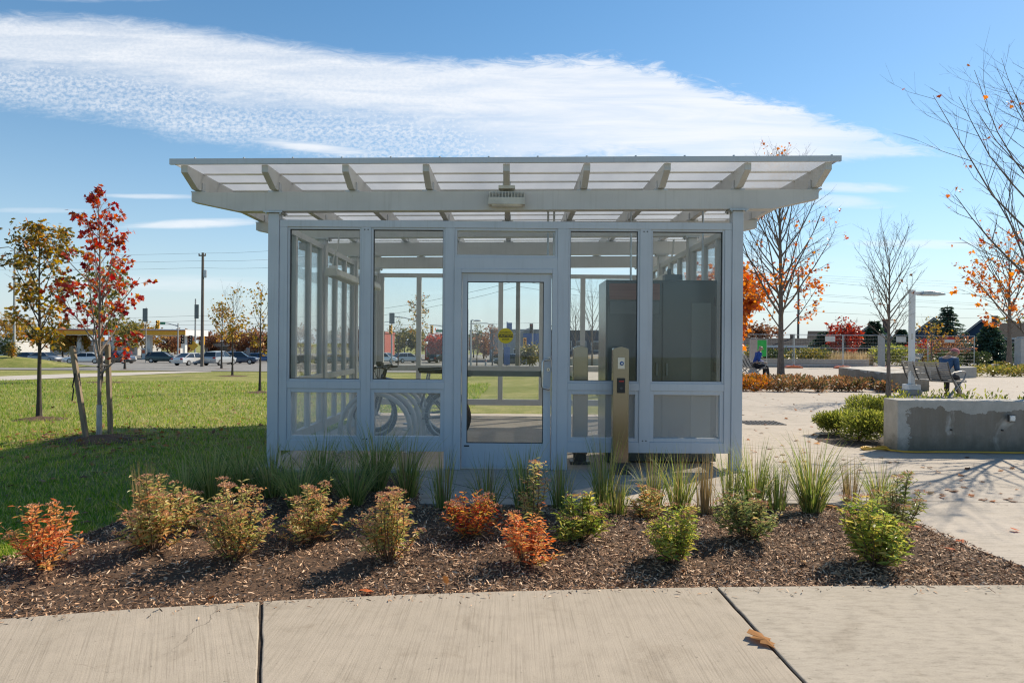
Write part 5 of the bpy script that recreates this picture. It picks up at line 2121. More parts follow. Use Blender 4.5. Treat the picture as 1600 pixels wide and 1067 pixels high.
# benches
def bench(label, loc, rot, L=1.65, solid=False):
    t_ = thing('park_bench', label, 'bench', loc, rot, 'metal benches on the plaza')
    h = L / 2
    b = MB()
    n = 7
    for k in range(n):
        y = -.02 + .48 * k / (n - 1)
        z = .44 - .045 * math.sin(PI * k / (n - 1)) + .02 * k / n
        b.box((-h, y - .028, z - .012), (h, y + .028, z + .012))
    b.build('seat', M['bench_slat'], t_, local=True, bevel=.004)
    b = MB()
    n = 9
    for k in range(n):
        s = k / (n - 1)
        y = -.08 - .20 * s - .03 * s * s
        z = .50 + .42 * s
        b.hexa([(-h, y - .012, z - .02), (h, y - .012, z - .02), (h, y + .010, z - .02), (-h, y + .010, z - .02),
                (-h, y - .024, z + .016), (h, y - .024, z + .016), (h, y - .002, z + .016), (-h, y - .002, z + .016)])
    b.build('backrest', M['bench_slat'], t_, local=True, bevel=.003)
    b = MB()
    for x in (-h, -h / 2, 0, h / 2, h):
        b.tube([(x, .02, .42), (x, -.07, .46), (x, -.20, .66), (x, -.315, .95)], [.018] * 4, 6)
        b.tube([(x, .02, .425), (x, .46, .425)], .015, 6)
    b.build('rib', M['grille'], t_, local=True, smooth=True)
    for x in (-h * .98, h * .98):
        b = MB()
        b.bar((x, -.06, .47), (x, .36, .02), .035, .07, (1, 0, 0))
        b.bar((x + .0005, .28, .44), (x + .0005, -.24, .02), .034, .07, (1, 0, 0))
        b.box((x - .04, .30, 0), (x + .04, .44, .025))
        b.box((x - .04, -.32, 0), (x + .04, -.18, .025))
        b.build('leg', M['bench_iron'], t_, local=True, bevel=.008)
        b = MB()
        b.tube([(x, -.16, .60), (x, -.02, .67), (x, .30, .70), (x, .44, .68), (x, .47, .63), (x, .40, .50), (x, .24, .43)], .02, 7)
        b.build('armrest', M['bench_iron'], t_, local=True, smooth=True)
    return t_


def skin_body(name, joints, edges, m, parent, sub=2):
    """one continuous skinned surface over a joint skeleton"""
    names = list(joints)
    me = bpy.data.meshes.new(name)
    me.from_pydata([joints[k][0] for k in names], [(names.index(a), names.index(b_)) for a, b_ in edges], [])
    o_ = link_mesh(name, me, parent)
    md = o_.modifiers.new('skin', 'SKIN')
    if not me.skin_vertices:
        me.skin_vertices.new()
    for i, k in enumerate(names):
        r_ = joints[k][1]
        sv = me.skin_vertices[0].data[i]
        sv.radius = r_ if isinstance(r_, tuple) else (r_, r_)
        sv.use_root = (i == 0)
    md.use_smooth_shade = True
    ss_ = o_.modifiers.new('sub', 'SUBSURF')
    ss_.levels = sub
    ss_.render_levels = sub
    dg = bpy.context.evaluated_depsgraph_get()
    dg.update()
    new = bpy.data.meshes.new_from_object(o_.evaluated_get(dg))
    o_.modifiers.clear()
    o_.data = new
    new.materials.clear()
    new.materials.append(m)
    new.polygons.foreach_set('use_smooth', [True] * len(new.polygons))
    return o_


def seated_person(label, loc, rot, hunch, coat, hair_m, hat=None, bald=False, sx=0.0):
    t_ = thing('person', label, 'person', loc, rot)
    zs = .47
    th = hunch
    # spine leaning forward by th
    def sp(d, side=0.0, out=0.0):
        return (sx + side, .10 + d * math.sin(th) + out * math.cos(th), zs + .08 + d * math.cos(th) - out * math.sin(th))
    J = {'pelvis': ((sx, .08, zs + .09), (.15, .12)), 'waist': (sp(.20), (.145, .11)), 'chest': (sp(.40), (.16, .115)), 'upper': (sp(.52), (.11, .085)),
         'neck': (sp(.60), (.055, .055))}
    hf = th + (.55 if hunch > .5 else .1)
    hx, hy, hz = sp(.60)
    hc = (sx, hy + .12 * math.sin(hf) + .015, hz + .12 * math.cos(hf))
    ht = (sx, hy + .21 * math.sin(hf), hz + .21 * math.cos(hf))
    J['skull'] = (hc, (.078, .088))
    J['crown'] = (ht, (.062, .072))
    E = [('pelvis', 'waist'), ('waist', 'chest'), ('chest', 'upper'), ('upper', 'neck'), ('neck', 'skull'), ('skull', 'crown')]
    CL = {k: J[k] for k in ('pelvis', 'waist', 'chest', 'upper')}
    CL = {'pelvis': ((sx, .07, zs + .13), (.165, .13)), 'waist': (sp(.20), (.16, .125)), 'chest': (sp(.40), (.175, .13)), 'upper': (sp(.53), (.12, .095)), 'collar': (sp(.575), (.075, .07))}
    CE = [('pelvis', 'waist'), ('waist', 'chest'), ('chest', 'upper'), ('upper', 'collar')]
    TR = {'hip': ((sx, .08, zs + .08), (.155, .12))}
    TE = []
    for s, nme in ((-1, 'a'), (1, 'b')):
        sh = sp(.50, s * .185)
        if hunch > .5:
            el = (sx + s * .20, .43, zs + .20)
            wr = (sx + s * .07, .56, zs + .31)
        else:
            el = (sx + s * .245, .16, zs + .27)
            wr = (sx + s * .09, .44, zs + .20)
        el = tuple(el)
        J['sh' + nme] = (sh, .062)
        J['el' + nme] = (el, .043)
        J['wr' + nme] = (wr, .028)
        J['palm' + nme] = ((wr[0] - s * .02, wr[1] + .07, wr[2] - .015), (.038, .018))
        E += [('upper', 'sh' + nme), ('sh' + nme, 'el' + nme), ('el' + nme, 'wr' + nme), ('wr' + nme, 'palm' + nme)]
        for f_ in range(5):
            off = (f_ - 1.5) * .019
            ln = [.062, .072, .068, .052, .05][f_]
            bx, by, bz = J['palm' + nme][0]
            if f_ == 4:
                q1 = (bx - s * .045, by - .01, bz + .012)
                q2 = (bx - s * .062, by + .025, bz + .004)
            else:
                q1 = (bx + off, by + ln * .55, bz - .004)
                q2 = (bx + off * .95, by + ln * .9, bz - .035)
            J['f%s%d1' % (nme, f_)] = (q1, .0095)
            J['f%s%d2' % (nme, f_)] = (q2, .0075)
            E += [('palm' + nme, 'f%s%d1' % (nme, f_)), ('f%s%d1' % (nme, f_), 'f%s%d2' % (nme, f_))]
        CL['sh' + nme] = (sh, .080)
        CL['el' + nme] = (el, .062)
        CL['wr' + nme] = (tuple(Vector(el).lerp(Vector(wr), .93)), .045)
        CE += [('upper', 'sh' + nme), ('sh' + nme, 'el' + nme), ('el' + nme, 'wr' + nme)]
        kn = (sx + s * .13, .52, zs + .05)
        an = (sx + s * .12, .50 + (.10 if s > 0 else 0), .09)
        J['kn' + nme] = (kn, .055)
        J['an' + nme] = (an, .036)
        J['toe' + nme] = ((an[0] + s * .02, an[1] + .16, .04), (.04, .028))
        hip = (sx + s * .10, .12, zs + .07)
        J['hip' + nme] = (hip, .085)
        E += [('pelvis', 'hip' + nme), ('hip' + nme, 'kn' + nme), ('kn' + nme, 'an' + nme), ('an' + nme, 'toe' + nme)]
        TR['hip' + nme] = (hip, .102)
        TR['kn' + nme] = (kn, .078)
        TR['an' + nme] = ((an[0], an[1], .10), .062)
        TE += [('hip', 'hip' + nme), ('hip' + nme, 'kn' + nme), ('kn' + nme, 'an' + nme)]
    body = skin_body('body', J, E, M['skin'], t_)
    skin_body('jacket', CL, CE, coat, t_)
    skin_body('trousers', TR, TE, M['trouser'], t_)
    fw = Vector((0, math.cos(hf), -math.sin(hf)))
    upv = Vector((0, math.sin(hf), math.cos(hf)))
    c = Vector(hc) + upv * .03
    fb = MB()
    for s in (-1, 1):
        fb.ball(c + fw * .082 + Vector((s * .031, 0, 0)) - upv * .012, .011, 8, 5)
    fb.build('eyes', M['black'], t_, local=True, smooth=True)
    fb = MB()
    fb.ball(c + fw * .098 - upv * .035, (.013, .017, .017), 8, 5)
    for s in (-1, 1):
        fb.ball(c + Vector((s * .083, 0, 0)) - upv * .025, (.012, .02, .03), 8, 5)
    fb.build('nose_and_ears', M['skin'], t_, local=True, smooth=True)
    fb = MB()
    fb.ball(c + fw * .086 - upv * .07, (.022, .006, .006), 8, 5)
    fb.build('mouth', M['pinkhat'], t_, local=True, smooth=True)
    hb = MB()
    if bald:
        for k in range(9):
            a = PI * k / 8
            hb.ball(c + Vector((.078 * math.cos(a), 0, 0)) - fw * (.075 * math.sin(a)) - upv * .01, (.024, .024, .04), 8, 5)
    else:
        hb.ball(c - fw * .018 + upv * .018, (.094, .10, .10), 12, 8)
        for k in range(7):
            a = PI * k / 6
            q = c + Vector((.082 * math.cos(a), 0, 0)) - fw * (.07 * math.sin(a))
            hb.tube([q, q - upv * .09 + Vector((.01 * math.cos(a), 0, 0)), q - upv * .19], [.034, .034, .018], 7)
    hb.build('hair', hair_m, t_, local=True, smooth=True)
    if hat is not None:
        hb = MB()
        hb.ball(c - fw * .03 + upv * .045, (.108, .118, .105), 14, 8)
        hb.build('knit_hat', hat, t_, local=True, smooth=True)
    fb = MB()
    for nme in ('a', 'b'):
        an, toe = Vector(J['an' + nme][0]), Vector(J['toe' + nme][0])
        fb.tube([(an.x, an.y - .06, .045), (an.x, an.y, .052), (toe.x, toe.y, .04), (toe.x, toe.y + .06, .03)], [.04, .05, .046, .026], 8)
        fb.box((an.x - .04, an.y - .09, .0), (toe.x + .04 if toe.x > an.x else an.x + .03, toe.y + .07, .018))
    fb.build('shoes', M['shoe'], t_, local=True, smooth=True)
    return t_


b_ = G(1464, 620)
bl = Vector((b_.x, b_.y + .25, 0))
rot = R(-66)
bench('slatted metal bench with its back to us carrying the hunched woman', bl, rot, 1.3)
pr_off = Matrix.Rotation(rot, 3, 'Z') @ Vector((.2, .0, 0))
seated_person('hunched person in a navy coat and pink hat seated on the slatted bench', bl + pr_off, rot, .62, M['navy'], M['fair_hair'], M['pinkhat']).scale = (1.06, 1.06, 1.06)
b_ = G(1180, 591)
bl2 = Vector((b_.x - .25, b_.y + .1, 0))
rot2 = R(-92)
bench('slatted metal bench behind the shelter corner carrying the man in blue', bl2, rot2, 1.7)
pr_off = Matrix.Rotation(rot2, 3, 'Z') @ Vector((.5, .02, 0))
seated_person('bald man in a bright blue jacket and black trousers seated on a bench', bl2 + pr_off, rot2, .28, M['jacket'], M['grey_hair'], None, True)
b_ = G(1425, 576)
bench('distant grey metal bench facing left by the fence', (b_.x, b_.y - .2, 0), R(75), 1.6)

# orange mesh fence with feet
fx = [1160, 1240, 1317, 1376, 1450, 1523]
FY = 41.5
fpos = [(uv(p_, 575)[0] * FY / FPX, FY - (.0 if i % 2 else .0)) for i, p_ in enumerate(fx)]
fl = ['temporary wire fence panel behind the seated man', 'temporary wire fence panel with a small sign right of the big maple trunk', 'temporary wire fence panel left of the white post', 'temporary wire fence panel with a white sign behind the lamp post',
      'temporary wire fence panel with a red sign at the right end']
for i in range(5):
    x0, x1 = fpos[i][0] + .04, fpos[i + 1][0] - .04
    t_ = thing('temporary_fence', fl[i], 'fence', (x0, FY, 0), 0, 'temporary fence panels across the plaza')
    W_ = x1 - x0
    b = MB()
    for x in (0, W_):
        b.tube([(x, 0, .02), (x, 0, 2.05)], .02, 6)
    for z in (.18, 1.25, 2.03):
        b.tube([(0, 0, z), (W_, 0, z)], .018, 5)
    b.build('frame', M['galv'], t_, local=True)
    b = MB()
    k = 0
    x = .12
    while x < W_:
        b.tube([(x, 0, .18), (x, 0, 2.03)], .0016, 3)
        x += .10
    for z in frange(.38, 1.9, .2):
        b.tube([(0, 0, z), (W_, 0, z)], .0018, 3)
    b.build('wire_mesh', M['galv'], t_, local=True)
    if i in (1, 3, 4):
        b = MB()
        sx_ = W_ * (.74 if i == 1 else .42 if i == 3 else .45)
        b.box((sx_ - .3, -.03, 1.62), (sx_ + .3, -.022, 1.95), 0)
        if i == 4:
            b.box((sx_ - .3, -.034, 1.80), (sx_ + .3, -.0302, 1.95), 1)
        b.build('sign', [M['offwhite'], M['redled']], t_, local=True)
for i, (x, y) in enumerate(fpos[1:]):
    lb_ = ['orange fence foot right of the big maple trunk', 'orange fence foot left of the angled planter', 'orange fence foot beside the white post', 'orange fence foot by the distant bench', 'orange fence foot at the right end of the fence'][i]
    t_ = thing('orange_block', lb_, 'fence foot', (x, FY, 0), 0, 'orange feet of the temporary fence')
    b = MB()
    b.prism([(-.52, 0), (.52, 0), (.46, .09), (.2, .14), (-.2, .14), (-.46, .09)], -.2, .2, 'xz')
    b.build('foot_block', M['orange'], t_, local=True, bevel=.02)
    b = MB()
    b.lathe([(.05, .14), (.045, .2)], (0, 0, 0), 10)
    b.build('socket', M['orange'], t_, local=True)
# white posts
for (px, Y, tp, lb) in [(1377, 40.6, 524, 'white concrete post in the middle of the fence'), (1597, 40, 528, 'pale concrete post at the right edge of the photo'), (1177, 34, 530, 'white post behind the seated man beside the green banner')]:
    u_ = uv(px, 570)[0] * Y / FPX
    t_ = thing('concrete_post', lb, 'post', (u_, Y, 0), 0, 'pale posts on the plaza')
    b = MB()
    hh = P(px, tp, Y).z
    w_ = .36 if px > 1500 else .20
    b.prism([(-w_, -w_), (w_, -w_), (w_, w_), (-w_, w_)], 0, .12)
    b.prism([(-w_ * .75, -w_ * .75), (w_ * .75, -w_ * .75), (w_ * .75, w_ * .75), (-w_ * .75, w_ * .75)], .1205, hh)
    b.prism([(-w_ * .55, -w_ * .55), (w_ * .55, -w_ * .55), (w_ * .55, w_ * .55), (-w_ * .55, w_ * .55)], hh + .0005, hh + .07)
    b.build('post_body', M['conc_pole'], t_, local=True, bevel=.02)
u_ = uv(1188, 540)[0] * 38 / FPX
t_ = thing('banner_sign', 'bright green banner on a frame behind the seated man', 'sign', (u_, 38, 0))
b = MB()
b.box((-.34, -.03, .75), (.34, .03, 1.65))
b.build('banner', M['greenp'], t_, local=True, bevel=.01)
b = MB()
for x in (-.36, .36):
    b.tube([(x, 0, 0), (x, 0, 1.7)], .022, 6)
    b.box((x - .05, -.25, 0), (x + .05, .25, .03))
b.build('frame', M['galv'], t_, local=True)


# ------------------------------------------------------------------ houses and far buildings
M['brick'] = mat('brick', (.22, .12, .09), .9, 0, .2, 8, kind='World')
M['siding'] = mat('siding', (.20, .215, .235), .8, 0, .1, 2, spec=.06)
M['siding_blue'] = mat('blue_siding', (.045, .08, .14), .8, 0, .1, 2, spec=.06)
M['roof'] = mat('shingle_roof', (.04, .039, .042), .9, 0, .25, 6, spec=.06)
M['roof_blue'] = mat('blue_grey_roof', (.035, .05, .08), .85, 0, .2, 6, spec=.06)
M['redwall'] = mat('red_cladding', (.36, .08, .05), .7)
M['greywall'] = mat('grey_cladding', (.26, .27, .27), .8, 0, .15, .6)
M['bluewall'] = mat('dark_blue_cladding', (.05, .062, .085), .7)
M['cream_wall'] = mat('pale_render', (.50, .49, .46), .8)
M['canopy'] = mat('canopy_yellow', (.86, .40, .015), .5)


def house(label, px0, px1, Y, py_eave, py_ridge, wall_m, roof_m, axis='x', wins=3, depth=8, group='houses beyond the plaza'):
    """a house turned to face the plaza; px0..px1 is the width it takes up there"""
    pc = (px0 + px1) / 2
    u_, v_ = uv(pc, 540)
    be = math.atan2(u_, FPX)
    w = (px1 - px0) * Y / FPX * math.cos(be) / 2
    zw, zr = P(pc, py_eave, Y).z, P(pc, py_ridge, Y).z
    t_ = thing('house', label, 'house', (u_ * Y / FPX, Y, 0), -be, group)
    b = MB()
    b.box((-w, 0, -.1), (w, depth, zw))
    if axis == 'y':
        b.add([(-w, 0, zw), (w, 0, zw), (0, 0, zr - .05), (-w, depth, zw), (w, depth, zw), (0, depth, zr - .05)], [(0, 1, 2), (5, 4, 3)])
    b.build('wall', wall_m, t_, local=True)
    b = MB()
    o_ = .5
    if axis == 'x':
        b.prism([(-o_, zw - .12), (depth / 2, zr), (depth + o_, zw - .12), (depth + o_, zw + .1), (depth / 2, zr + .25), (-o_, zw + .1)], -w - o_, w + o_, 'yz')
    else:
        k_ = (zr - zw) / w * o_
        b.prism([(-w - o_, zw - k_), (0, zr), (w + o_, zw - k_), (w + o_, zw - k_ + .22), (0, zr + .25), (-w - o_, zw - k_ + .22)], -o_, depth + o_, 'xz')
    rf_ = b.build('roof', roof_m, t_, local=True)
    b = MB()
    cx_ = w * .45
    b.box((cx_, depth * .6, zw), (cx_ + .6, depth * .6 + .6, zr + .7))
    b.box((cx_ - .06, depth * .6 - .06, zr + .701), (cx_ + .66, depth * .6 + .66, zr + .82))
    b.build('chimney', M['brick'], rf_, local=True)
    b = MB()
    if axis == 'y':
        for s_ in (-1, 1):
            b.bar((s_ * (w + o_), -o_ - .03, zw - k_ + .02), (0, -o_ - .03, zr + .04), .06, .26, (0, 1, 0))
    else:
        b.box((-w - o_, -o_ - .06, zw - .12), (w + o_, -o_ - .005, zw + .1))
    b.build('fascia', M['offwhite'], rf_, local=True)
    for k in range(wins):
        wx_ = -w + 2 * w * (k + .5) / wins
        wz = zw * .56
        b = MB()
        b.box((wx_ - .62, -.06, wz - .65), (wx_ + .62, -.002, wz + .65))
        w_ = b.build('window', M['white'], t_, local=True)
        b = MB()
        b.box((wx_ - .5, -.075, wz - .55), (wx_ - .03, -.061, wz + .55))
        b.box((wx_ + .03, -.075, wz - .55), (wx_ + .5, -.061, wz + .55))
        b.build('pane', M['car_glass'], w_, local=True)
    return t_


def hx(px, Y):
    return uv(px, 540)[0] * Y / FPX


def hz_(px, py, Y):
    return P(px, py, Y).z


house('long house with a dark reddish front behind the seated man', 1165, 1262, 88, 541, 531, M['brick'], M['roof'], 'x', 4)
house('house with a low grey roof between the first spruces', 1266, 1340, 96, 537, 519, M['siding'], M['roof'], 'x', 3)
house('house with a blue grey gable behind the slim bare tree', 1326, 1400, 88, 533, 507, M['siding'], M['roof_blue'], 'y', 2)
house('wide house with a dark blue gable behind the lamp post', 1418, 1500, 78, 529, 499, M['siding_blue'], M['roof_blue'], 'y', 3)
house('house with a dark blue gable right of the tall spruce', 1496, 1570, 82, 530, 502, M['siding_blue'], M['roof_blue'], 'y', 2)
house('house at the far right edge with a grey roof', 1566, 1680, 80, 529, 506, M['siding'], M['roof'], 'x', 3)


def block(name, label, px0, px1, Y, py_top, m, depth=8, wins=4, fascia=None, cat='building'):
    x0, x1 = hx(px0, Y), hx(px1, Y)
    zb = gz((x0 + x1) / 2, Y) - .3
    zt = hz_((px0 + px1) / 2, py_top, Y)
    t_ = thing(name, label, cat, ((x0 + x1) / 2, Y, zb))
    b = MB()
    b.box((x0, Y, zb), (x1, Y + depth, zt))
    b.build('wall', m, t_)
    b = MB()
    b.box((x0 - .12, Y - .12, zt + .002), (x1 + .12, Y + depth + .1, zt + .30))
    b.build('parapet', fascia or M['roof'], t_)
    for k in range(wins):
        wx_ = x0 + (x1 - x0) * (k + .5) / wins
        ww = (x1 - x0) / wins * .34
        b = MB()
        b.box((wx_ - ww, Y - .05, zb + .9), (wx_ + ww, Y - .002, zb + 2.6))
        w_ = b.build('window', M['offwhite'], t_)
        b = MB()
        b.box((wx_ - ww * .88, Y - .065, zb + 1.02), (wx_ + ww * .88, Y - .051, zb + 2.48))
        b.build('pane', M['car_glass'], w_)
    return t_


block('shop', 'pale single storey shop behind the filling station on the left', 20, 215, 150, 533, M['cream_wall'], 10, 9, M['siding'])
block('shop', 'white flat roofed building at the far left edge', -90, 22, 128, 533, M['offwhite'], 10, 5, M['offwhite'])
block('shop', 'grey low building behind the parked cars left of the shelter', 320, 430, 150, 537, M['cream_wall'], 10, 5, M['siding'])
block('restaurant', 'red clad building at the left edge of the second window', 560, 601, 118, 521, M['redwall'], 10, 2, M['redwall'])
block('restaurant', 'small red gabled building behind the olive tree', 664, 689, 125, 541, M['redwall'], 8, 2, M['redwall'])
block('warehouse', 'grey flat roofed building behind the caution sticker', 765, 850, 118, 517, M['greywall'], 14, 5, M['greywall'])
block('warehouse', 'long dark blue building seen through the window right of the door', 852, 1010, 120, 519, M['bluewall'], 14, 7, M['bluewall'])
# blue board on the grey building and blue banner pylon
u_ = P(822, 530, 117.6)
b = MB()
b.box((u_.x - .5, 117.5, hz_(822, 538, 117.6)), (u_.x + 2.2, 117.8, hz_(822, 521, 117.6)))
tag(b.build('sign_board', M['blue_sign']), 'square blue sign board on the grey building', 'sign')
u_ = P(792, 548, 76)
t_ = thing('sign_pylon', 'tall narrow blue sign pylon behind the caution sticker', 'sign', (u_.x, 76, gz(u_.x, 76)))
b = MB()
b.box((-.34, -.12, .3), (.34, .12, 2.3))
b.build('panel', M['blue_sign'], t_, local=True, bevel=.02)
b = MB()
b.box((.0, -.06, 3.1), (.55, .06, 5.0))
b.tube([(0, 0, 0), (0, 0, 5.1)], .06, 6)
b.build('banner', M['blue_sign'], t_, local=True)

# filling station canopy
Y = 118
x0, x1 = hx(90, Y), hx(289, Y)
zb = gz(x0, Y)
z0, z1 = hz_(200, 524, Y), hz_(200, 514, Y)
t_ = thing('station_canopy', 'yellow edged filling station canopy on white pillars across the road', 'canopy', ((x0 + x1) / 2, Y, zb))
b = MB()
b.box((x0, Y, z0), (x1, Y + 9, z1))
cb_ = b.build('canopy_roof', M['white'], t_)
b = MB()
b.box((x0 - .08, Y - .08, z0 + .08), (x1 + .08, Y - .001, z1 - .28))
b.build('yellow_band', M['canopy'], cb_)
b = MB()
b.box((x0 - .08, Y - .09, z1 - .27), (x1 + .08, Y - .002, z1 - .15))
b.build('red_stripe', M['redled'], cb_)
for k in range(4):
    xx = x0 + (x1 - x0) * (.08 + .28 * k)
    b = MB()
    b.box((xx - .35, Y + 3, zb), (xx + .35, Y + 3.8, z0))
    b.build('pillar', M['white'], t_)
    b = MB()
    b.box((xx - .3, Y + 1.4, zb), (xx + .3, Y + 2.2, zb + 1.9), 0)
    b.box((xx - .25, Y + 1.38, zb + 1.0), (xx + .25, Y + 1.399, zb + 1.6), 1)
    b.build('pump', [M['offwhite'], M['orange']], t_)

# far trees left of and behind everything, each with its own crown
FT = [(8, 135, 500, 'yellow', 'yellow olive tree at the far left edge beyond the road', 5.0), (40, 150, 508, 'olive', 'olive tree behind the parked blue cars', 5.0), (-60, 140, 505, 'olive', 'olive tree beyond the left edge of the lawn', 6),
      (98, 128, 514, 'olive', 'olive tree in front of the pale shop', 3.5), (118, 122, 519, 'yellow', 'yellow tree behind the white car on the left', 3.0), (222, 128, 511, 'yellow', 'broad yellow tree beside the filling station canopy', 4.5),
      (262, 140, 524, 'russet', 'brown bare looking tree right of the canopy', 4), (283, 145, 522, 'russet', 'brown tree behind the yellow diamond sign', 4), (330, 150, 524, 'russet', 'brown tree behind the grey car', 4),
      (372, 140, 523, 'russet', 'brown tree mass behind the dark car by the shelter', 5), (398, 138, 521, 'russet', 'brown tree right beside the shelter column across the road', 4.5), (425, 142, 522, 'olive', 'olive tree behind the left column', 4.5),
      (470, 140, 518, 'russet', 'brown tree seen through the first window', 5), (520, 150, 520, 'darkgreen', 'dark tree seen through the first window', 5), (550, 145, 522, 'russet', 'rust tree seen near the left mullion', 5),
      (610, 150, 522, 'olive', 'olive tree right of the red building', 4.5), (632, 155, 519, 'darkgreen', 'dark green tree behind the silver car', 5), (650, 152, 522, 'olive', 'green tree behind the olive brown tree', 4.5),
      (685, 112, 526, 'redtree', 'scarlet tree behind the second window', 2.4), (740, 150, 524, 'darkgreen', 'dark tree at the left edge of the door glass', 5), (756, 140, 527, 'russet', 'brown tree in the door glass', 4),
      (828, 66, 551, 'olive', 'grey brown bush like tree beside the silver car in the door glass', 1.5), (1182, 110, 515, 'russet', 'brown tree beyond the dense orange maple', 4), (1320, 60, 508, 'redtree', 'small red leaved tree behind the fence', 1.7),
      (870, 135, 522, 'darkgreen', 'dark tree right of the door', 4), (1590, 100, 508, 'olive', 'olive tree beyond the right edge', 5)]
for i, (px, Y, tp, kd, lb, W) in enumerate(FT):
    x = hx(px, Y)
    bz = gz(x, Y) - .05
    H = max(2.0, hz_(px, tp, Y) - bz)
    make_tree('far_tree', lb, 'tree', (x, Y, bz), H, .16 if H > 3 else .08, .16, W, 20, 32, 4, 2, 1300, .55 if Y > 90 else .30, T_DIAM, LM[kd], M['bark_dark'], 800 + i, group='trees beyond the road', spread=.35 if Y > 90 else .15, cluster=4)

# grassy bank at the left with a couple of plants
V, F = [], []
for j in range(9):
    for i in range(25):
        x = -64 + 26 * i / 24
        y = 56 + 8 * j / 8
        k = math.sin(PI * j / 8) * math.sin(PI * min(1, (24 - i) / 8 * .5 if i > 16 else 1) if i > 16 else PI / 2)
        V.append((x, y, gz(x, y) + .05 + 1.0 * max(0, k) - .06 * (j in (0, 8))))
for j in range(8):
    for i in range(24):
        F.append((j * 25 + i, j * 25 + i + 1, (j + 1) * 25 + i + 1, (j + 1) * 25 + i))
tag(np_obj('bank', V, F, M['lawn'], smooth_=True), kind='structure')
bush('bush', 'small dark bush on the grassy bank at the far left', 'bush', (hx(10, 61), 61, gz(-45, 61) + .9), .9, .8, 1.7, LM['darkgreen'], 500, .22, 701, 'bushes on the bank')
bush('bush', 'small orange bush on the grassy bank beside the street light', 'bush', (hx(18, 59), 59, gz(-43, 59) + .7), .3, .3, 1.5, LM['yellow'], 200, .2, 702, 'bushes on the bank')


# ------------------------------------------------------------------ poles, signals, wires
def street_light(label, px, Y, top, arm, side=-1, r=.10):
    x = hx(px, Y)
    zb = gz(x, Y) - .1
    H = hz_(px, top, Y) - zb
    t_ = thing('street_light', label, 'street light', (x, Y, zb), 0, 'street lights along the road')
    b = MB()
    b.tube([(0, 0, 0), (0, 0, H)], [r, r * .6], 8)
    b.build('pole', M['conc_pole'] if r > .09 else M['galv'], t_, local=True, smooth=True)
    b = MB()
    b.tube([(0, 0, H - .25), (side * arm * .4, 0, H + .05), (side * arm, 0, H - .05)], .04, 6)
    b.build('arm', M['galv'], t_, local=True, smooth=True)
    b = MB()
    b.ball((side * (arm + .25), 0, H - .06), (.38, .14, .08), 10, 6)
    b.build('lamp_head', M['galv'], t_, local=True, smooth=True)


def utility_pole(label, px, Y, top, r=.15, arms=()):
    x = hx(px, Y)
    zb = gz(x, Y) - .1
    H = hz_(px, top, Y) - zb
    t_ = thing('utility_pole', label, 'utility pole', (x, Y, zb), 0, 'utility poles')
    b = MB()
    b.tube([(0, 0, 0), (0, 0, H)], [r, r * .72], 9)
    b.build('pole', M['wood_pole'], t_, local=True, smooth=True)
    for (dz, w_) in arms:
        b = MB()
        b.bar((-w_, -.14, H - dz), (w_, -.14, H - dz), .1, .12)
        for s in (-.9, .9):
            b.lathe([(.05, H - dz + .06), (.07, H - dz + .12), (.04, H - dz + .22)], (s * w_, -.14, 0), 7)
        b.build('crossarm', M['wood_pole'], t_, local=True)
    b = MB()
    b.lathe([(.02, H - 2.5), (.16, H - 2.45), (.16, H - 1.75), (.02, H - 1.7)], (.26, -.05, 0), 10)
    b.build('transformer', M['galv'], t_, local=True, smooth=True)
    return Vector((x, Y, zb + H))


P1 = utility_pole('weathered wooden utility pole left of the shelter', 316, 68, 395, .17, [(.3, .35)])
P2 = utility_pole('thick utility pole seen through the door glass', 809, 52, 322, .19, [(.3, .9)])
P3 = utility_pole('distant utility pole behind the large maple', 1247, 92, 428, .16, [(.25, .8)])
street_light('tall street light with a short arm at the far left edge', 22, 62, 387, 1.4, -1, .13)
street_light('thin street light seen at the left of the second window', 597, 90, 503, 1.2, 1, .07)
street_light('thin street light with a long arm seen in the door glass', 770, 90, 505, 2.4, -1, .07)
street_light('slim street light pole at the left edge of the door glass', 731, 70, 483, .8, -1, .07)
street_light('small street light behind the red maple', 170, 90, 424, 1.2, 1, .08)


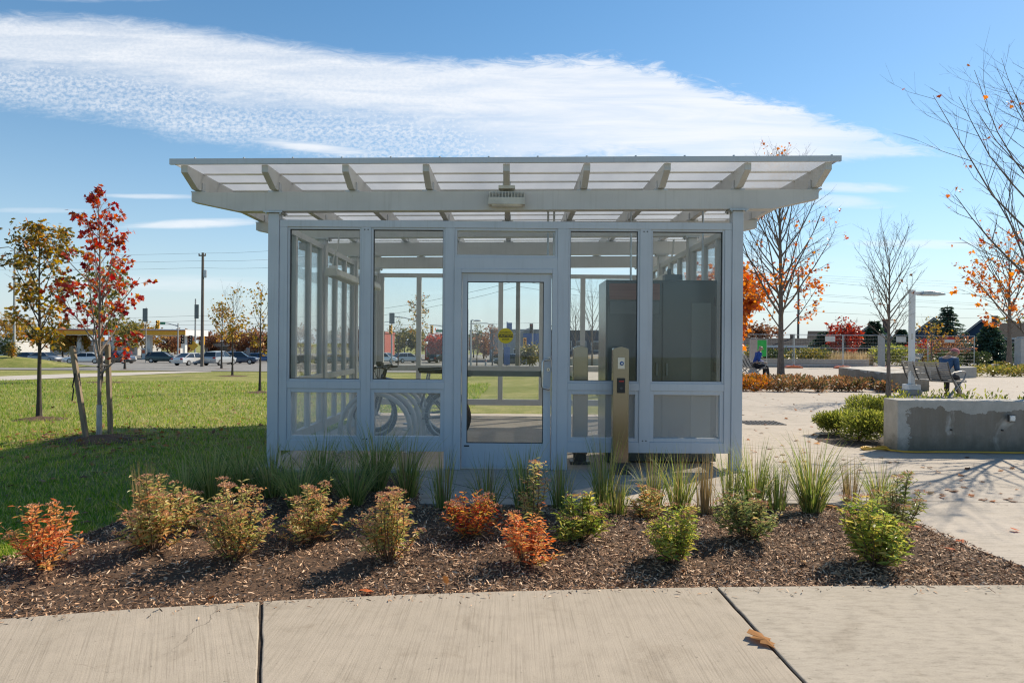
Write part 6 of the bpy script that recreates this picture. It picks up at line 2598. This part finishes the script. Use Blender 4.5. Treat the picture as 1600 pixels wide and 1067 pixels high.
def signal_pole(label, px, Y, top, arm_px=None, arm_dy=0, heads=(), sign=None, back=None, r=.11, diamond=False):
    """heads: (px, py, 'y' side-on yellow | 'r' facing us) along the arm"""
    x = hx(px, Y)
    zb = gz(x, Y) - .1
    H = hz_(px, top, Y) - zb
    t_ = thing('traffic_signal', label, 'traffic light', (x, Y, zb), 0, 'traffic signals at the crossing')
    b = MB()
    b.tube([(0, 0, 0), (0, 0, H)], [r, r * .7], 8)
    b.build('pole', M['conc_pole'], t_, local=True, smooth=True)
    if arm_px:
        q = P(arm_px, top + arm_dy, Y)
        b = MB()
        b.tube([(0, 0, H - .4), ((q.x - x) * .5, 0, (q.z - zb + H - .4) / 2 + .12), (q.x - x, 0, q.z - zb)], [.07, .055, .04], 6)
        b.build('arm', M['galv'], t_, local=True, smooth=True)
    for (hx_, hy_, kd) in heads:
        q = P(hx_, hy_, Y)
        c = (q.x - x, -.2, q.z - zb)
        b = MB()
        b.box((c[0] - .19, c[1] - .14, c[2] - .55), (c[0] + .19, c[1] + .12, c[2] + .55))
        b.box((c[0] - .03, c[1] + .1201, c[2] - .1), (c[0] + .03, .05, c[2] + .1))
        for k in (-1, 0, 1):
            b.tube([(c[0], c[1] - .14, c[2] + .36 * k), (c[0], c[1] - .36, c[2] + .36 * k - .03)], [.145, .135], 8, cap=False)
        hd_ = b.build('signal_head', M['signal'] if kd != 'k' else M['grille'], t_, local=True, bevel=.02)
        for k in (-1, 0, 1):
            b = MB()
            b.lathe([(.12, c[1] - .155), (.125, c[1] - .1405)], (c[0], 0, c[2] + .36 * k), 10, 'y')
            b.build('lens', M['lens_red'] if (k == 1 and kd in 'rk') else M['lens_off'], hd_, local=True)
    if sign:
        q0, q1 = P(sign[0], sign[2], Y), P(sign[1], sign[3], Y)
        b = MB()
        b.box((q0.x - x, -.16, q1.z - zb), (q1.x - x, -.12, q0.z - zb))
        b.build('street_sign', M['green_sign'], t_, local=True)
    if back:
        q0, q1 = P(back[0], back[2], Y), P(back[1], back[3], Y)
        b = MB()
        b.box((q0.x - x, -.3, q1.z - zb), (q1.x - x, -.22, q0.z - zb))
        b.tube([((q0.x + q1.x) / 2 - x, -.22, (q0.z + q1.z) / 2 - zb), (0, 0, (q0.z + q1.z) / 2 - zb)], .05, 5)
        b.build('backplate', M['signback'], t_, local=True, bevel=.02)
    if diamond:
        q = P(303, 540, Y)
        b = MB()
        s = .62
        b.prism([(q.x - x - s, q.z - zb), (q.x - x, q.z - zb - s), (q.x - x + s, q.z - zb), (q.x - x, q.z - zb + s)], -.2, -.16, 'xz')
        b.build('warning_sign', M['signal'], t_, local=True)


signal_pole('traffic signal with a yellow head and green street sign on a left reaching arm', 278, 92, 505, 247, -1, [(248, 507, 'y')], (251, 259, 503, 507))
signal_pole('traffic pole with a dark backplate and yellow diamond sign left of the wooden pole', 305, 84, 467, None, 0, [(287, 530, 'k'), (299, 531, 'k')], None, (305.5, 312, 476, 498), .12, True)
signal_pole('traffic signal with a red light beside the wooden pole', 318, 88, 526, None, 0, [(318, 532, 'r')], None, None)
signal_pole('traffic pole with a large dark backplate right of the red maple', 228, 98, 480, None, 0, [], None, (224.5, 232, 482, 503), .07)
signal_pole('traffic signal with a dark backplate and an arm seen through the second window', 612, 84, 489, 652, 13, [(611, 515, 'y')], None, (609, 617, 489, 506))
signal_pole('traffic signal with an orange head and green street sign in the second window', 700, 92, 508, 672, 0, [(675, 515, 'y')], (681, 697, 515, 519))
signal_pole('white traffic signal pole with red lights on a sloping arm in the door glass', 832, 80, 506, 782, 26, [(830, 513, 'k'), (809, 533, 'r'), (820, 535, 'r')], None, None, .10)
street_light('grey lattice pole at the left of the door glass', 736, 60, 500, .3, 1, .11)

NW = [0]


def wire(label, pts, sag=.8, r=.02, grp='overhead power lines'):
    b = MB()
    path = []
    for a, c in zip(pts, pts[1:]):
        a, c = Vector(a), Vector(c)
        for k in range(13):
            t = k / 13
            p_ = a.lerp(c, t)
            p_.z -= sag * 4 * t * (1 - t)
            path.append(p_)
    path.append(Vector(pts[-1]))
    b.tube(path, r, 4)
    tag(b.build('power_line', M['foil']), label, 'power line', grp)


L0 = P(-700, 372, 75)
R0 = P(2300, 455, 150)
for i, (dz, lb) in enumerate([(0.0, 'topmost power line running from the wooden pole over the shelter'), (.75, 'second power line from the top on the wooden pole'), (1.45, 'third power line from the top on the wooden pole'), (6.2, 'lower cable on the wooden pole'), (6.7, 'lowest cable on the wooden pole')]):
    lo_ = .55 * dz if dz < 2 else dz
    wire(lb, [L0 - Vector((0, 0, lo_ + .1 * i)), P1 - Vector((.0, .0, dz + .05)), P2 - Vector((0, 0, dz * .9 + .1)), P3 - Vector((0, 0, dz * .4 + .1)), R0 - Vector((0, 0, dz * .8))], .9 + .1 * i, .011 if dz < 2 else .014)
for i, (y0, y1, lb) in enumerate([(437, 470, 'upper far cable on the right behind the maples'), (468, 486, 'middle far cable on the right behind the maples'), (486, 497, 'lower far cable on the right behind the maples')]):
    wire(lb, [P(1100, y0 - 8, 95), P(1247, y0, 92), P(1760, y1, 110)], .5, .018, 'far cables on the right')
for i, (y0, y1, lb) in enumerate([(497, 507, 'upper far cable behind the glass'), (512, 514, 'lower far cable behind the glass')]):
    wire(lb, [P(-300, y0, 105), P(400, y1, 105), P(1000, y0 + 2, 105)], .4, .02, 'far cables behind the shelter')


# ------------------------------------------------------------------ vehicles
def car(label, px, py, rot, col, kind='sedan', seed=0, Y=None, name=None):
    g = G(px, py, 0.0) if Y is None else Vector((hx(px, Y), Y, gz(hx(px, Y), Y)))
    t_ = thing('parked_car' if name is None else name, label, 'car', (g.x, g.y, gz(g.x, g.y) + .02), R(rot), 'cars waiting on the road')
    t_.scale = (.93, .93, .93)
    pm = mat('car_paint', col, .28, .25, .02, 2, spec=.6, coat=.6)
    if kind == 'sedan':
        L, W, H, belt = 4.75, 1.84, 1.45, .93
        prof = [(-2.37, .62, .78, .74), (-2.3, .30, .96, .86), (-1.5, .22, 1.0, .91), (-.4, .2, .95, .92), (.8, .2, .95, .92), (1.2, .2, .95, .91), (1.9, .22, .84, .89), (2.25, .28, .72, .80), (2.37, .40, .60, .66)]
        gh = [(-1.95, .97), (-1.05, 1.42), (.25, 1.45), (1.15, .96)]
    elif kind == 'hatch':
        L, W, H, belt = 4.3, 1.80, 1.5, .95
        prof = [(-2.12, .45, .9, .78), (-2.05, .28, 1.0, .86), (-1.3, .22, 1.0, .90), (-.4, .2, .98, .91), (.8, .2, .96, .91), (1.15, .2, .98, .90), (1.75, .22, .86, .87), (2.05, .28, .74, .78), (2.15, .40, .60, .64)]
        gh = [(-2.02, 1.0), (-1.5, 1.45), (.2, 1.5), (1.1, .98)]
    else:
        L, W, H, belt = 4.7, 1.90, 1.7, 1.06
        prof = [(-2.33, .50, 1.0, .82), (-2.25, .32, 1.1, .90), (-1.4, .26, 1.1, .94), (-.4, .25, 1.08, .95), (.8, .25, 1.06, .95), (1.15, .25, 1.08, .94), (1.85, .26, 1.0, .91), (2.22, .32, .88, .84), (2.33, .45, .70, .70)]
        gh = [(-2.22, 1.09), (-1.85, 1.62), (.2, 1.7), (1.1, 1.07)]
    b = MB()
    vs, fs = [], []
    for (x, z0, z1, hw) in prof:
        m_ = (z0 + z1) / 2 + .08
        ring = [(x, -hw * .86, z0), (x, -hw, z0 + .12), (x, -hw, m_), (x, -hw * .94, z1 - .04), (x, -hw * .80, z1), (x, hw * .80, z1), (x, hw * .94, z1 - .04), (x, hw, m_), (x, hw, z0 + .12), (x, hw * .86, z0)]
        vs += ring
    n = 10
    for i in range(len(prof) - 1):
        for j in range(n):
            fs.append((i * n + j, (i + 1) * n + j, (i + 1) * n + (j + 1) % n, i * n + (j + 1) % n))
    fs.append(tuple(range(n)))
    fs.append(tuple((len(prof) - 1) * n + j for j in range(n - 1, -1, -1)))
    b.add(vs, fs)
    hb_, ht_ = W / 2 * .93, W / 2 * .70
    r0, r1, r2, r3 = gh
    # roof skin and pillars in body colour
    zr = max(r1[1], r2[1])
    b.hexa([(r1[0] - .05, -ht_ - .02, r1[1] - .03), (r2[0] + .06, -ht_ - .02, r2[1] - .03), (r2[0] + .06, ht_ + .02, r2[1] - .03), (r1[0] - .05, ht_ + .02, r1[1] - .03),
            (r1[0], -ht_ + .10, r1[1] + .03), (r2[0] - .1, -ht_ + .10, r2[1] + .03), (r2[0] - .1, ht_ - .10, r2[1] + .03), (r1[0], ht_ - .10, r1[1] + .03)])
    for s in (-1, 1):
        b.bar((r0[0], s * hb_ * .97, r0[1] - .02), (r1[0], s * ht_, r1[1]), .07, .11 if kind != 'sedan' else .08)
        b.bar((r3[0], s * hb_ * .97, r3[1] - .02), (r2[0], s * ht_, r2[1]), .06, .05)
        b.bar((-.45, s * hb_ * .985, belt), (-.45, s * (ht_ + .01), zr - .03), .04, .06, (1, 0, 0))
        b.box((r3[0] - .22, s * (W / 2 + .02) - .09, belt + .03), (r3[0] - .08, s * (W / 2 + .02) + .09, belt + .17))
    body = b.build('body', pm, t_, local=True, smooth=True)
    b = MB()
    b.hexa([(r0[0] + .03, -hb_, r0[1] - .03), (r3[0] - .03, -hb_, r3[1] - .03), (r3[0] - .03, hb_, r3[1] - .03), (r0[0] + .03, hb_, r0[1] - .03),
            (r1[0] + .03, -ht_, r1[1] - .02), (r2[0] - .03, -ht_, r2[1] - .02), (r2[0] - .03, ht_, r2[1] - .02), (r1[0] + .03, ht_, r1[1] - .02)])
    b.build('windows', M['car_glass'], t_, local=True)
    rw = .33 if kind != 'suv' else .37
    for x in (-1.42 * L / 4.7, 1.42 * L / 4.7):
        for s in (-1, 1):
            b = MB()
            y = s * (W / 2 - .10)
            b.lathe([(rw - .06, y - .115), (rw, y - .08), (rw, y + .08), (rw - .06, y + .115)], (x, 0, rw), 20, 'y')
            wh = b.build('wheel', M['rubber'], t_, local=True, smooth=True)
            b = MB()
            yo = y + s * .117
            b.lathe([(.21, min(yo, yo + s * .012)), (.21, max(yo, yo + s * .012))], (x, 0, rw), 14, 'y')
            b.build('rim', M['galv'], wh, local=True)
    zt = prof[1][2]
    for s in (-1, 1):
        b = MB()
        b.box((prof[0][0] - .015, s * W * .36 - .16, zt - .26), (prof[0][0] + .2, s * W * .36 + .16, zt - .06))
        b.build('tail_light', M['tail'], t_, local=True, bevel=.02)
        b = MB()
        zf = prof[-2][2]
        b.box((prof[-1][0] - .22, s * W * .35 - .17, zf - .17), (prof[-1][0] + .0, s * W * .35 + .17, zf - .03))
        b.build('headlight', M['lamp_lens'], t_, local=True, bevel=.02)
    b = MB()
    b.box((prof[0][0] - .03, -.26, .55), (prof[0][0] + .1, .26, .68))
    b.build('number_plate', M['offwhite'], t_, local=True)


WHITE, SILVER, GREY, BLK, BLUE, NAVY, GRN = (.70, .70, .69), (.42, .43, .44), (.20, .21, .23), (.02, .022, .026), (.02, .07, .20), (.015, .03, .07), (.02, .045, .045)
car('white sedan seen from behind, left of the silver wagon', 300, 571, 72, WHITE, 'sedan')
car('silver grey estate car with red tail lights, left of the wooden pole', 343, 571, 82, SILVER, 'suv')
car('dark SUV nearest to the shelter on the left', 376, 569, 8, NAVY, 'suv')
car('dark blue SUV roof behind the nearest dark SUV', 357, 564, -8, BLUE, 'suv', Y=97)
car('dark green SUV in front of the filling station', 255, 567, 8, GRN, 'suv')
car('white car facing left behind the red maple stakes', 131, 568, 200, WHITE, 'sedan')
car('black hatchback behind the red maple', 185, 568, -6, BLK, 'hatch')
car('bright blue SUV behind the black hatchback', 186, 561, -6, BLUE, 'suv', Y=99)
car('dark blue car at the far left by the street light', 46, 562, -4, NAVY, 'sedan', Y=100)
car('grey blue car just left of the white car on the far left', 72, 563, -10, GREY, 'sedan', Y=92)
car('small blue car beside the shelter column in the distance', 408, 563, 10, BLUE, 'hatch', Y=105)
car('white SUV at the left of the second window', 604, 567, -20, WHITE, 'suv')
car('silver estate car in the middle of the second window', 637, 567, 35, SILVER, 'suv')
car('black car at the right of the second window', 683, 567, 70, BLK, 'hatch')
car('silver SUV seen in the door glass facing left', 806, 571, 185, SILVER, 'suv')
car('dark SUV behind the silver one in the door glass', 796, 562, 180, NAVY, 'suv', Y=93)
car('dark car seen through the first window', 480, 568, 10, BLK, 'sedan')
car('silver car seen between the side wall posts', 528, 567, 10, SILVER, 'hatch')
b_ = G(759, 572)
t_ = thing('bollard', 'short pale bollard by the road seen in the door glass', 'bollard', (b_.x, b_.y, gz(b_.x, b_.y) - .03))
b = MB()
b.lathe([(.14, 0), (.13, .75), (.11, .92), (.03, .99)], (0, 0, 0), 12)
b.lathe([(.145, .70), (.145, .78)], (0, 0, 0), 12, 'z', 1)
b.build('bollard_body', [M['conc_pole'], M['redled']], t_, local=True, smooth=True)

# ------------------------------------------------------------------ stakes, mulch rings, leaves
sb_, stp = G(136, 688, -.03), P(113, 541, G(136, 688).y + .05)
t_ = thing('tree_stake', 'leaning wooden stake left of the red maple', 'stake', sb_, 0, 'stakes of the red maple')
b = MB()
b.bar((0, 0, -.05), stp - sb_, .058, .058, (0, 1, 0))
b.build('post', M['stake'], t_, local=True, bevel=.006)
q = (stp - sb_) * .72
b = MB()
b.tube([q + Vector((0, -.03, 0)), q + Vector((-.02, -.05, -.18)), q + Vector((-.005, -.05, -.22)), q + Vector((-.025, -.05, -.38))], .009, 5)
b.build('strap', M['strap'], t_, local=True)
sb_, stp = G(173, 678, -.03), P(168, 538, G(173, 678).y)
t_ = thing('tree_stake', 'upright wooden stake right of the red maple', 'stake', sb_, 0, 'stakes of the red maple')
b = MB()
b.bar((0, 0, -.05), stp - sb_, .058, .058, (0, 1, 0))
b.build('post', M['stake'], t_, local=True, bevel=.006)
q = (stp - sb_) * .78
mt = maple_b + Vector((0, 0, .02)) - sb_
b = MB()
b.tube([q + Vector((.04, 0, 0)), q + Vector((0, -.04, 0)), (mt.x, mt.y - .04, q.z - .02), (mt.x - .04, mt.y, q.z - .02), (mt.x, mt.y + .04, q.z - .02), q + Vector((0, .04, 0)), q + Vector((.04, 0, 0))], .010, 5)
b.tube([q + Vector((-.03, -.03, 0)), q + Vector((-.06, -.05, -.2)), q + Vector((-.09, -.04, -.42))], .009, 5)
b.build('strap', M['strap'], t_, local=True)


def mulch_ring(px, py, rx, lb):
    c = G(px, py, -.03)
    b = MB()
    n = 22
    ring = []
    for k in range(n):
        a = 2 * PI * k / n
        r_ = rx * (1 + .22 * math.sin(k * 2.3) + rng.uniform(-.1, .1))
        ring.append((c.x + r_ * math.cos(a), c.y + r_ * .9 * math.sin(a), gz(c.x, c.y) - .026))
    b.add(ring + [(c.x, c.y, gz(c.x, c.y) + .04)], [(k, (k + 1) % n, n) for k in range(n)])
    tag(b.build('tree_pit', M['mulch']), kind='structure')


for (px, py, rx) in [(61, 656, .42), (155, 687, .62), (158, 598, .9), (195, 578, 1.0), (346, 577, .9), (363, 588, .8), (406, 614, .5)]:
    mulch_ring(px, py, rx, '')
# bare patch strip of dried leaves on the lawn by the maple
LP, LD, LS = [], [], []
for i in range(900):
    if rng.random() < .40:
        p_ = maple_b + Vector((rng.gauss(0, .9), rng.gauss(0, .8), 0))
        y, x = p_.y, p_.x
    else:
        y = rng.uniform(5, 26)
        x = -rng.uniform(.28, .78) * y
    if -2.9 < x or y < 4.6 or (x > XMIN and (bed_back(x) or 0) > y):
        continue
    LP.append((x, y, gz(x, y) - .03 + .025))
    LD.append((rng.gauss(0, 1), rng.gauss(0, 1), rng.gauss(0, .25)))
    LS.append(rng.uniform(.04, .09))
LM['litter'] = leaf_mat('leaf_litter', [(.10, .05, .03), (.22, .10, .05), (.34, .18, .08), (.42, .14, .04), (.30, .22, .13)], .2, .8)
v_, f_ = scatter(T_MAPLE[0], T_MAPLE[1], LP, LD, LS, roll=np.tile(np.array([[0, 0, 1.0]]), (len(LP), 1)) + nrng.normal(size=(len(LP), 3)) * .25)
tag(np_obj('lawn_leaf_litter', v_, f_, LM['litter']), 'brown fallen leaves scattered on the lawn', 'leaf litter', kind='stuff')
LP, LD, LS = [], [], []
for i in range(520):
    y = 6 + 20 * rng.random() ** 1.5
    x = rng.uniform(2.7, 3.0 + .75 * y)
    if y < 8.5 and x < 2.8:
        continue
    if (bed_back(x) if x < XMAX else 3.9) > y or (4.8 < x and 8.4 < y < 10.5):
        continue
    LP.append((x, y, .006))
    LD.append((rng.gauss(0, 1), rng.gauss(0, 1), rng.gauss(.05, .2)))
    LS.append(rng.uniform(.03, .085))
v_, f_ = scatter(T_MAPLE[0], T_MAPLE[1], LP, LD, LS, roll=nrng.normal(size=(len(LP), 3)) * .25 + np.array([[0, 0, 1.0]]))
v_[:, 2] = np.maximum(v_[:, 2], .001)
tag(np_obj('plaza_leaf_litter', v_, f_, LM['litter']), 'brown fallen leaves scattered over the plaza', 'leaf litter', kind='stuff')
LP, LD, LS = [], [], []
for i in range(150):
    x = rng.uniform(-4.4, 6.4)
    f, b = edge_y(x), bed_back(x)
    if not b or b < f + .1:
        continue
    y = f + (b - f) * rng.random()
    LP.append((x, y, bed_z(x, y) + .018))
    LD.append((rng.gauss(0, 1), rng.gauss(0, 1), rng.gauss(.1, .3)))
    LS.append(rng.uniform(.025, .07))
v_, f_ = scatter(T_OAK[0], T_OAK[1], LP, LD, LS, roll=nrng.normal(size=(len(LP), 3)) * .35 + np.array([[0, 0, 1.0]]))
tag(np_obj('bed_leaf_litter', v_, f_, LM['litter']), 'dry fallen leaves caught among the bark chips', 'leaf litter', kind='stuff')
# single leaves that catch the eye
M['orangeleaf'] = leaf_mat('fallen_orange_leaf', [(.62, .22, .03), (.66, .30, .05), (.5, .14, .03)], .3, .8)
M['orangebrown'] = leaf_mat('fallen_orange_brown_leaf', [(.30, .125, .028), (.34, .155, .04), (.27, .10, .025)], .25, .85)
M['brownleaf'] = leaf_mat('fallen_brown_leaf', [(.34, .17, .06), (.42, .24, .09), (.30, .13, .05)], .3, .8)
for (px, py, s, mk, lb, tm) in [
        (1212, 1016, .17, 'orangebrown', 'large orange brown oak leaf lying over the right walk joint', T_OAK), (1432, 826, .075, 'redleaf', 'red leaf at the corner of bed and plaza by the right shrub', T_MAPLE),
        (1497, 853, .07, 'redleaf', 'red leaf on the right tip of the bed, upper one', T_MAPLE), (1492, 864, .07, 'redleaf', 'red leaf on the right tip of the bed, lower one', T_MAPLE), (1592, 831, .07, 'redleaf', 'red leaf on the plaza at the right edge', T_MAPLE),
        (572, 918, .08, 'redleaf', 'pale red leaf at the walk edge below the tan shrub', T_MAPLE), (1290, 795, .13, 'orangeleaf', 'orange leaf by the foot of the largest grass clump', T_MAPLE), (1310, 790, .13, 'orangeleaf', 'second orange leaf right of the largest grass clump', T_MAPLE),
        (998, 809, .09, 'orangeleaf', 'orange leaf on the bark below the bronze post', T_MAPLE), (1276, 694, .09, 'orangeleaf', 'orange leaf on the plaza near the yew shrubs', T_MAPLE), (210, 862, .10, 'redleaf', 'dark red leaf at the foot of the tan shrub on the left', T_MAPLE),
        (1255, 878, .06, 'brownleaf', 'brown leaf on the bare bark left of the right end shrub', T_OAK), (1598, 1040, .06, 'brownleaf', 'small brown leaf at the lower right edge of the walk', T_OAK), (1274, 680, .08, 'orangeleaf', 'small orange leaf on the plaza left of the yew shrubs', T_MAPLE)]:
    g = G(px, py)
    inb = g.x < XMAX and edge_y(g.x) < g.y < (bed_back(g.x) or 0)
    zz = bed_z(g.x, g.y) + .02 if inb else .012
    a = rng.uniform(0, 6.28)
    v_, f_ = scatter(tm[0], tm[1], [(0, 0, 0)], [(math.cos(a), math.sin(a), .12)], [s], roll=[[.15, .1, 1.0]])
    v_[:, 2] -= v_[:, 2].min()
    o_ = np_obj('fallen_leaf', v_, f_, M[mk], loc=(g.x, g.y, zz - .008))
    tag(o_, lb, 'leaf', 'single fallen leaves')
